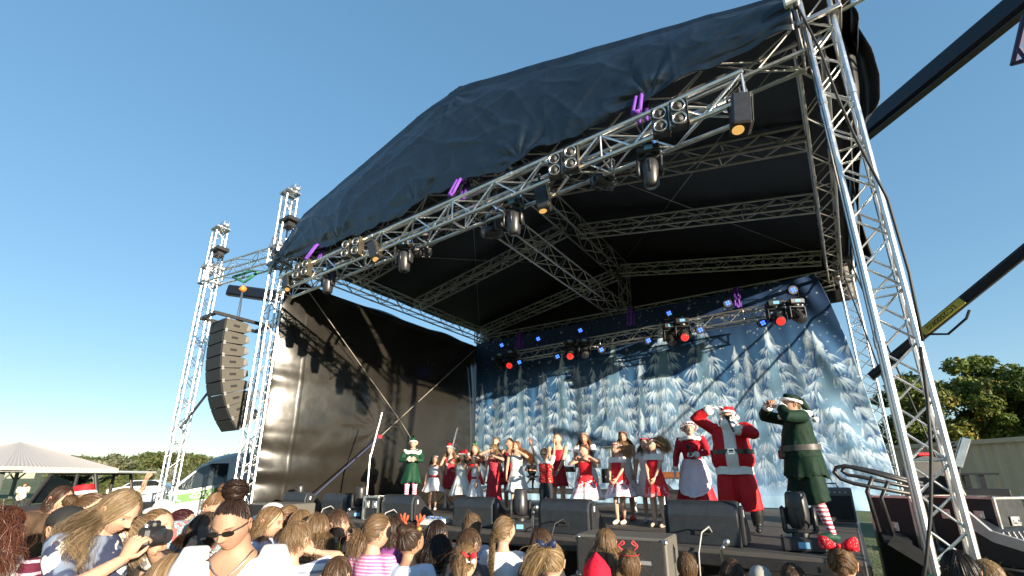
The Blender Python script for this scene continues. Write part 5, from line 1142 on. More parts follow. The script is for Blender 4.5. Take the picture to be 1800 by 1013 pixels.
    for s in (-1, 1):
        em = MB(); rr = []
        for k in range(13):
            an = 2 * math.pi * k / 12; rr.append(V((s * (a * .96 + .045 * hh * (.6 + .4 * math.sin(an))), .055 * hh + .055 * hh * math.cos(an) * (1.1 if math.sin(an) > 0 else .7), -.03 * hh + .115 * hh * math.sin(an))))
        em.tube(rr, .020 * hh, 6); em.lathe([(0, -.012 * hh), (.075 * hh, 0), (0, .012 * hh)], (s * a * .98, .05 * hh, -.03 * hh), 10, rot=RY(90) @ Matrix.Scale(1.3, 3, V((1, 0, 0))))
        o_ = len(vs); vs += [tuple(x) for x in em.v]; fs += [tuple(i + o_ for i in f) for f in em.f]; cols += [(skin[0] * 1.02, skin[1] * .90, skin[2] * .86)] * len(em.v)
    q = b.hrot; vs = [tuple(q @ V(x) + b.head) for x in vs]
    return vs, fs, cols
def hair_ok(d, low=-.45): return (d[:, 2] * .8 + d[:, 1] * .75 > .06) & (d[:, 2] > low)
def ribbons(P, wd, cen, shade):
    """P (N,K,3) strand points -> ribbon quads; shade (N,3)"""
    N, K = P.shape[:2]; T = np.gradient(P, axis=1); T /= np.linalg.norm(T, axis=2, keepdims=True) + 1e-9; rad = P - cen; rad /= np.linalg.norm(rad, axis=2, keepdims=True) + 1e-9
    S = np.cross(T, rad); S /= np.linalg.norm(S, axis=2, keepdims=True) + 1e-9
    tw = rng.normal(size=(N, 1, 1)) * .7; S = S * np.cos(tw) + rad * np.sin(tw)
    tap = np.linspace(1, .25, K)[None, :, None] ** .6; w_ = (wd if np.isscalar(wd) else wd[:, None, None]); A = P - S * w_ * tap * .5; B = P + S * w_ * tap * .5
    v = np.stack([A, B], 2).reshape(-1, 3); idx = np.arange(N * K).reshape(N, K) * 2; f = np.stack([idx[:, :-1], idx[:, :-1] + 1, idx[:, 1:] + 1, idx[:, 1:]], -1).reshape(-1, 4)
    return v, f, np.repeat(shade, K * 2, 0)
def hair(b, parent, style, col, length=.25, n=650, wind=(0, 0, 0), wave=.004, gather=(0, .93, .30), name='hair', wd=None, tail_dir=None, spread=1.0, label=None, scalp=True, part=0, hmul=2.0):
    hh = b.hh; kid = b.k == 'kid'; ax = np.array([(.365 if kid else .335) * hh, (.435 if kid else .42) * hh, .5 * hh]); wd = wd or hh * .0115; n = int(n * hmul); col = None if False else col; wind = np.array(wind); col = np.array(col); col = (col * .86 + col.mean() * .14) * .66
    q = np.array(b.hrot); cen = np.array(b.head); VS, FS, CS = [], [], []; cnt = 0
    def push(v, f, c):
        nonlocal cnt; VS.append(v); FS.append(f + cnt); CS.append(c); cnt += len(v)
    def shades(m): return np.clip((1 + .35 * (rng.uniform(0, 1, (m, 1)) > .88)) * col[None] * (rng.uniform(.6, 1.5, (m, 1))) * (1 + rng.normal(size=(m, 3)) * .04), 0, 1)
    d = rng.normal(size=(n * 4, 3)); d /= np.linalg.norm(d, axis=1)[:, None]; d = d[hair_ok(d)][:n]; N = len(d); K = 11; t = np.linspace(0, 1, K)[None, :, None]
    lift = 1.02 + rng.uniform(0, .06, N)[:, None, None]
    def surf(dirs, lift_): return dirs * ax * lift_
    def slerp(d0, d1, tt):
        w_ = np.arccos(np.clip((d0 * d1).sum(-1, keepdims=True), -.999, .999)); return (np.sin((1 - tt) * w_) * d0 + np.sin(tt * w_) * d1) / np.sin(w_)
    if style in ('pony', 'bun', 'braid', 'pigtails'):
        gs = [np.array(gather)] if style != 'pigtails' else [np.array([.75, .45, .35]), np.array([-.75, .45, .35])]
        gs = [g / np.linalg.norm(g) for g in gs]; G = np.stack([gs[0] if (len(gs) == 1 or dd[0] > 0) else gs[1] for dd in d])
        D = slerp(d[:, None], (G + rng.normal(size=(N, 3)) * .05)[:, None], t); D /= np.linalg.norm(D, axis=2, keepdims=True); P = surf(D, lift) + rng.normal(size=(N, 1, 3)) * hh * .006 * np.sin(t * 3.1)
        P = P @ q.T + cen; push(*ribbons(P, wd, cen, shades(N)))
        for g in gs:
            g0 = (surf(g, 1.08)) @ q.T + cen; out_ = (g @ q.T); m = int(n * .45)
            if style == 'bun':
                u = rng.uniform(0, 2 * np.pi, m); r_ = hh * .20 * spread; nrm_ = out_ / np.linalg.norm(out_); e1 = np.cross(nrm_, [0, 0, 1.]); e1 /= np.linalg.norm(e1) + 1e-9; e2 = np.cross(nrm_, e1)
                pitch = rng.uniform(-1.2, 1.2, m); tt = np.linspace(0, 2.6, K)[None, :]; A = u[:, None] + tt; rr = r_ * (np.cos(pitch)[:, None] * (.75 + .3 * rng.uniform(0, 1, m)[:, None]))
                P = g0 + nrm_ * r_ * .7 + (np.cos(A) * rr)[..., None] * e1 + (np.sin(A) * rr)[..., None] * e2 + (np.sin(pitch)[:, None] * r_ * .9 + 0 * A)[..., None] * nrm_ + rng.normal(size=(m, K, 3)) * hh * .012
                push(*ribbons(P, wd * 1.1, g0 + nrm_ * r_ * .6, shades(m)))
            else:
                td = np.array(tail_dir if tail_dir is not None else (out_ * .8 + np.array([0, .0, .1]))); td = td / np.linalg.norm(td); tt = np.linspace(0, 1, K)[None, :, None]; L = length * rng.uniform(.75, 1.08, (m, 1, 1))
                side = rng.normal(size=(m, 1, 3)) * hh * .055 * spread; grow_ = np.sin(np.clip(tt * 1.15, 0, 1) * np.pi * .62)
                P = g0 + td * L * (.55 * tt) * np.exp(-tt * .7) + np.array([0, 0, -1.]) * L * .75 * tt ** 1.6 + side * (.35 + grow_) + wind * tt ** 1.3 * length + np.sin(tt * 9 + rng.uniform(0, 6, (m, 1, 1))) * wave * rng.normal(size=(m, 1, 3))
                if style == 'braid':
                    ph = rng.choice([0, 2.09, 4.19], (m, 1)); a_ = tt[..., 0] * 24 + ph; rr = hh * .085 * (1 - .4 * tt[..., 0]); axis_ = g0 + td * length * (.35 * tt) * np.exp(-tt) + np.array([0, 0, -1.]) * length * .85 * tt ** 1.3
                    K2 = 34; tt2 = np.linspace(0, 1, K2)[None, :, None]; a_ = tt2[..., 0] * length * 95 + ph; rr = hh * .085 * (1 - .45 * tt2[..., 0]); axis_ = g0 + td * length * (.35 * tt2) * np.exp(-tt2) + np.array([0, 0, -1.]) * length * .85 * tt2 ** 1.3
                    e1 = np.cross(td, [0, 0, 1.]); e1 /= np.linalg.norm(e1) + 1e-9; e2 = np.array([0, 1., 0]) if abs(td[1]) < .5 else td * np.array([1, 1, 0]); P = axis_ + (np.sin(a_) * rr)[..., None] * e1 + (np.sin(2 * a_) * rr * .55)[..., None] * e2 + side * .42
                push(*ribbons(P, wd, g0 + np.array([0, 0, -length * .4]), shades(m)))
    elif style == 'short':
        tgt = d.copy(); tgt[:, 2] -= .8; tgt[:, 0] += part * .5; tgt[:, 1] -= .15; tgt += rng.normal(size=(N, 3)) * .25; tgt /= np.linalg.norm(tgt, axis=1)[:, None]; K = 6; t = np.linspace(0, 1, K)[None, :, None]
        D = slerp(d[:, None], tgt[:, None], t * (length / .18)); lift = 1.02 + rng.uniform(0, .05, (N, 1, 1)) + t * rng.uniform(.0, .09, (N, 1, 1)); P = surf(D, lift) @ q.T + cen; push(*ribbons(P, wd * .9, cen, shades(N)))
    else:       # long, curly, bob: over the skull, then falling
        az = d[:, :2].copy(); az[:, 1] = np.where(az[:, 1] < .0, .02 + .15 * az[:, 1], az[:, 1]); az[:, 0] += np.sign(az[:, 0] + 1e-6 + part * .3) * .12; az /= np.linalg.norm(az, axis=1)[:, None] + 1e-6
        tgt = np.concatenate([az * .93, np.full((N, 1), -.22)], 1) + rng.normal(size=(N, 3)) * .06; tgt /= np.linalg.norm(tgt, axis=1)[:, None]
        k1 = 7; t1 = np.linspace(0, 1, k1)[None, :, None]; D = slerp(d[:, None], tgt[:, None], t1); D /= np.linalg.norm(D, axis=2, keepdims=True); P1 = surf(D, lift + .05 * t1) @ q.T + cen
        k2 = 14; t2 = np.linspace(1 / k2, 1, k2)[None, :, None]; end = P1[:, -1:]; out_ = (end - cen) * np.array([1, 1, 0]); out_ /= np.linalg.norm(out_, axis=2, keepdims=True) + 1e-9; L = length * rng.uniform(.55, 1.08, (N, 1, 1))
        fr_ = (7 if style != 'curly' else 24) ; amp = wave * (1 if style != 'curly' else 4.5)
        P2 = end + np.array([0, 0, -1.]) * L * t2 + out_ * (.035 + .05 * rng.uniform(0, 1, (N, 1, 1))) * spread * np.sin(np.clip(t2 * 1.2, 0, 1) * 1.9) * (1 if length > .12 else .4) + wind * length * t2 ** 1.4 * rng.uniform(.6, 1.4, (N, 1, 1))
        pha = rng.uniform(0, 6.3, (N, 1, 1)); P2 = P2 + np.concatenate([np.sin(t2 * fr_ + pha), np.cos(t2 * fr_ + pha * 1.3), 0 * t2 * pha], 2) * amp * np.minimum(1, t2 * 3); P = np.concatenate([P1, P2], 1); push(*ribbons(P, wd, cen, shades(N)))
        if not scalp: pass
    # loose flyaways
    m = max(20, n // 14); dd = rng.normal(size=(m * 4, 3)); dd /= np.linalg.norm(dd, axis=1)[:, None]; dd = dd[hair_ok(dd)][:m]; m = len(dd); tt = np.linspace(0, 1, 6)[None, :, None]; P = (surf(dd, 1.05)[:, None]) @ q.T + cen + (dd @ q.T)[:, None] * hh * .16 * tt + rng.normal(size=(m, 1, 3)) * hh * .16 * tt + wind * .10 * tt - np.array([0, 0, .05]) * tt ** 2
    push(*ribbons(P, wd * .3, cen, shades(m)))
    # scalp layer under the strands
    nu, nv = 40, 24; u = np.linspace(0, 2 * np.pi, nu, endpoint=False); w_ = np.linspace(-np.pi / 2 * .6, np.pi / 2, nv); U, W = np.meshgrid(u, w_, indexing='ij'); D = np.stack([np.sin(U) * np.cos(W), -np.cos(U) * np.cos(W), np.sin(W)], -1); ok = hair_ok(D.reshape(-1, 3)).reshape(nu, nv)
    sv = (D * ax * 1.03).reshape(-1, 3) @ q.T + cen; sf = np.array([(i * nv + j, ((i + 1) % nu) * nv + j, ((i + 1) % nu) * nv + j + 1, i * nv + j + 1) for i in range(nu) for j in range(nv - 1) if ok[i, j] and ok[(i + 1) % nu, j] and ok[i, j + 1] and ok[(i + 1) % nu, j + 1]])
    push(sv, sf, np.tile(col * .8, (len(sv), 1)))
    me = bpy.data.meshes.new(name); Vt = np.concatenate(VS); Ft = np.concatenate(FS); me.from_pydata(Vt.tolist(), [], Ft.tolist()); me.materials.append(M['hair']); at = me.color_attributes.new('tint', 'FLOAT_COLOR', 'POINT'); cc = np.ones((len(Vt), 4), np.float32); cc[:, :3] = np.concatenate(CS); at.data.foreach_set('color', cc.ravel())
    me.polygons.foreach_set('use_smooth', [True] * len(me.polygons)); o = bpy.data.objects.new(name, me); C.objects.link(o); o.parent = parent
    if label: o['label'] = label
    return o
def mesh_obj(name, v, f, m, parent, colors=None, smooth=True):
    me = bpy.data.meshes.new(name); me.from_pydata([tuple(x) for x in v], [], f); me.materials.append(m)
    if colors is not None:
        at = me.color_attributes.new('tint', 'FLOAT_COLOR', 'POINT'); cc = np.ones((len(v), 4), np.float32); cc[:, :3] = colors; at.data.foreach_set('color', cc.ravel())
    if smooth: me.polygons.foreach_set('use_smooth', [True] * len(me.polygons))
    o = bpy.data.objects.new(name, me); C.objects.link(o); o.parent = parent; return o

def make_body(b, root, skin='fair', res=(44, 34), voxel=.017, mouth=0, eyes=True, legcol=None, bare_legs=True, legs=True, hands={}, glove=None, lips=(.42, .16, .13), brow=(.12, .07, .04), shirtless_z=None):
    H = b.H; p = b.p; lr = p['lr'] * b.pose.get('girth', 1.0) ** .3; mb = MB(); torso(mb, b, .455, .885, -.002)
    limb(mb, [b.neck - V((0, 0, .03 * H)), b.neck.lerp(b.head, .55)], [.036 * H * (.88 if b.k == 'kid' else 1), .030 * H * (.92 if b.k == 'kid' else 1)], 10)
    for nm in 'LR':
        limb(mb, [b.sh[nm], b.sh[nm].lerp(b.el[nm], .45), b.el[nm], b.el[nm].lerp(b.wr[nm], .3), b.wr[nm]], [.031 * H * lr, .029 * H * lr, .023 * H * lr, .024 * H * lr, .0155 * H * lr])
        if legs:
            limb(mb, [b.hipj[nm], b.hipj[nm].lerp(b.kn[nm], .5), b.kn[nm], b.kn[nm].lerp(b.an[nm], .35), b.an[nm]], [.052 * H * lr, .046 * H * lr, .032 * H * lr, .034 * H * lr, .020 * H * lr])
            a = b.an[nm]; limb(mb, [a + V((0, .012 * H, -.018 * H)), a + V((0, -.04 * H, -.022 * H)), a + V((0, -.095 * H, -.030 * H))], [.022 * H, .024 * H, .014 * H], 8, 2)
    v, f = remeshed(mb, voxel); sk = np.array(SKIN[skin]); cols = np.tile(sk, (len(v), 1)) * (1 + .05 * np.sin(v[:, 2:3] * 40))
    if legcol is not None:
        lowm = v[:, 2] < p['hip'] * H
        cols[lowm] = legcol(v[lowm]) if callable(legcol) else np.array(legcol)
    vs = [tuple(x) for x in v]; fs = list(f); cs = [tuple(x) for x in cols]
    hv, hf, hc = head_mesh(b, res, SKIN[skin], mouth, lips, brow, eyes); o = len(vs); vs += hv; fs += [tuple(i + o for i in q) for q in hf]; cs += hc
    for nm in 'LR':
        s = 1 if nm == 'L' else -1; hd = hands.get(nm, {}); fd = (b.wr[nm] - b.el[nm]).normalized(); d_ = V(hd.get('d', fd)); nr = V(hd.get('n', (-s, 0, 0))); mh = MB()
        hand(mh, b.wr[nm], d_, nr, (.108 if b.k != 'kid' else .105) * H, hd.get('curl', 28), hd.get('spread', 6), hd.get('thumb', 1 if d_.normalized().cross(nr).dot(V((0, -1, .3))) >= 0 else -1), hd.get('grip', False))
        o = len(vs); vs += [tuple(x) for x in mh.v]; fs += [tuple(i + o for i in q) for q in mh.f]; cs += [tuple(glove if glove is not None else sk * np.array((1.03, .95, .93)))] * len(mh.v)
    return mesh_obj('body', vs, fs, M['skin'], root, cs)
def top(b, root, m, sleeve=.3, z0=.50, z1=.845, inf=.012, name='shirt', voxel=.017, arm_inf=None, noise_=.006, it=4, flare=0):
    H = b.H; lr = b.p['lr'] * b.pose.get('girth', 1.0) ** .3; mb = MB(); rings = []; torso(mb, b, z0, z1, inf)
    if sleeve > 0:
        for nm in 'LR':
            pts = arm_path(b, nm, sleeve); base = [.034, .026, .019]; ai = inf if arm_inf is None else arm_inf
            if len(pts) == 2: rs = [.036 * H * lr + ai * .6, (.036 - .010 * min(1, sleeve * 2)) * H * lr + ai * 1.1]
            else: rs = [.036 * H * lr + ai * .6, .026 * H * lr + ai, .019 * H * lr + ai]
            P = [pts[0]] + pts[1:]; mb2 = MB(); out_ = []; rr = []
            for i in range(len(P) - 1):
                for k in range(4): out_.append(P[i].lerp(P[i + 1], k / 4)); rr.append(rs[i] + (rs[i + 1] - rs[i]) * k / 4)
            out_.append(P[-1]); rr.append(rs[-1] + flare); inn = b.up((0, 0, b.p['sz'] * H)); out_ = [out_[0].lerp(inn, .35)] + out_; rr = [rr[0] * .9] + rr; mb.tube(out_, rr, 10)
    v, f = remeshed(mb, voxel, it)
    if noise_:
        for k in range(len(v)):
            q = v[k]; n_ = noise.noise(V((q[0] * 7, q[1] * 7, q[2] * 5 + H * 7))) * noise_ + noise.noise(V((q[0] * 18 + 3, q[1] * 18, q[2] * 13))) * noise_ * .5
            c = V((0, 0, q[2])); dd = V((q[0], q[1], 0)); dd = dd.normalized() if dd.length > 1e-4 else dd; v[k] = q + np.array(dd) * n_
    return mesh_obj(name, v, f, m, root)
def skirt(b, root, m, z0, z1, r1, folds=9, amp=.12, name='skirt', wind=(0, 0), inf=.010, zig=0, n=72, k=14, power=1.0, trail=0):
    H = b.H; rx, ry, yo = tor_at(b, z0, inf); P = np.zeros((k, n, 3)); ph = rng.uniform(0, 6.3, 3)
    for i in range(k):
        t = i / (k - 1); z = (z0 + (z1 - z0) * t) * H
        for j in range(n):
            a = 2 * math.pi * j / n; fo = 1 + amp * t * (math.sin(a * folds + ph[0]) * .6 + math.sin(a * (folds * 2 - 3) + ph[1]) * .3 + .3 * math.sin(a * 2 + ph[2])); tt = t ** power
            ex = (rx + (r1 * H - rx) * tt) * fo; ey = (ry + (r1 * H * .88 - ry) * tt) * fo
            x, y = ex * math.cos(a), ey * math.sin(a) + yo; zz = z
            if zig and i == k - 1: zz += zig * H * (abs(((j * 24 / n) % 2) - 1))
            P[i, j] = (x + wind[0] * t * t * H, y + wind[1] * t * t * H, zz + .012 * H * t * math.sin(a * 3 + ph[1]) + trail * t * H * max(0, math.cos(a)))
    mb = MB(); mb.grid(P, closed=True); o = mb.build(name, m, root, smooth=True, fix=False); o.modifiers.new('s', 'SOLIDIFY').thickness = .004; return o
def band(b, root, m, zf, hgt, inf=.02, th=.012, name='belt', wob=0, n=40):
    P = []
    for (dz, dr) in ((-.5, 0), (-.5, 1), (.5, 1), (.5, 0)):
        ring = []
        rx, ry, yo = tor_at(b, zf, inf + th * dr)
        for j in range(n):
            a = 2 * math.pi * j / n; x, y = rx * math.cos(a), ry * math.sin(a) + yo; ca, sa = math.cos(a), math.sin(a); x = rx * abs(ca) ** (2 / 2.3) * (1 if ca > 0 else -1); y = ry * abs(sa) ** (2 / 2.3) * (1 if sa > 0 else -1) + yo
            q = V((x, y, zf * b.H + dz * hgt * b.H + wob * math.sin(a * 5))); ring.append(b.up(q) if zf > b.p['hip'] + .03 else q)
        P.append(ring)
    mb = MB(); mb.grid(np.array([[tuple(q) for q in r_] for r_ in P])[:, :, :], closed=True); return mb.build(name, m, root, smooth=40, fix=False)
def trousers(b, root, m, cut=1.0, inf=.010, loose=.012, name='trousers', voxel=.017, z1=.60):
    H = b.H; lr = b.p['lr'] * b.pose.get('girth', 1.0) ** .3; mb = MB(); torso(mb, b, .455, z1, inf)
    for nm in 'LR':
        h, k, a = b.hipj[nm], b.kn[nm], b.an[nm]; pts = [h, h.lerp(k, .5), k, k.lerp(a, .5), a]; rs = [.056 * H * lr + inf, .050 * H * lr + inf + loose * .5, .036 * H * lr + inf + loose, .034 * H * lr + inf + loose, .024 * H * lr + inf + loose]; L = 4 * cut; out_ = []; rr = []
        kmax = int(L * 3)
        for i in range(kmax + 1):
            s = min(i / 3, 3.999); i0 = int(s); out_.append(pts[i0].lerp(pts[i0 + 1], s - i0)); rr.append(rs[i0] + (rs[i0 + 1] - rs[i0]) * (s - i0))
        mb.tube(out_, rr, 12)
    v, f = remeshed(mb, voxel, 4)
    for k in range(len(v)): q = v[k]; v[k] = q + np.array((noise.noise(V(q * 9)), noise.noise(V(q * 9 + 5)), 0)) * .007
    return mesh_obj(name, v, f, m, root)
def shoes(b, root, m, name='shoe', hgt=.03, boot=0):
    for nm in 'LR':
        H = b.H; a = b.an[nm]; mb = MB(); z0 = a.z - .042 * H
        if boot: limb(mb, [a + V((0, 0, boot * H)), a + V((0, 0, boot * H * .5)), a + V((0, .004 * H, .0 * H))], [.056 * H, .050 * H, .036 * H], 12, 4)
        limb(mb, [V((a.x, a.y + .018 * H, z0 + .022 * H)), V((a.x, a.y - .03 * H, z0 + .028 * H)), V((a.x, a.y - .10 * H, z0 + .018 * H))], [.026 * H, .030 * H, .021 * H], 10, 2); v, f = remeshed(mb, .010, 3); v[:, 2] = np.maximum(v[:, 2], z0 + .001); mesh_obj(name, v, f, m, root)
def soft_hat(b, root, m, tip, fur=True, name='hat', pom=True, drop=.0, size=1.0, furm='fur_white'):
    """conical soft hat with a fur rim; tip given in head heights in head space"""
    hh = b.hh; a = (.40 if b.k == 'kid' else .375) * hh * size; bb = .455 * hh * size; tip = V(tip) * hh; mb = MB(); rings = []
    base = V((0, .02 * hh, .20 * hh)); top_ = V((0, .04 * hh, .56 * hh)); tl = RX(-14)
    for i in range(9):
        t = i / 8
        if t < .4: s = t / .4; c = base.lerp(top_, s); r_ = 1 - .22 * s
        else: s = (t - .4) / .6; c = top_.lerp(tip, s) + V((0, 0, .20 * hh * math.sin(s * math.pi) * (1 - .3 * s))); r_ = .78 * (1 - s) + .10
        d_ = tl if t < .4 else (tip - top_).normalized().to_track_quat('Z', 'Y').to_matrix() if s > .25 else tl
        rings.append((c, a * r_, bb * r_ if t < .4 else a * r_, d_))
    loft(mb, rings, 18); v = [b.hrot @ V(q) + b.head for q in mb.v]; h = mesh_obj(name, v, mb.f, m, root)
    if fur:
        fm = MB(); pts = []
        for j in range(25): an = 2 * math.pi * j / 24; pts.append(b.hrot @ (tl @ V((a * 1.04 * math.cos(an), bb * 1.04 * math.sin(an), 0)) + base) + b.head)
        fm.tube(pts, [hh * .085 * (1 + .12 * math.sin(j * 2.7)) for j in range(25)], 8, cap=False); fm.build('fur_rim', M[furm], h, smooth=True)
    if pom:
        pm = MB(); bm = bmesh.new(); bmesh.ops.create_icosphere(bm, subdivisions=3, radius=hh * .16); c = b.hrot @ (tip + V((0, 0, -.03 * hh))) + b.head
        vs_ = [v_.co * (1 + .18 * noise.noise(v_.co * 60)) + c for v_ in bm.verts]; fs_ = [[v_.index for v_ in f_.verts] for f_ in bm.faces]; bm.free(); pm.add(vs_, fs_); pm.build('pompom', M[furm], h, smooth=True)
    return h
def head_pt(b, x, y, z): return b.hrot @ (V((x, y, z)) * b.hh) + b.head
def sunglasses(b, root, m='dark_lens', w=1.0):
    mb = MB()
    for s in (-1, 1):
        pts = [(s * .150 + .115 * abs(math.cos(a)) ** .7 * (1 if math.cos(a) > 0 else -1), 0, .015 + .055 * abs(math.sin(a)) ** .7 * (1 if math.sin(a) > 0 else -1)) for a in [k * math.pi / 8 for k in range(16)]]
        f_ = [head_pt(b, x, -.435 + .35 * (abs(x) - .05) ** 2 * 2.2, z) for x, _, z in pts]; b_ = [head_pt(b, x, -.415 + .35 * (abs(x) - .05) ** 2 * 2.2, z) for x, _, z in pts]; n_ = 16
        mb.add(f_ + b_, [tuple(range(n_)), tuple(reversed(range(n_, 2 * n_)))] + [(i, (i + 1) % n_, (i + 1) % n_ + n_, i + n_) for i in range(n_)])
    g = mb.build('sunglasses', M[m], root); fr_ = MB(); fr_.tube([head_pt(b, -.05, -.45, .03), head_pt(b, .05, -.45, .03)], .02 * b.hh, 6)
    for s in (-1, 1): fr_.tube([head_pt(b, s * .225, -.385, .045), head_pt(b, s * .33, -.2, .045), head_pt(b, s * .36, .05, .03)], .018 * b.hh, 6)
    fr_.build('frame', M['black_plastic'], g)
def headband(b, root, m, name='headband', balls=None, r=.03, tilt=-20, rise=.30, seed=1):
    a = (.375 if b.k == 'kid' else .35); rot_ = RX(tilt); rg_ = random.Random(seed); mb = MB()
    pts = [head_pt(b, *(rot_ @ V((a * math.cos(k * math.pi / 12), .44 * math.sin(k * math.pi / 12), rise)))) for k in range(25)]; mb.tube(pts, r * b.hh, 6, cap=False); h = mb.build(name, m, root, smooth=True)
    if balls:
        for ci, cm in enumerate(balls):
            bm_ = MB()
            for k in range(ci, 26, len(balls)):
                q = pts[k % 24]; bm_.lathe([(0, -.06 * b.hh), (.065 * b.hh, -.01 * b.hh), (.05 * b.hh, .05 * b.hh), (0, .06 * b.hh)], q + V((rg_.uniform(-1, 1), rg_.uniform(-1, 1), rg_.uniform(-.5, 1))) * b.hh * .03, 7)
            o = bm_.build('flowers', cm, h, smooth=True); o['kind'] = 'stuff'
    return h
def bow(b, root, m, at, s=.16, name='hair_bow'):
    mb = MB(); c = V(at)
    for sx in (-1, 1):
        loft(mb, [(c + V((sx * s * .1, 0, 0)), s * .10, s * .12, RY(90)), (c + V((sx * s * .55, 0, .1 * s)), s * .38, s * .22, RY(90)), (c + V((sx * s, 0, .16 * s)), s * .48, s * .16, RY(90)), (c + V((sx * s * 1.12, 0, .16 * s)), s * .30, s * .05, RY(90))], 12)
    mb.lathe([(0, -.16 * s), (.16 * s, -.1 * s), (.16 * s, .1 * s), (0, .16 * s)], c, 10); v = [tuple(b.hrot @ (q * b.hh) + b.head) for q in [V(x) for x in mb.v]]
    return mesh_obj(name, v, mb.f, m, root)
def belt_buckle(b, root, zf, m, inf=.035, w=.05):
    rx, ry, yo = tor_at(b, zf, inf); c = b.up((0, yo - ry, zf * b.H)); mb = MB(); e = w * b.H
    for dx, dz, sx, sz in ((-1, 0, .25, 2), (1, 0, .25, 2), (0, 1, 2.25, .25), (0, -1, 2.25, .25)): mb.box(c + V((dx * e * .6, -.004, dz * e * .5)), (sx * e * .6, .02, sz * e * .5 + .004))
    mb.build('buckle', M['chrome'], root)
def handheld_mic(p, d, label, s=1.0):
    d = V(d).normalized(); q = d.to_track_quat('Z', 'Y').to_matrix(); t = empty('microphone', p, label, 'microphone'); mb = MB(); mb.lathe([(0, -.11), (.013, -.11), (.018, .06), (.018, .075)], (0, 0, 0), 12, rot=q); mb.build('handle', M['black_plastic'], t, smooth=40)
    mb = MB(); mb.lathe([(.02, .072), (.030, .09), (.032, .11), (.024, .135), (0, .145)], (0, 0, 0), 14, rot=q); mb.build('grille', M['grille'], t, smooth=True); return t
def place_root(label, loc, yaw, group=None): return empty('person', loc, label, 'person', group, R(yaw))
def wpos(root, q):
    return Matrix.Rotation(root.rotation_euler.z, 3, 'Z') @ V(q) + V(root.location)
# ------------------------------------------------------------------ the performers
RED = (.58, .014, .022); WHITE = (.74, .73, .72); GREEN = (.005, .040, .020); DRED = (.30, .008, .02)
def on_stage(label, u, v, Y, yaw, kind, pose, group=None):
    g = at_y(u, v, Y); H = g.z - DZ; b = solve(kind, H, pose); q = Matrix.Rotation(R(yaw), 3, 'Z') @ V((b.head.x, b.head.y, 0))
    return b, place_root(label, (g.x - q.x, g.y - q.y, DZ), yaw, group)
GC = 'children singing on the stage'
# person in green with white fur collar, left
b, r = on_stage('person in short green velvet dress with white fur collar and striped leggings', 727, 771, 8.10, 40, 'woman', dict(armL=(.02, -.13, .70), armR=(-.02, -.135, .70), elbowL=(1, .1, -.6), elbowR=(-1, .1, -.6), bust=.02), 'grown performers on the stage')
def stripes(c1, c2, per):
    def f(v): m = (np.mod(v[:, 2], per) < per * .5)[:, None]; return np.where(m, np.array(c1), np.array(c2))
    return f
make_body(b, r, 'fair', voxel=.010, legcol=stripes((.55, .10, .30), (.62, .58, .60), .05), mouth=.1)
gv = cloth(GREEN, .6, .8, .3, .15); top(b, r, gv, .98, .55, .845, .016, 'bodice', arm_inf=.014)
skirt(b, r, gv, .63, .36, .155, 8, .10, zig=.025); hair(b, r, 'short', (.45, .30, .13), .08, 300)
mb = MB(); pts = [b.up((.115 * b.H * math.cos(a), .085 * b.H * math.sin(a) - .01, (.835 - .02 * abs(math.cos(a)) - (.03 if math.sin(a) < -.5 else 0)) * b.H)) for a in [k * math.pi / 12 for k in range(25)]]; mb.tube(pts, [.045 * (1 + .15 * math.sin(k * 2.1)) for k in range(25)], 10, cap=False); mb.build('fur_collar', M['fur_white'], r, smooth=True)
for nm in 'LR':
    mb = MB(); d_ = (b.wr[nm] - b.el[nm]).normalized(); mb.tube([b.wr[nm] - d_ * .05, b.wr[nm], b.wr[nm] + d_ * .02], [.05, .065, .05], 12); mb.build('fur_cuff', M['fur_white'], r, smooth=True)
ht = soft_hat(b, r, gv, (-.35, .35, .62), size=1.02); shoes(b, r, cloth((.03, .05, .03)))
for s in (-1, 1):
    mb = MB(); mb.tube([head_pt(b, s * .33, .05, -.06), head_pt(b, s * .42, .07, .05), head_pt(b, s * .52, .10, .22)], [.09 * b.hh, .07 * b.hh, .012 * b.hh], 8); mb.build('pointed_ear', cloth((.60, .33, .22), .5, 0), r, smooth=True)
def girl(label, u, v, Y, yaw, pose, hairspec, dress, kind='kid', skin='fair', mouth=0, after=None, shoe=(.5, .42, .4), grp=GC, hands={}):
    b, r = on_stage(label, u, v, Y, yaw, kind, pose, grp); make_body(b, r, skin, voxel=.0125, mouth=mouth, hands=hands); st, hc, kw = hairspec; hair(b, r, st, hc, n=kw.pop('n', 520), **kw); dress(b, r); shoes(b, r, cloth(shoe, .5, 0))
    if after: after(b, r)
    return b, r
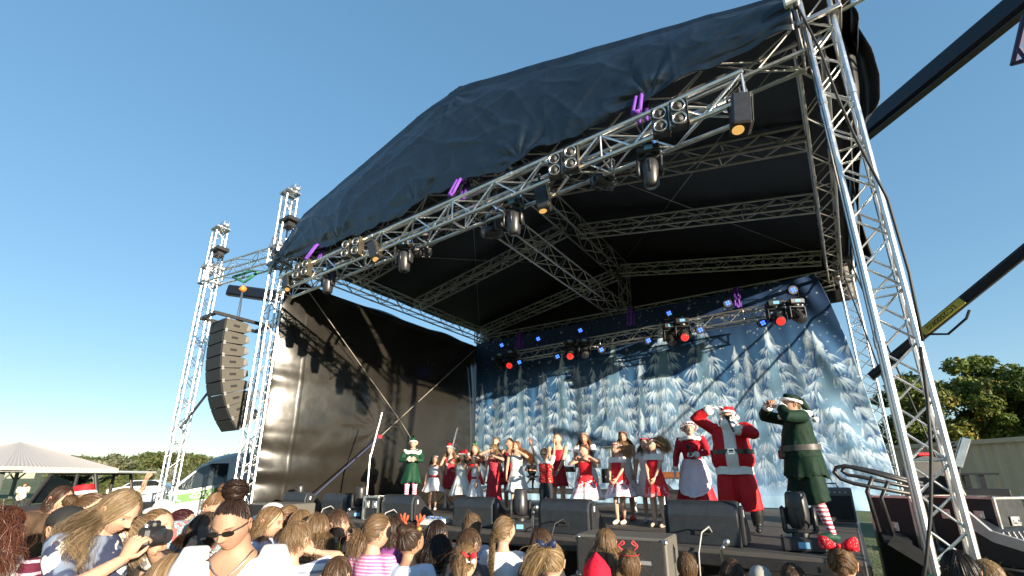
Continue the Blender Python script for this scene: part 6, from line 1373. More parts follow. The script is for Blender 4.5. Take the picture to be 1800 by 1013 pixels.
def strap_dress(m, r1=.19, z1=.30, sash=None, folds=10, zt=.775, sleeve=0, skm=None, amp=.10, trail=0, wind=(.01, 0), upper=None):
    def f(b, r):
        k = b.p['sz'] / .818
        if upper: top(b, r, upper, max(.22, sleeve), .66 * k, .845 * k, .007, 'yoke', voxel=.013, noise_=.002)
        top(b, r, m, sleeve if not upper else 0, .56 * k, zt * k + .02, .012, 'bodice', voxel=.013, noise_=.003); skirt(b, r, skm or m, .615 * k, z1, r1, folds, amp, wind=wind, trail=trail)
        if not upper and sleeve == 0:
            for s in (-1, 1):
                mb = MB(); rx, ry, yo = tor_at(b, .78 * k, .012); mb.tube([b.up((s * .05 * b.H, yo - ry * .85, .765 * k * b.H)), b.up((s * .058 * b.H, -.012 * b.H, .832 * k * b.H)), b.up((s * .058 * b.H, .03 * b.H, .825 * k * b.H)), b.up((s * .05 * b.H, yo + ry * .9, .765 * k * b.H))], .010, 6); mb.build('shoulder_strap', m, r, smooth=True)
        if sash: band(b, r, sash, .625 * k, .035, .018, .008, 'sash')
    return f
cw = cloth((.66, .66, .70), .75); cw2 = cloth((.70, .69, .66), .8); red_c = cloth(RED, .65, .3); dred = cloth(DRED, .55, .3); sash_c = cloth((.42, .01, .03), .5); sequin = pattern('noise', (.34, .01, .03), (.62, .18, .16), 90, .6)
lace = pattern('noise', (.70, .70, .69), (.42, .44, .47), 34, .56)
flw = [cloth((.75, .70, .68), .7), cloth((.55, .10, .16), .7), cloth((.10, .16, .05), .7)]
DN = dict(armL=(.19, -.04, .40), armR=(-.17, -.05, .40))
girl('small girl in white dress with red sash and flower crown', 764, 799, 8.50, 32, dict(hpitch=6, hyaw=6, **DN), ('long', (.40, .25, .12), dict(length=.12, wave=.01)), strap_dress(cw, .205, .33, sash_c), after=lambda b, r: headband(b, r, flw[2], 'flower_crown', flw[:2], .03, -12, .30, 3))
girl('girl in red dress and red hat with white fur standing behind the white dresses', 792, 781, 9.10, 30, dict(armL=(.13, -.10, .60), armR=(-.10, -.12, .58), hyaw=-10), ('long', (.50, .32, .14), dict(length=.30, wave=.012)), strap_dress(sequin, .13, .30, sleeve=0), after=lambda b, r: soft_hat(b, r, red_c, (.45, .2, .55)), mouth=.05)
girl('girl in white dress holding her slipping red hat with both raised arms', 812, 793, 8.40, 34, dict(armL=(.14, -.10, .90), armR=(-.12, -.13, .88), elbowL=(1, -.2, .1), elbowR=(-1, -.3, .0), hpitch=8), ('long', (.42, .27, .12), dict(length=.22)), strap_dress(cw2, .20, .27, None, 12, amp=.15), after=lambda b, r: soft_hat(b, r, red_c, (.75, .1, .25)), mouth=.05)
def tucked(b, r): headband(b, r, cloth((.62, .60, .62)), 'hair_flowers', flw[:1], .02, -18, .32, 5)
girl('girl in white dress with red sash singing with open mouth, red brown hair', 836, 800, 8.30, -28, dict(hyaw=-22, armL=(.16, -.05, .41), armR=(-.10, -.17, .80), elbowR=(-1, .2, -.5)), ('pony', (.24, .075, .035), dict(length=.26, wind=(.5, 0, 0), wave=.02, spread=2.2, gather=(0, .9, .35))), strap_dress(cw, .17, .27, sash_c), mouth=.9, after=tucked)
girl('girl with green bow in her hair half hidden behind the singing girl', 835, 780, 9.10, 20, dict(armL=(.20, -.16, .74), armR=(-.14, -.06, .50), hyaw=12), ('long', (.48, .28, .12), dict(length=.2)), strap_dress(red_c, .15, .38), after=lambda b, r: bow(b, r, cloth((.02, .25, .05), .4), (0, -.05, .52), .20), mouth=.05)
girl('girl in long dark red dress with sequin bodice and sunglasses', 868, 779, 8.30, 2, dict(armL=(.10, -.14, .80), armR=(-.16, -.03, .42), elbowL=(1, .3, -.4), hyaw=-30), ('long', (.40, .25, .12), dict(length=.26, wave=.012, wind=(.3, .1, 0))), lambda b, r: (top(b, r, sequin, 0, .54, .77, .012, 'bodice', voxel=.013, noise_=.003), skirt(b, r, dred, .60, .19, .125, 7, .10, trail=.02)), after=lambda b, r: sunglasses(b, r), kind='teen')
girl('golden haired girl in red mostly hidden behind the long dark red dress', 872, 768, 9.10, 15, dict(armR=(-.16, -.14, .72), elbowR=(-1, .2, -.2)), ('pony', (.52, .33, .12), dict(length=.2)), strap_dress(red_c, .14, .36), kind='teen')
girl('dark haired girl peeking over the shoulder of the girl with curly orange hair', 896, 769, 9.00, 8, dict(hyaw=-20), ('pony', (.10, .05, .03), dict(length=.2)), strap_dress(dred, .13, .36), kind='teen', skin='tan', mouth=.05)
girl('girl in white lace dress with long curly orange hair blown to the side', 908, 774, 8.30, 14, dict(armL=(.085, -.15, .84), armR=(-.13, -.10, .43), elbowL=(1, .1, -.7), hyaw=-12, hpitch=-4), ('curly', (.52, .20, .055), dict(length=.36, wave=.006, wind=(.65, .05, 0), n=900, spread=1.6)), strap_dress(lace, .16, .31, cloth((.68, .68, .67))), kind='teen', mouth=.3, shoe=(.45, .03, .03))
# boy with raised arms
b, r = on_stage('small boy in red waistcoat and dark jeans with sunglasses and both arms raised', 957, 786, 7.60, 8, 'kid', dict(armR=(-.24, -.06, 1.14), armL=(.17, -.06, 1.08), elbowR=(-1, .1, .2), elbowL=(1, .1, .3), hpitch=14, footL=(.08, -.06, 0), footR=(-.06, .02, 0)), GC)
make_body(b, r, 'fair', voxel=.0125, hands=dict(L=dict(n=(0, -1, 0), curl=12, spread=14), R=dict(n=(0, -1, 0), curl=15, spread=12))); hair(b, r, 'short', (.42, .28, .13), .09, 420); sunglasses(b, r)
top(b, r, cloth(WHITE), .36, .52, .81, .010, 'shirt', voxel=.013); top(b, r, pattern('noise', (.50, .015, .02), (.7, .55, .3), 40, .64), 0, .50, .775, .020, 'waistcoat', voxel=.013); trousers(b, r, cloth((.022, .026, .034), .8), .98, .006, .006, voxel=.013); shoes(b, r, cloth((.72, .72, .74), .5, 0))
def halter(b, r): top(b, r, dred, 0, .54, .785, .010, 'bodice', voxel=.013, noise_=.003); skirt(b, r, dred, .60, .36, .12, 9, .12)
girl('tall girl in short dark red halter dress behind the boy in the waistcoat', 979, 760, 8.30, 10, dict(armL=(.03, -.13, .50), armR=(-.02, -.135, .51), elbowL=(1, .5, -.2), elbowR=(-1, .5, -.2), hyaw=8), ('pony', (.30, .17, .08), dict(length=.22)), halter, kind='teen', mouth=.05)
girl('teenager in white top with folded arms behind the girl in the printed red dress', 1026, 758, 8.50, 8, dict(armL=(-.03, -.12, .66), armR=(.02, -.125, .63), elbowL=(1, .0, -.7), elbowR=(-1, .0, -.7), hyaw=6, hpitch=6), ('long', (.28, .15, .07), dict(length=.18)), strap_dress(cloth((.70, .68, .70)), .15, .30, sleeve=.25), kind='teen', skin='tan', after=lambda b, r: headband(b, r, cloth((.6, .55, .5)), r=.02))
girl('girl in red dress with white printed hem holding her hands to her cheeks, red bow', 1026, 781, 7.80, 6, dict(armL=(.11, -.10, .82), armR=(-.10, -.13, .80), elbowL=(1, -.2, -.5), elbowR=(-1, -.2, -.6), hyaw=-28, hroll=-8, footL=(.07, 0, 0), footR=(-.07, 0, 0)), ('pony', (.22, .11, .05), dict(length=.16, wind=(.3, 0, 0))), lambda b, r: strap_dress(red_c, .235, .27, None, 9, amp=.14, trail=.02, skm=dress_print(RED, (.45, .10, .20), (.68, .66, .70), .27 * b.H, .60 * b.H))(b, r), mouth=.25, after=lambda b, r: bow(b, r, red_c, (.15, .1, .48), .2))
girl('tall dark haired teenager in pale dress behind the two girls in red and white', 1094, 756, 8.60, 6, dict(armL=(.12, -.05, .44), armR=(-.15, -.05, .44), hyaw=8), ('long', (.045, .025, .018), dict(length=.28, wave=.016, wind=(.2, 0, 0))), strap_dress(cloth((.56, .50, .45)), .15, .26), kind='teen', skin='tan', mouth=.08, after=lambda b, r: headband(b, r, cloth((.45, .2, .2)), r=.02), shoe=(.45, .03, .03))
RW = lambda b: dress_print(RED, (.36, .12, .24), (.62, .55, .60), .27 * b.H, .60 * b.H)
lace2 = cloth((.70, .62, .60), .7)
girl('girl in red dress with white lace shoulders, left one of two alike', 1083, 777, 7.80, -10, dict(armL=(.05, -.13, .54), armR=(-.04, -.14, .55), elbowL=(1, .5, -.3), elbowR=(-1, .5, -.3), hyaw=-8, footL=(.035, .02, 0), footR=(-.03, -.05, 0)), ('pony', (.75, .46, .2), dict(length=.23, wind=(.45, -.05, .08), wave=.035, spread=2.2, gather=(.35, .85, .35), n=1100, wd=.006)), lambda b, r: strap_dress(red_c, .20, .31, None, 8, zt=.755, skm=RW(b), upper=lace2, trail=.03, amp=.12)(b, r), after=lambda b, r: headband(b, r, flw[1], 'flower_crown', flw[:2], .02, -15, .30, 8), shoe=(.6, .5, .42))
girl('girl in white with a red flower crown, half hidden behind a girl in red', 1133, 768, 8.40, 6, dict(armL=(.13, -.06, .44), armR=(-.15, -.06, .44)), ('long', (.22, .10, .05), dict(length=.22)), strap_dress(cloth((.70, .66, .66)), .16, .30, sleeve=.22), mouth=0, after=lambda b, r: headband(b, r, flw[1], 'flower_crown', [flw[1]], .03, -15, .32, 9))
girl('girl in red with white lace shoulders and long hair flying sideways, right of two', 1145, 769, 7.70, -6, dict(armL=(.03, -.14, .48), armR=(-.02, -.145, .49), elbowL=(1, .5, -.2), elbowR=(-1, .5, -.2), hyaw=-4, hpitch=4), ('pony', (.75, .46, .2), dict(length=.27, wind=(.50, -.05, .12), wave=.035, spread=2.4, gather=(.45, .75, .4), n=1300, wd=.006)), lambda b, r: strap_dress(red_c, .15, .33, None, 8, zt=.755, skm=dress_print(RED, (.5, .2, .2), (.60, .30, .32), .20 * b.H, .48 * b.H), upper=lace2)(b, r), after=lambda b, r: headband(b, r, flw[0], 'flower_crown', flw[:2], .02, -15, .30, 11), shoe=(.5, .36, .28))
# drummer seated on the riser
b = solve('man', 1.76, dict(footL=(.14, -.22, .03), footR=(-.14, -.22, .03), armL=(.10, -.20, .62), armR=(-.10, -.20, .62)))
b.hip_drop = 0
b2, r = on_stage('drummer in black with sunglasses sitting behind the curly haired girl', 935, 806, 11.9, 5, 'man', dict(armL=(.10, -.20, .60), armR=(-.10, -.20, .60), footL=(.16, -.26, 0), footR=(-.16, -.26, 0)), 'grown performers on the stage')
g = at_y(935, 806, 11.9); r.location = (g.x, g.y, DZ + .445)
p_ = dict(PROP['man']); PROP['seated'] = dict(p_, hip=.31, knee=.30, sz=.74, neck=.80, hf=.165, sw=.15, ua=.19, fa=.17, hj=.06)
b = solve('seated', g.z - DZ - .445, dict(footL=(.16, -.30, 0), footR=(-.16, -.30, 0), armL=(.10, -.24, .60), armR=(-.10, -.24, .60), kneeL=(.3, -1, .6), kneeR=(-.3, -1, .6), girth=1.2))
make_body(b, r, 'tan', voxel=.014, legcol=(.02, .02, .022)); top(b, r, cloth((.015, .015, .017)), .5, .36, .80, .02); hair(b, r, 'short', (.05, .03, .02), .06, 250); sunglasses(b, r)
mb = MB(); mb.lathe([(.03, 0), (.03, .30), (.18, .31), (.18, .36), (0, .37)], (0, .03, 0), 16); o = mb.build('drum_stool', M['black_plastic'], smooth=40); o.location = r.location; tag(o, 'round black stool under the drummer', 'stool')
# person in red gown with white apron
mrs_lab = 'woman in long red gown with white apron, gloves and frilled white cap'
b, r = on_stage(mrs_lab, 1210, 741, 8.20, 2, 'woman', dict(armL=(.06, -.17, .66), armR=(-.19, -.05, .43), elbowL=(1, .3, -.6), hyaw=18, bust=.035), 'grown performers on the stage')
gl = (.70, .69, .70); make_body(b, r, 'fair', voxel=.010, mouth=.09, res=(56, 44), glove=gl, hands=dict(L=dict(grip=True, curl=62, d=(-.75, -.55, .25), n=(.2, .5, -.6))))
rv = cloth((.36, .010, .022), .6, .6, .3, .12); top(b, r, rv, .93, .55, .845, .016, 'bodice', arm_inf=.014); skirt(b, r, rv, .62, .145, .21, 9, .07, trail=-.02, name='skirt')
sk = skirt(b, r, cloth((.66, .60, .64), .8), .175, .085, .222, 9, .07, name='hem_trim', inf=.150, n=60, k=5)
P = np.zeros((18, 22, 3))
for i in range(18):
    t = i / 17; z = (.625 - .35 * t) * b.H; wd_ = (.085 + .055 * math.sin(math.pi * min(1, t * .62 + .1))) * b.H * (1 if t < .72 else math.sqrt(max(.02, 1 - ((t - .72) / .285) ** 2)))
    for j in range(22):
        s = j / 21 * 2 - 1; rr = np.interp(z / b.H, [.145, .62], [.21 * b.H, tor_at(b, .62, .02)[0]]); x = wd_ * s * 1.02; y = -math.sqrt(max(.0004, (rr * .95) ** 2 - (x * .9) ** 2)) - .018 - .008 * math.sin(s * 9 + t * 3)
        P[i, j] = (x + .01, y + .02 * (1 - t), z)
mb = MB(); mb.grid(P); ap = mb.build('apron', cloth((.62, .56, .64), .8), r, smooth=True, fix=False); ap.modifiers.new('s', 'SOLIDIFY').thickness = .004
rim = [V(P[i, 0]) for i in range(3, 18)] + [V(P[17, j]) for j in range(22)] + [V(P[i, 21]) for i in range(17, 2, -1)]; mb = MB(); mb.tube([p + V((0, -.006, .008 * math.sin(k * 1.9))) for k, p in enumerate(rim)], [.016 + .005 * math.sin(k * 2.2) for k in range(len(rim))], 6); mb.build('lace_edge', M['fur_white'], ap, smooth=True)
mb = MB(); pts = [b.up((.10 * b.H * math.cos(a), .075 * b.H * math.sin(a), (.832 - .012 * abs(math.cos(a))) * b.H)) for a in [k * math.pi / 12 for k in range(25)]]; mb.tube(pts, [.036 * (1 + .2 * math.sin(k * 2.3)) for k in range(25)], 10, cap=False); mb.build('fur_collar', M['fur_white'], r, smooth=True)
for nm in 'LR':
    mb = MB(); d_ = (b.wr[nm] - b.el[nm]).normalized(); mb.tube([b.wr[nm] - d_ * .06, b.wr[nm] - d_ * .02, b.wr[nm]], [.045, .056, .045], 12); mb.build('fur_cuff', M['fur_white'], r, smooth=True)
hair(b, r, 'short', (.16, .15, .15), .10, 300)
mb = MB(); rings = []
for k in range(7):
    t = k / 6; rings.append((V((0, .02 * b.hh + .20 * b.hh * t, .12 * b.hh + .44 * b.hh * t)), (.42 + .07 * math.sin(math.pi * t)) * b.hh * (1 - .8 * t ** 4), (.47 + .06 * math.sin(math.pi * t)) * b.hh * (1 - .8 * t ** 4), RX(-28)))
loft(mb, rings, 24); cap = mesh_obj('mob_cap', [b.hrot @ V(q) + b.head for q in mb.v], mb.f, cloth((.68, .60, .66), .8), r)
P = np.zeros((5, 72, 3))
for i in range(5):
    for j in range(72):
        a = 2 * math.pi * j / 72; rr = .43 + .055 * i; q = RX(-28) @ V((rr * math.cos(a), rr * 1.1 * math.sin(a), .035 * math.sin(a * 18) * i / 4)); P[i, j] = b.hrot @ ((q + V((0, .03, .14))) * b.hh) + b.head
mb = MB(); mb.grid(P, closed=True); fr_ = mb.build('frill', cloth((.68, .60, .66), .8), cap, smooth=True, fix=False); fr_.modifiers.new('s', 'SOLIDIFY').thickness = .003
shoes(b, r, M['leather_black'])
handheld_mic(wpos(r, b.wr['L'] + V((-.05, -.075, .03))), (-.15, -.25, 1), 'black microphone in the gloved hand of the woman in the white apron')
# big person in red suit with white beard
b, r = on_stage('big person in red suit with white beard, black belt and boots', 1276, 716, 7.70, 8, 'man', dict(girth=1.16, belly=.42, armR=(-.12, -.06, .985), elbowR=(-1, -.1, .2), armL=(.055, -.215, .795), elbowL=(1, .25, -.40), hyaw=2, hpitch=3, footL=(.12, -.02, 0), footR=(-.09, .02, 0)), 'grown performers on the stage')
make_body(b, r, 'fair', voxel=.011, res=(64, 52), glove=(.70, .69, .70), hands=dict(L=dict(grip=True, curl=62, d=(-.65, -.15, .75), n=(-.2, .85, .2)), R=dict(d=(.8, .1, .25), n=(.1, .2, -1), curl=20)))
rs = cloth((.44, .010, .016), .6, .7, .4, .12); tp = top(b, r, rs, .96, .46, .85, .030, 'jacket', voxel=.014, arm_inf=.034, noise_=.012); trousers(b, r, rs, .80, .030, .045, voxel=.015, z1=.58)
band(b, r, M['fur_white'], .475, .062, .045, .026, 'fur_hem', wob=.004); band(b, r, M['leather_black'], .622, .036, .036, .014, 'belt'); belt_buckle(b, r, .622, M['chrome'], .052, .036)
P = []
for i in range(20):
    zf = .455 + (.82 - .455) * i / 19; rx, ry, yo = tor_at(b, zf, .036); row = []
    for j in range(9):
        x = (j / 8 * 2 - 1) * .050 * b.H; ybase = -ry * (max(.02, 1 - (abs(x) / rx) ** 2.3)) ** (1 / 2.3); row.append(tuple(b.up((x, yo + ybase - (.016 if 0 < j < 8 else -.02), zf * b.H))))
    P.append(row)
mb = MB(); mb.grid(np.array(P)); o = mb.build('fur_front', M['fur_white'], r, smooth=True, fix=False)
for nm in 'LR':
    mb = MB(); d_ = (b.wr[nm] - b.el[nm]).normalized(); mb.tube([b.wr[nm] - d_ * .10, b.wr[nm] - d_ * .07, b.wr[nm] - d_ * .01, b.wr[nm] + d_ * .015], [.062, .078, .078, .06], 14); mb.build('fur_cuff', M['fur_white'], r, smooth=True)
shoes(b, r, M['leather_black'], 'boot', boot=.17); soft_hat(b, r, rs, (.55, .35, -.05), size=1.06)
mb = MB(); loft(mb, [(V((0, -.40, -.20)) , .24, .12), (V((0, -.44, -.32)), .42, .22), (V((.02, -.48, -.50)), .52, .26), (V((.05, -.48, -.75)), .48, .22), (V((.10, -.44, -1.0)), .32, .15), (V((.14, -.40, -1.18)), .12, .07)], 16)
for s in (-1, 1): loft(mb, [(V((s * .33, -.10, .12)), .08, .14), (V((s * .35, -.18, -.15)), .13, .18), (V((s * .30, -.28, -.40)), .16, .18)], 10)
v, f = remeshed(mb, .035, 4)
for k in range(len(v)): v[k] += np.array((noise.noise(V(v[k] * 7)), noise.noise(V(v[k] * 7 + 9)), noise.noise(V(v[k] * 9 + 3)))) * .035
mesh_obj('beard', [b.hrot @ (V(q) * b.hh) + b.head for q in v], f, M['fur_white'], r)
mb = MB()
for s in (-1, 1): mb.tube([head_pt(b, 0, -.50, -.185), head_pt(b, s * .12, -.51, -.20), head_pt(b, s * .25, -.45, -.27)], [.05 * b.hh, .06 * b.hh, .02 * b.hh], 8)
mb.build('moustache', M['fur_white'], r, smooth=True)
hair(b, r, 'long', (.70, .69, .67), .10, 420, wave=.016, wd=.008); sunglasses(b, r)
handheld_mic(wpos(r, b.wr['L'] + V((-.055, -.045, .06))), (-.28, .12, .95), 'black microphone held to the white beard of the big person in red')
# person in green suit at right, seen from the side
b, r = on_stage('big person in green velvet suit and pointed green hat shading his eyes, striped socks', 1388, 693, 7.20, -66, 'man', dict(girth=1.02, belly=.34, armR=(-.02, -.17, .925), elbowR=(-.8, -.6, -.2), armL=(.10, -.13, .895), elbowL=(.6, -.8, -.1), hpitch=-4, footL=(.085, .05, 0), footR=(-.06, -.07, 0), lean=2), 'grown performers on the stage')
make_body(b, r, 'fair', voxel=.011, res=(56, 44), legcol=stripes((.50, .03, .07), (.66, .63, .65), .048), hands=dict(L=dict(d=(-.7, -.5, .3), n=(0, .3, -1), curl=15)))
ge = cloth((.002, .018, .009), .75, 1.0, .3, .2); top(b, r, ge, .95, .47, .85, .026, 'jacket', voxel=.014, arm_inf=.028, noise_=.012); skirt(b, r, ge, .55, .40, .150, 9, .10, zig=.035, inf=.03, name='jacket_tail'); trousers(b, r, ge, .62, .03, .045, voxel=.015, z1=.58)
band(b, r, cloth((.06, .06, .058), .4, 0), .61, .040, .034, .012, 'belt')
mb = MB(); pts = [b.up((.105 * b.H * math.cos(a), .085 * b.H * math.sin(a), .845 * b.H)) for a in [k * math.pi / 12 for k in range(25)]]; mb.tube(pts, [.04 * (1 + .15 * math.sin(k * 2.1)) for k in range(25)], 10, cap=False); mb.build('fur_collar', M['fur_white'], r, smooth=True)
for nm in 'LR':
    mb = MB(); d_ = (b.wr[nm] - b.el[nm]).normalized(); mb.tube([b.wr[nm] - d_ * .09, b.wr[nm] - d_ * .05, b.wr[nm]], [.05, .068, .055], 12); mb.build('fur_cuff', M['fur_white'], r, smooth=True)
hair(b, r, 'short', (.30, .2, .1), .06, 300); soft_hat(b, r, ge, (.10, 1.05, -.75), size=1.05); shoes(b, r, cloth((.008, .05, .03), .6), 'slipper')
mb = MB(); mb.box(b.up((-.02, -.24, .575 * b.H)), (.14, .07, .13), bev=.02); mb.build('pouch', M['leather_black'], r)
# ------------------------------------------------------------------ the crowd in front of the stage
def in_crowd(label, u, v, d, yaw, kind, pose, hs, tp_, skin='fair', after=None, group='people watching in front of the stage', legs=(.05, .06, .09), res=(34, 26), mouth=0, n=620, voxel=.016, hands={}, brow=(.12, .07, .04), inf=.012, z0=.50, eyes=True, lips=(.42, .16, .13), hat_hair=None):
    t = at_d(u, v, d); hf = PROP[kind]['hf']; H = (t.z - GZ) / (1 - hf * .5)
    for _ in range(3): b = solve(kind, H, pose); H *= (t.z - GZ) / b.head.z
    b = solve(kind, H, pose); q = Matrix.Rotation(R(yaw), 3, 'Z') @ V((b.head.x, b.head.y, 0)); r = place_root(label, (t.x - q.x, t.y - q.y, GZ), yaw, group)
    make_body(b, r, skin, res=res, voxel=voxel, mouth=mouth, legcol=legs, hands=hands, brow=brow, eyes=eyes, lips=lips)
    if tp_: top(b, r, tp_[0], tp_[1], z0, tp_[2] if len(tp_) > 2 else .845 * b.p['sz'] / .818, inf, voxel=voxel, noise_=.005)
    if hs: st, hc, kw = hs; kw = dict(kw); hair(b, r, st, hc, n=kw.pop('n', n), **kw)
    shoes(b, r, cloth((.1, .1, .1), .6, 0))
    if after: after(b, r)
    return b, r
BL, LB, BR, DB, BK, GB = (.48, .32, .15), (.26, .155, .07), (.15, .08, .04), (.085, .048, .028), (.025, .016, .012), (.34, .20, .085)
wt = cloth((.50, .50, .51), .9); lb = cloth((.42, .50, .66), .9); bk = cloth((.030, .026, .022), .9)
st_bw = pattern('stripe', (.70, .68, .66), (.06, .07, .10), 9, .72); st_pk = pattern('stripe', (.52, .16, .36), (.62, .40, .54), 16, .62); st_bl = pattern('stripe', (.48, .55, .74), (.05, .07, .16), 9, .70)
K_, S_ = 'kid', dict
# --- front row, left to right
in_crowd('small blond boy in striped white shirt holding a hand over his ear', 520, 950, 2.79, 199, K_, S_(armR=(-.07, -.05, .86), elbowR=(-1, -.4, -.2), hpitch=4), ('short', (.34, .21, .10), S_(length=.10)), (pattern('stripe', (.74, .74, .76), (.25, .27, .36), 6, .75), .35), hands=S_(R=S_(d=(.75, .35, .45), n=(1, -.1, 0), curl=8, spread=10)))
in_crowd('child with long wavy light brown hair and black and white striped top', 556, 930, 3.38, 212, K_, S_(hyaw=-8), ('long', LB, S_(length=.20, wave=.010, n=1000)), (st_bw, .4))
in_crowd('boy with mop of brown hair and mustard yellow top looking right', 592, 922, 3.72, 135, K_, S_(hyaw=-15, hpitch=-4), ('short', BR, S_(length=.15, n=800)), (cloth((.26, .17, .03), .9), .4), mouth=.05)
in_crowd('boy with short brown hair in dark olive and grey jacket', 606, 940, 3.76, 194, K_, S_(hyaw=-20), ('short', DB, S_(length=.10)), (pattern('noise', (.045, .04, .03), (.012, .012, .014), 5, .52), .95))
def scrunch(b, r):
    mb = MB(); mb.tube([head_pt(b, .10 * math.cos(a), .47, .05 + .10 * math.sin(a)) for a in [k * math.pi / 5 for k in range(11)]], .045 * b.hh, 8); mb.build('hair_tie', cloth((.012, .012, .016), .9), r, smooth=True)
in_crowd('girl with low ponytail and pink striped shirt, the sun on her right shoulder', 662, 935, 3.05, 194, K_, S_(hyaw=-24, hroll=-8), ('pony', LB, S_(length=.17, gather=(.0, .96, -.02), n=900, spread=1.6)), (st_pk, .4), after=scrunch)
def antlers(b, r):
    am = cloth((.50, .09, .035), .8); h = headband(b, r, cloth((.06, .03, .02)), 'antler_headband', r=.022, tilt=0, rise=.36)
    for s in (-1, 1):
        mb = MB(); P0 = head_pt(b, s * .22, 0, .44); pts = [P0, head_pt(b, s * .28, 0, .58), head_pt(b, s * .34, 0, .72), head_pt(b, s * .30, 0, .84)]; mb.tube(pts, [.045 * b.hh, .05 * b.hh, .045 * b.hh, .03 * b.hh], 8)
        mb.tube([pts[1], head_pt(b, s * .40, 0, .66), head_pt(b, s * .50, 0, .80)], [.045 * b.hh, .045 * b.hh, .03 * b.hh], 8); mb.tube([pts[1], head_pt(b, s * .20, 0, .68), head_pt(b, s * .17, 0, .78)], [.04 * b.hh, .04 * b.hh, .03 * b.hh], 8); mb.build('antler', am, h, smooth=True)
        gb = MB(); gb.lathe([(0, -.1 * b.hh), (.085 * b.hh, -.05 * b.hh), (.10 * b.hh, .02 * b.hh), (0, .10 * b.hh)], head_pt(b, s * .33, .03, .40), 10); gb.build('bell', M['gold_thread'], h, smooth=True)
in_crowd('dark haired girl with orange toy antlers and a plain light blue shirt', 722, 953, 2.98, 206, K_, S_(hyaw=-20), ('bun', (.09, .05, .03), S_(gather=(0, .75, .62), n=900, spread=.8)), (lb, .4), skin='tan', after=antlers)
in_crowd('girl with long dark hair in blue striped top reaching an arm to the right', 768, 940, 3.56, 202, K_, S_(armR=(-.30, -.22, .74), hyaw=-10, elbowR=(-.3, .2, -.6)), ('long', (.05, .028, .02), S_(length=.24, n=1000, wave=.008)), (st_bl, .80), skin='tan')
in_crowd('child with dark hair and purple top between the ponytail and the antlers', 690, 930, 3.89, 199, K_, S_(), ('long', DB, S_(length=.12)), (cloth((.22, .06, .24)), .5))
in_crowd('child with tuft of light brown hair near the deck, left of the braid', 830, 928, 3.76, 199, K_, S_(), ('pony', LB, S_(length=.12, gather=(0, .5, .85))), (cloth((.5, .45, .5)), .3))
in_crowd('child with short dark brown hair, bare ear to the right, left of the white shirt', 824, 957, 3.18, 189, K_, S_(hyaw=-12), ('short', BR, S_(length=.13, n=800)), (cloth((.06, .06, .07)), .4))
in_crowd('blond child at the bottom edge with a red and white hair bow', 815, 988, 2.60, 196, K_, S_(), ('pony', GB, S_(length=.20, gather=(-.3, .85, .35), n=900)), (cloth((.6, .58, .55)), .3), after=lambda b, r: (bow(b, r, cloth((.55, .02, .03), .6), (-.33, .40, .22), .20), bow(b, r, wt, (-.36, .42, .08), .16, 'white_bow')))
in_crowd('girl with single brown braid down the back of a white shirt', 886, 935, 3.44, 196, K_, S_(hyaw=-22), ('braid', (.32, .20, .09), S_(length=.34, gather=(.15, .93, -.05), n=800, tail_dir=(.1, .6, -.5))), (cloth((.66, .70, .78), .9), .95))
in_crowd('child with short brown hair right of the braid and white shirt', 952, 957, 3.25, 189, K_, S_(hyaw=-8), ('short', BR, S_(length=.13, n=800)), (cloth((.03, .03, .035)), .4))
in_crowd('very blond girl with high ponytail and dark blue hair bow', 970, 988, 2.66, 202, K_, S_(), ('pony', BL, S_(length=.20, gather=(.42, .72, .58), n=1000, spread=1.6, wind=(.35, 0, 0))), (cloth((.55, .56, .6)), .3), after=lambda b, r: bow(b, r, cloth((.012, .02, .06), .4), (.10, .38, .50), .26))
in_crowd('child with long straight light brown hair before the grille speaker', 1065, 955, 3.38, 202, K_, S_(), ('long', (.34, .20, .085), S_(length=.26, n=1000)), (cloth((.10, .07, .07)), .4))
def hood(b, r):
    mb = MB(); loft(mb, [(V((0, .02, -.30)), .40, .46), (V((0, .02, 0)), .45, .52), (V((0, .04, .25)), .42, .48), (V((0, .06, .46)), .28, .32), (V((0, .08, .62)), .12, .14), (V((0, .10, .72)), .03, .03)], 18); mesh_obj('felt_hood', [b.hrot @ (V(q) * b.hh) + b.head for q in mb.v], mb.f, cloth((.56, .008, .03), .85, .2), r)
in_crowd('child in pointed bright red felt hat at the bottom edge', 1050, 1014, 2.66, 200, K_, S_(), ('long', BR, S_(length=.10, n=300)), (cloth((.5, .02, .04)), .4), after=hood)
def boppers(b, r):
    h = headband(b, r, cloth((.3, .02, .03)), 'bopper_headband', r=.018, tilt=0, rise=.36); mt_ = cloth((.55, .04, .05), .35)
    for s in (-1, 1):
        mb = MB(); mb.tube([head_pt(b, s * .18, 0, .48)] + [head_pt(b, s * (.28 + .07 * math.sin(k)), 0, .55 + .055 * k) for k in range(6)] + [head_pt(b, s * (.28 - .10 * math.sin(k) - .06), 0, .82 - .05 * k) for k in range(5)], .024 * b.hh, 6); mb.build('bopper', mt_, h, smooth=True)
in_crowd('brown haired child with red glittering bobble headband', 1106, 993, 3.05, 202, K_, S_(), ('short', (.30, .17, .07), S_(length=.14, n=800)), (cloth((.1, .08, .1)), .4), after=boppers)
in_crowd('child whose brown hair shows in front of the big subwoofer', 1208, 996, 3.25, 199, K_, S_(), ('short', (.26, .15, .07), S_(length=.14, n=700)), (cloth((.2, .2, .25)), .4))
in_crowd('child with dark brown hair at the bottom edge below the largest monitor', 1288, 1012, 2.83, 178, K_, S_(), ('short', DB, S_(length=.12, n=700)), (cloth((.12, .14, .2)), .4))
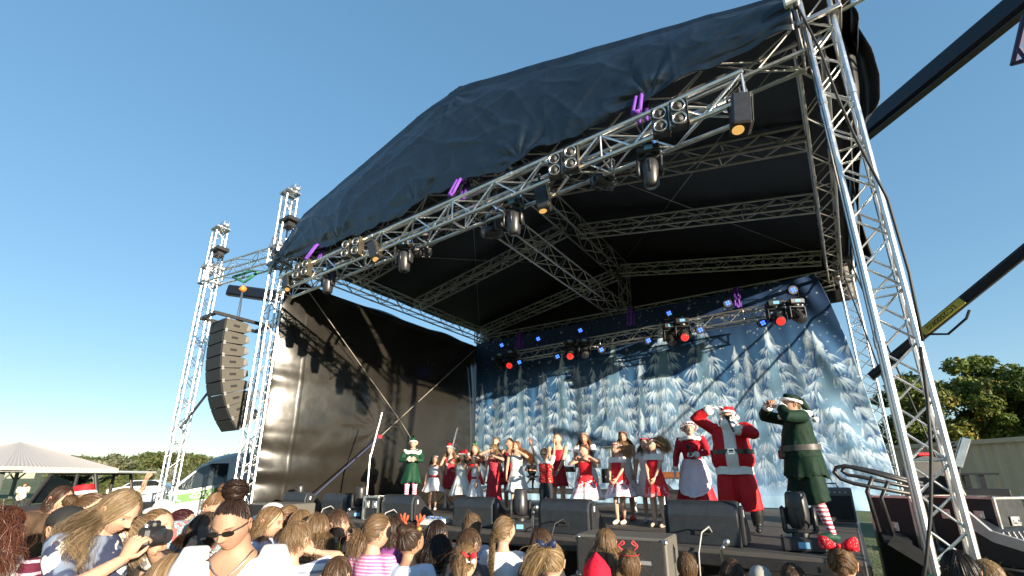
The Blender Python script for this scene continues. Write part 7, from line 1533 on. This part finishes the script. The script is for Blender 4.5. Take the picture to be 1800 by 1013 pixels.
def cap(mcol, rimm=None, name='cap', bucket=False):
    def f(b, r):
        mb = MB(); loft(mb, [(V((0, .0, .10)), .40, .47), (V((0, .01, .25)), .40, .46), (V((0, .02, .42)), .33, .38), (V((0, .02, .53)), .20, .22), (V((0, .02, .57)), .03, .03)], 18); c = mesh_obj(name, [b.hrot @ (V(q) * b.hh) + b.head for q in mb.v], mb.f, mcol, r)
        mb = MB()
        if bucket:
            P = np.array([[tuple(b.hrot @ (V(((.39 + .24 * i / 3) * math.cos(a), (.46 + .24 * i / 3) * math.sin(a), .12 - .07 * i + .02 * math.sin(a * 5) * i)) * b.hh) + b.head) for a in [2 * math.pi * j / 36 for j in range(36)]] for i in range(4)]); mb.grid(P, closed=True)
        else:
            P = np.array([[tuple(b.hrot @ (V(((.39 + .0 * i) * math.cos(a), -.05 + (.42 + .36 * i / 4) * math.sin(a), .12 - .02 * i - .10 * math.cos(a) ** 2 * i / 4)) * b.hh) + b.head) for a in [math.pi + math.pi * j / 18 for j in range(19)]] for i in range(5)]); mb.grid(P)
        o = mb.build('brim', rimm or mcol, c, smooth=True, fix=False); o.modifiers.new('s', 'SOLIDIFY').thickness = .006
    return f
in_crowd('child in grey cap at the bottom edge in front of the deck', 1338, 1022, 2.95, 178, K_, S_(), ('short', DB, S_(length=.08, n=300)), (cloth((.2, .2, .2)), .4), after=cap(cloth((.30, .30, .28), .9)))
in_crowd('child with brown hair at the bottom edge left of the red hair bow', 1395, 1018, 2.83, 178, K_, S_(), ('short', BR, S_(length=.12, n=600)), (cloth((.25, .1, .1)), .4))
dots = pattern('flower', (.8, .7, .7), (.52, .008, .02), 42, .22)
in_crowd('girl with brown braid and a large red spotted hair bow', 1481, 992, 2.71, 178, K_, S_(), ('braid', (.30, .17, .08), S_(length=.32, gather=(0, .80, .55), n=1000, tail_dir=(0, .9, -.2))), (cloth((.3, .06, .08)), .4), after=lambda b, r: bow(b, r, dots, (0, .18, .54), .46))
in_crowd('person with smooth black hair in front of the right front tower', 1690, 1008, 2.06, 172, 'teen', S_(), ('long', BK, S_(length=.25, n=1300)), (cloth((.15, .15, .17)), .4), skin='tan')
in_crowd('blond child just right of the smooth black hair', 1738, 1018, 2.48, 178, K_, S_(), ('short', BL, S_(length=.12, n=600)), (cloth((.5, .5, .55)), .4))
in_crowd('child with brown hair at the bottom edge below the boy holding his ear', 592, 1012, 2.53, 206, K_, S_(), ('short', BR, S_(length=.12, n=700)), (cloth((.3, .3, .35)), .4))
# --- left cluster
in_crowd('child in white and pink sun hat near the left end of the stage', 478, 912, 3.78, 120, K_, S_(hpitch=8), ('short', LB, S_(length=.1, n=250)), (cloth((.62, .50, .52)), .5), after=cap(cloth((.74, .66, .64), .9), bucket=True, name='sun_hat'))
in_crowd('girl with golden brown hair in profile behind the woman in white', 474, 917, 3.56, 125, K_, S_(hpitch=12), ('long', GB, S_(length=.10, n=800)), (cloth((.52, .55, .72)), .4))
in_crowd('child with brown ponytail and pink hair tie right of the woman in white', 505, 915, 3.70, 184, K_, S_(), ('pony', (.30, .17, .08), S_(length=.14, gather=(-.3, .85, .35), n=800)), (cloth((.45, .48, .66)), .4))
in_crowd('child with fair hair low between the boy holding his ear and the striped top', 527, 923, 3.56, 204, K_, S_(), ('long', GB, S_(length=.10, n=600)), (cloth((.5, .5, .6)), .4))
# woman with sunglasses
def neckl(b, r):
    mb = MB(); mb.tube([b.up((.055 * b.H * math.cos(a), -.02 * b.H - .052 * b.H * math.sin(a), (.845 - .055 * math.sin(a) ** 2) * b.H)) for a in [k * math.pi / 14 for k in range(15)]], .0022, 5); mb.build('necklace', M['steel'], r, smooth=True); sunglasses(b, r)
bW, rW = in_crowd('woman in white v neck shirt and narrow sunglasses, dark hair in a high bun', 408, 922, 2.00, 45, 'woman', S_(lean=7, hpitch=20, hyaw=-8, hroll=-4, bust=.05, girth=1.08, armL=(.17, -.10, .45), armR=(-.15, -.12, .46)), ('bun', (.055, .028, .020), S_(gather=(0, .42, .90), n=1500, spread=1.25, wd=.0022)), None, skin='warm', res=(120, 90), voxel=.010, after=neckl, brow=(.05, .03, .02))
def vneck(b, r, m):
    o = top(b, r, m, .34, .48, .845, .014, 'shirt', voxel=.010, noise_=.008); me = o.data; bm = bmesh.new(); bm.from_mesh(me); inv = b.lean.transposed(); H = b.H; de = []
    for f in bm.faces:
        c = inv @ (f.calc_center_median() - b.piv) + b.piv; zf = c.z / H
        if c.y < .02 * H and zf > .745 and abs(c.x) < (zf - .745) * .62 * H: de.append(f)
        elif zf > .825 and math.hypot(c.x, c.y) < .068 * H: de.append(f)
    bmesh.ops.delete(bm, geom=de, context='FACES'); bnd = [v for v in bm.verts if v.is_boundary]
    for _ in range(6): bmesh.ops.smooth_vert(bm, verts=bnd, factor=.5, use_axis_x=True, use_axis_y=True, use_axis_z=True)
    bm.to_mesh(me); bm.free(); o.modifiers.new('s', 'SOLIDIFY').thickness = .004
vneck(bW, rW, wt)
# photographer
flor = pattern('flower', (.80, .78, .74), (.035, .045, .09), 9, .40, c3=(.16, .20, .28))
bP, rP = in_crowd('woman with windblown long blond hair in dark floral shirt photographing', 208, 898, 2.30, 122, 'woman', S_(lean=12, hpitch=26, armL=(.055, -.215, .775), armR=(-.055, -.22, .77), elbowL=(1, .2, -.7), elbowR=(-1, .2, -.7), bust=.03, girth=1.05), ('long', (.40, .27, .14), S_(length=.24, n=1700, wave=.014, wind=(-.15, -.30, .0), wd=.0022, spread=1.8)), (flor, .42), res=(90, 70), voxel=.011, hands=S_(L=S_(curl=62, n=(-1, -.1, .1), grip=True, d=(-.05, -.45, .9)), R=S_(curl=62, n=(1, -.1, .1), grip=True, d=(.05, -.45, .9))), lips=(.45, .15, .13))
cp = wpos(rP, (bP.wr['L'] + bP.wr['R']) / 2 + V((0, -.045, .085))); t = empty('camera', cp, 'black camera held by the woman in the floral shirt', 'camera', rz=R(122)); mb = MB(); mb.box((0, 0, 0), (.13, .06, .09), bev=.014); mb.box((0, .0, .055), (.05, .05, .035), bev=.01); mb.build('camera_body', M['black_plastic'], t)
mb = MB(); mb.lathe([(.034, 0), (.035, .03), (.033, .055), (.0, .05)], (0, -.03, 0), 20, rot=RX(90)); mb.build('lens', M['black_plastic'], t, smooth=40); mb = MB(); mb.box((0, .032, 0), (.08, .004, .06)); mb.build('screen', M['lens_glass'], t)
mb = MB(); mb.lathe([(.014, 0), (.014, .012)], (-.045, 0, .045), 12); mb.build('dial', M['steel'], t)
# others at the left
maroon = pattern('stripe', (.085, .010, .030), (.45, .35, .42), 5, .86)
in_crowd('boy in black cap and maroon sports shirt with pale lines looking right', 116, 930, 2.70, 128, K_, S_(hpitch=2, hyaw=-8), ('short', BR, S_(length=.07, n=260)), (maroon, .5), res=(48, 38), after=cap(cloth((.020, .020, .020), .8)))
brn = cloth((.075, .048, .030), .95)
def hoodie(b, r):
    mb = MB(); loft(mb, [(b.up((0, .075 * b.H, .77 * b.H)), .075 * b.H, .04 * b.H), (b.up((0, .075 * b.H, .80 * b.H)), .10 * b.H, .055 * b.H), (b.up((0, .055 * b.H, .845 * b.H)), .085 * b.H, .07 * b.H), (b.up((0, .045 * b.H, .86 * b.H)), .06 * b.H, .05 * b.H)], 16); v, f = remeshed(mb, .014, 4); mesh_obj('hood', v, f, brn, r)
in_crowd('woman with chin length brown bob and brown hooded jumper at the left', 106, 877, 3.90, 120, 'woman', S_(hpitch=10, lean=4), ('bob', (.10, .045, .028), S_(length=.075, n=1200, spread=.5)), (brn, .97), res=(60, 46), after=hoodie, inf=.022)
navy = pattern('flower', (.55, .42, .55), (.030, .045, .085), 16, .16)
in_crowd('woman in navy top and red hat with white fur rim waving one raised hand', 142, 876, 4.20, 128, 'woman', S_(armL=(.20, -.22, .97), elbowL=(.5, .0, -.8), hpitch=6, hyaw=-6), ('long', (.40, .30, .17), S_(length=.10, n=700)), (navy, .38), res=(60, 46), hands=S_(L=S_(d=(.05, -.15, 1), n=(.25, -1, -.1), curl=8, spread=16)), after=lambda b, r: soft_hat(b, r, red_c, (.10, -.30, .05), size=1.03))
in_crowd('girl with long red brown hair and cropped white top at the left edge', 2, 930, 2.60, 228, K_, S_(lean=16, hpitch=8), ('pony', (.20, .065, .032), S_(length=.34, gather=(0, .9, .3), n=1000, wind=(-.5, .3, .0), tail_dir=(-.5, .6, .1), wave=.03, spread=2.0)), (cloth((.62, .66, .66), .9), .25), z0=.62, after=lambda b, r: skirt(b, r, pattern('stripe', (.04, .04, .05), (.6, .6, .6), 5, .6), .53, .36, .13, 6, .04, 'striped_shorts'))
in_crowd('small child with brown bun showing behind the blond photographer', 158, 896, 3.60, 150, K_, S_(), ('bun', (.20, .11, .05), S_(gather=(-.3, .8, .4), n=600)), (cloth((.5, .5, .55)), .4))
bT, rT = in_crowd('toddler with blond curls tied in a bun, dark shirt, holding up a phone', 274, 930, 2.85, 122, K_, S_(hyaw=-4, hpitch=-4, armR=(-.05, -.20, .82), elbowR=(-1, .1, -.7)), ('bun', (.36, .22, .10), S_(gather=(0, .93, -.02), n=1000, spread=1.0)), (bk, .42), res=(64, 50), voxel=.012, hands=S_(R=S_(d=(.1, -.45, 1), n=(.9, -.2, 0), curl=48, grip=True)))
pp = wpos(rT, bT.wr['R'] + V((.035, -.065, .075))); t = empty('phone', pp, 'dark phone held up by the toddler in the dark shirt', 'phone', rz=R(110)); mb = MB(); mb.box((0, 0, 0), (.075, .010, .15), rot=RX(-12), bev=.006); mb.build('case', M['black_plastic'], t); mb = MB(); mb.box((0, .006, .001), (.068, .004, .14), rot=RX(-12)); mb.build('screen', M['lens_glass'], t)
in_crowd('child with windblown fair hair at the bottom edge below the toddler', 300, 1020, 2.00, 150, K_, S_(hpitch=6), ('long', (.36, .23, .11), S_(length=.16, n=1300, wave=.016, spread=1.6)), (cloth((.35, .04, .06)), .4))
in_crowd('person in floppy white cloth sun hat in front of the van', 285, 902, 3.90, 140, 'woman', S_(hpitch=10, lean=8), ('short', LB, S_(length=.08, n=200)), (cloth((.62, .62, .60)), .9), after=cap(cloth((.70, .68, .64), .9), bucket=True, name='sun_hat'), res=(40, 30))
in_crowd('child with dark red hair and red top beside the paisley woman', 318, 925, 3.30, 150, K_, S_(), ('pony', (.10, .02, .03), S_(length=.16, n=700)), (cloth((.42, .03, .07)), .5))
pais = pattern('swirl', (.10, .22, .27), (.45, .42, .42), 20, .2, c3=(.45, .10, .10))
in_crowd('woman with ginger topknot in teal paisley top bending forward', 380, 893, 3.30, 105, 'woman', S_(lean=32, hpitch=16, armR=(-.10, -.30, .58)), ('bun', (.30, .15, .06), S_(gather=(0, .35, .93), n=900, spread=.8)), (pais, .45), res=(60, 46))
in_crowd('child with curly brown hair in grey and black top under the bending woman', 362, 934, 2.90, 160, K_, S_(hpitch=6), ('curly', (.16, .085, .045), S_(length=.05, n=900, wave=.005)), (pattern('noise', (.40, .38, .38), (.03, .03, .035), 3, .5), .5))
# walker far off on the grass
g = at_z(28, 903, GZ); pz_ = CZ + ray(28, 848).z / math.hypot(ray(28, 848).x, ray(28, 848).y) * math.hypot(g.x, g.y); Hh = pz_ - GZ
b = solve('woman', Hh, dict(footL=(.06, -.20, .02), footR=(-.06, .16, .02), armL=(.10, .10, .5), armR=(-.10, -.16, .5), lean=8)); r = place_root('person in loose cream top and dark trousers walking across the grass far left', (g.x, g.y, GZ), 95)
make_body(b, r, 'tan', legcol=(.035, .035, .04)); top(b, r, cloth((.60, .53, .46), .9), .5, .42, .845, .05, noise_=.02); hair(b, r, 'short', DB, .1, 300); trousers(b, r, cloth((.03, .03, .035)), .96); shoes(b, r, cloth((.4, .4, .4)))
# ------------------------------------------------------------------ left background: van, shelter, buggy, parked car
mat('van_paint', (.42, .46, .49), .35, 0, coat=.25, var=.04); mat('van_glass', (.010, .016, .020), .06, spec=.7); mat('stripe_green', (.035, .15, .01), .5); mat('tin_roof', (.40, .37, .35), .55, .1, var=.06); mat('post_green', (.10, .12, .11), .6); mat('car_white', (.7, .7, .7), .25, coat=.5); mat('tyre', (.015, .015, .015), .8); mat('roof_edge', (.42, .41, .39), .6)
def extr(mb, poly, y0, y1, inset=None):
    n = len(poly); a = [V((x, y0, z)) for x, z in poly]; c = [V((x, y1, z)) for x, z in poly]
    mb.add(a + c, [tuple(range(n)), tuple(reversed(range(n, 2 * n)))] + [(i, (i + 1) % n, (i + 1) % n + n, i + n) for i in range(n)])
def wheel(t, x, y, r_=.34, w_=.22):
    mb = MB(); mb.lathe([(r_ * .6, -w_ / 2), (r_ * .95, -w_ / 2), (r_, -w_ * .3), (r_, w_ * .3), (r_ * .95, w_ / 2), (r_ * .6, w_ / 2)], (x, y, r_), 24, rot=RX(90)); wh = mb.build('wheel', M['tyre'], t, smooth=40)
    mb = MB(); mb.lathe([(0, -w_ * .42), (r_ * .5, -w_ * .46), (r_ * .62, -w_ * .40), (r_ * .62, w_ * .4), (0, w_ * .42)], (x, y, r_), 20, rot=RX(90)); mb.build('rim', M['aluminium_dull'], wh, smooth=40)
def van():
    # local: nose towards -x, the side that faces the crowd at -y
    pn = at_d(238, 872, 15.5); pe = at_d(470, 872, 17.5); d = V((pe.x - pn.x, pe.y - pn.y, 0)); yaw = math.atan2(d.y, d.x)
    t = empty('van', (pn.x, pn.y, GZ), 'high roofed silver blue van with green stripe parked behind the outer tower', 'van', rz=yaw)
    side = [(0, .35), (-.02, .75), (.12, 1.02), (.95, 1.22), (1.75, 2.02), (2.15, 2.32), (2.7, 2.47), (5.9, 2.50), (6.0, 2.3), (6.02, .35)]
    mb = MB(); W = 1.95
    prof = [(-.5, 0), (-.495, 0)]
    rows = []
    for (y, k) in ((-W / 2 + .10, .93), (-W / 2, 1.0), (W / 2, 1.0), (W / 2 - .10, .93)): pass
    n = len(side); cen = V((3, 0, 1.3)); a = []
    for y, sc in ((-W / 2, .0), (-W / 2 + .12, 1), (W / 2 - .12, 1), (W / 2, .0)):
        for x, z in side:
            tap = .10 * max(0, (z - 1.1)) * (-1 if y < 0 else 1) * 1.0; e = .07 * (1 - sc)
            xx = x + (e if x < 3 else -e) * (1 if z > .5 else .4); zz = z - (e if z > 2.2 else 0)
            a.append(V((xx, y - tap, zz)))
    fs_ = [tuple(range(n)), tuple(reversed(range(3 * n, 4 * n)))]
    for k in range(3): fs_ += [(k * n + i, k * n + (i + 1) % n, (k + 1) * n + (i + 1) % n, (k + 1) * n + i) for i in range(n)]
    mb.add(a, fs_); body = mb.build('body', M['van_paint'], t, smooth=35); bv = body.modifiers.new('b', 'BEVEL'); bv.width = .04; bv.segments = 2; bv.limit_method = 'ANGLE'
    def panel(pts, name, m, par, off=.006, th=.008, sideY=True):
        mb = MB(); q = [V((x, -W / 2 + .10 * max(0, z - 1.1) - off, z)) for x, z in pts]; q2 = [p + V((0, th, 0)) for p in q]; n_ = len(q); mb.add(q + q2, [tuple(range(n_)), tuple(reversed(range(n_, 2 * n_)))] + [(i, (i + 1) % n_, (i + 1) % n_ + n_, i + n_) for i in range(n_)]); return mb.build(name, m, par)
    door = panel([(1.00, .62), (.98, 1.16), (1.72, 1.98), (2.05, 2.18), (2.62, 2.20), (2.66, .62)], 'door', M['van_paint'], t, .012, .006)
    panel([(1.08, 1.20), (1.74, 1.94), (2.04, 2.08), (2.54, 2.10), (2.56, 1.42), (1.45, 1.20)], 'window', M['van_glass'], door, .018, .004)
    panel([(.92, .72), (.95, 1.02), (1.5, 1.10), (3.9, 1.62), (3.9, 1.20), (1.5, .82)], 'stripe', M['stripe_green'], t, .026, .004)
    panel([(2.9, .6), (2.9, 2.25), (2.93, 2.25), (2.93, .6)], 'door_seam', M['black_matte'], t, .016, .004); panel([(4.4, .6), (4.4, 2.25), (4.43, 2.25), (4.43, .6)], 'door_seam', M['black_matte'], t, .016, .004)
    mb = MB(); q = [(.98, 1.235), (1.74, 1.995)]; yw = .78
    mb.add([V((.93, -yw, 1.235)), V((.93, yw, 1.235)), V((1.72, yw - .07, 2.025)), V((1.72, -yw + .07, 2.025))], [(0, 1, 2, 3)]); mb.add([V((.96, -yw, 1.215)), V((.96, yw, 1.215)), V((1.75, yw - .07, 2.005)), V((1.75, -yw + .07, 2.005))], [(3, 2, 1, 0)]); o = mb.build('windscreen', M['van_glass'], t)
    mb = MB(); mb.box((1.05, -W / 2 - .14, 1.30), (.10, .20, .28), bev=.03); mb.build('mirror', M['black_plastic'], t)
    for s in (-1, 1):
        mb = MB(); mb.box((.06, s * .72, .86), (.16, .34, .24), rot=RY(20), bev=.04); mb.build('headlight', M['white_plastic'], t)
    mb = MB(); mb.box((-.04, 0, .48), (.16, 1.9, .30), bev=.05); mb.build('bumper', M['black_plastic'], t)
    for x in (.95, 4.7):
        for s in (-1, 1): wheel(t, x, s * .85)
    text('4226 4', .24, V((1.88, -W / 2 - .032, 1.035)), RY(-10.6) @ Matrix(((1, 0, 0), (0, 0, -1), (0, 1, 0))), 'label_white', t, 'phone_number')
    mb = MB(); c = V((1.28, -W / 2 - .034, .93)); mb.tube([c + V((-.07, 0, .09)), c + V((-.085, 0, .02)), c + V((-.04, 0, -.06)), c + V((.05, 0, -.085))], [.03, .018, .018, .03], 6); mb.build('phone_symbol', M['label_white'], t)
van()
# picnic shelter with pale hipped roof
p0 = at_d(40, 822, 30); c0 = at_d(22, 822, 34); t = empty('picnic_shelter', (c0.x, c0.y, GZ), 'open picnic shelter with pale hipped tin roof at the left edge', 'shelter', rz=R(32)); ze = CZ + ray(22, 822).z * 34 - GZ; zp = CZ + ray(22, 776).z * 34 - GZ; hw = 4.3
mb = MB(); n_ = 60
for (ax, s) in (('x', -1), ('x', 1), ('y', -1), ('y', 1)):
    P = np.zeros((n_ + 1, 2, 3))
    for i in range(n_ + 1):
        q = (i / n_ * 2 - 1); rib = .03 * (i % 2)
        e = V((q * hw, s * hw, ze + rib)) if ax == 'y' else V((s * hw, q * hw, ze + rib)); tq = max(-.02, min(.02, q)); top_ = V((q * .02, s * .02, zp)) if ax == 'y' else V((s * .02, q * .02, zp))
        k = abs(q); P[i, 0] = e; P[i, 1] = e.lerp(V((e.x * 0 + (q * .02 if ax == 'y' else s * .02), e.y * 0, zp)), 1)
    mb.grid(P)
mb.build('roof', M['tin_roof'], t, fix=False)
mb = MB()
for s in (-1, 1): mb.box((s * hw, 0, ze - .12), (.10, 2 * hw, .26)); mb.box((0, s * hw, ze - .121), (2 * hw - .1, .10, .26))
mb.box((0, 0, ze - .32), (2 * hw - .4, 2 * hw - .4, .06)); mb.build('fascia', M['roof_edge'], t)
for sx in (-1, 0, 1):
    for sy in (-1, 1):
        x, y = sx * 3.4, sy * 3.4; mb = MB(); mb.box((x, y, (ze - .3) / 2), (.18, .18, ze - .3)); mb.tube([(x, y, ze - 1.0), (x + .7, y, ze - .35)], .06, 6); mb.tube([(x, y, ze - 1.0), (x - .7, y, ze - .35)], .06, 6); mb.build('post', M['post_green'], t)
# dark open buggy with a roof panel
p = at_d(150, 888, 12.5); t = empty('buggy', (p.x, p.y, GZ), 'dark open off road buggy with flat blue grey roof at the left', 'buggy', rz=R(38)); zr = CZ + ray(150, 830).z * 12.5 - GZ
mb = MB(); mb.box((0, 0, zr), (2.4, 1.5, .06), bev=.02); mb.build('roof_panel', M['van_paint'], t)
mb = MB()
for s in (-1, 1): mb.tube([(-1.05, s * .62, .7), (-.55, s * .62, zr - .03), (.55, s * .62, zr - .03), (.85, s * .62, .8)], .045, 8); mb.tube([(.1, s * .62, zr - .03), (.1, s * .62, .6)], .04, 8)
mb.tube([(-.55, -.62, zr - .05), (-.55, .62, zr - .05)], .04, 8); mb.build('roll_cage', M['black_paint'], t)
mb = MB(); extr(mb, [(-1.5, .38), (-1.55, .75), (-1.0, .92), (-.5, .95), (-.4, .62), (.4, .62), (.5, .95), (1.45, .95), (1.5, .38)], -.68, .68); o = mb.build('body', M['black_plastic'], t); bv = o.modifiers.new('b', 'BEVEL'); bv.width = .05; bv.segments = 2
for s in (-.32, .32):
    mb = MB(); mb.box((.25, s, .85), (.14, .45, .65), rot=RY(10), bev=.05); mb.box((0, s, .66), (.5, .45, .12), bev=.04); mb.build('seat', M['black_matte'], t)
for x in (-1.0, 1.0):
    for s in (-1, 1): wheel(t, x, s * .72, .33, .26)
mb = MB(); mb.tube([(-.55 + .19 * math.cos(a) * .5, -.32 + .19 * math.sin(a), 1.05 + .19 * math.cos(a) * .8) for a in [k * math.pi / 8 for k in range(17)]], .018, 6); mb.build('steering_wheel', M['black_paint'], t)
mb = MB(); mb.add([V((-1.02, -.6, .95)), V((-1.02, .6, .95)), V((-.58, .6, zr - .1)), V((-.58, -.6, zr - .1))], [(0, 1, 2, 3)]); mb.add([V((-1.0, -.6, .95)), V((-1.0, .6, .95)), V((-.56, .6, zr - .1)), V((-.56, -.6, zr - .1))], [(3, 2, 1, 0)]); mb.build('windscreen', M['van_glass'], t)
# small parked white car in front of the hill
p = at_d(253, 862, 36); t = empty('parked_car', (p.x, p.y, GZ), 'small white car parked at the foot of the scrub covered hill', 'car', rz=R(60))
mb = MB(); extr(mb, [(-2.1, .35), (-2.15, .75), (-1.3, .92), (-.6, 1.42), (.9, 1.45), (1.7, 1.0), (2.1, .92), (2.12, .35)], -.85, .85); o = mb.build('body', M['car_white'], t); bv = o.modifiers.new('b', 'BEVEL'); bv.width = .10; bv.segments = 3; bv.limit_method = 'ANGLE'
for s in (-1, 1):
    mb = MB(); extr(mb, [(-1.1, .98), (-.55, 1.36), (.8, 1.38), (1.45, 1.0)], s * .85, s * .862); mb.build('side_window', M['van_glass'], t)
mb = MB(); mb.add([V((-1.28, -.7, .945)), V((-1.28, .7, .945)), V((-.66, .66, 1.40)), V((-.66, -.66, 1.40))], [(0, 1, 2, 3)]); mb.build('windscreen', M['van_glass'], t)
for x in (-1.35, 1.35):
    for s in (-1, 1): wheel(t, x, s * .78, .31, .2)
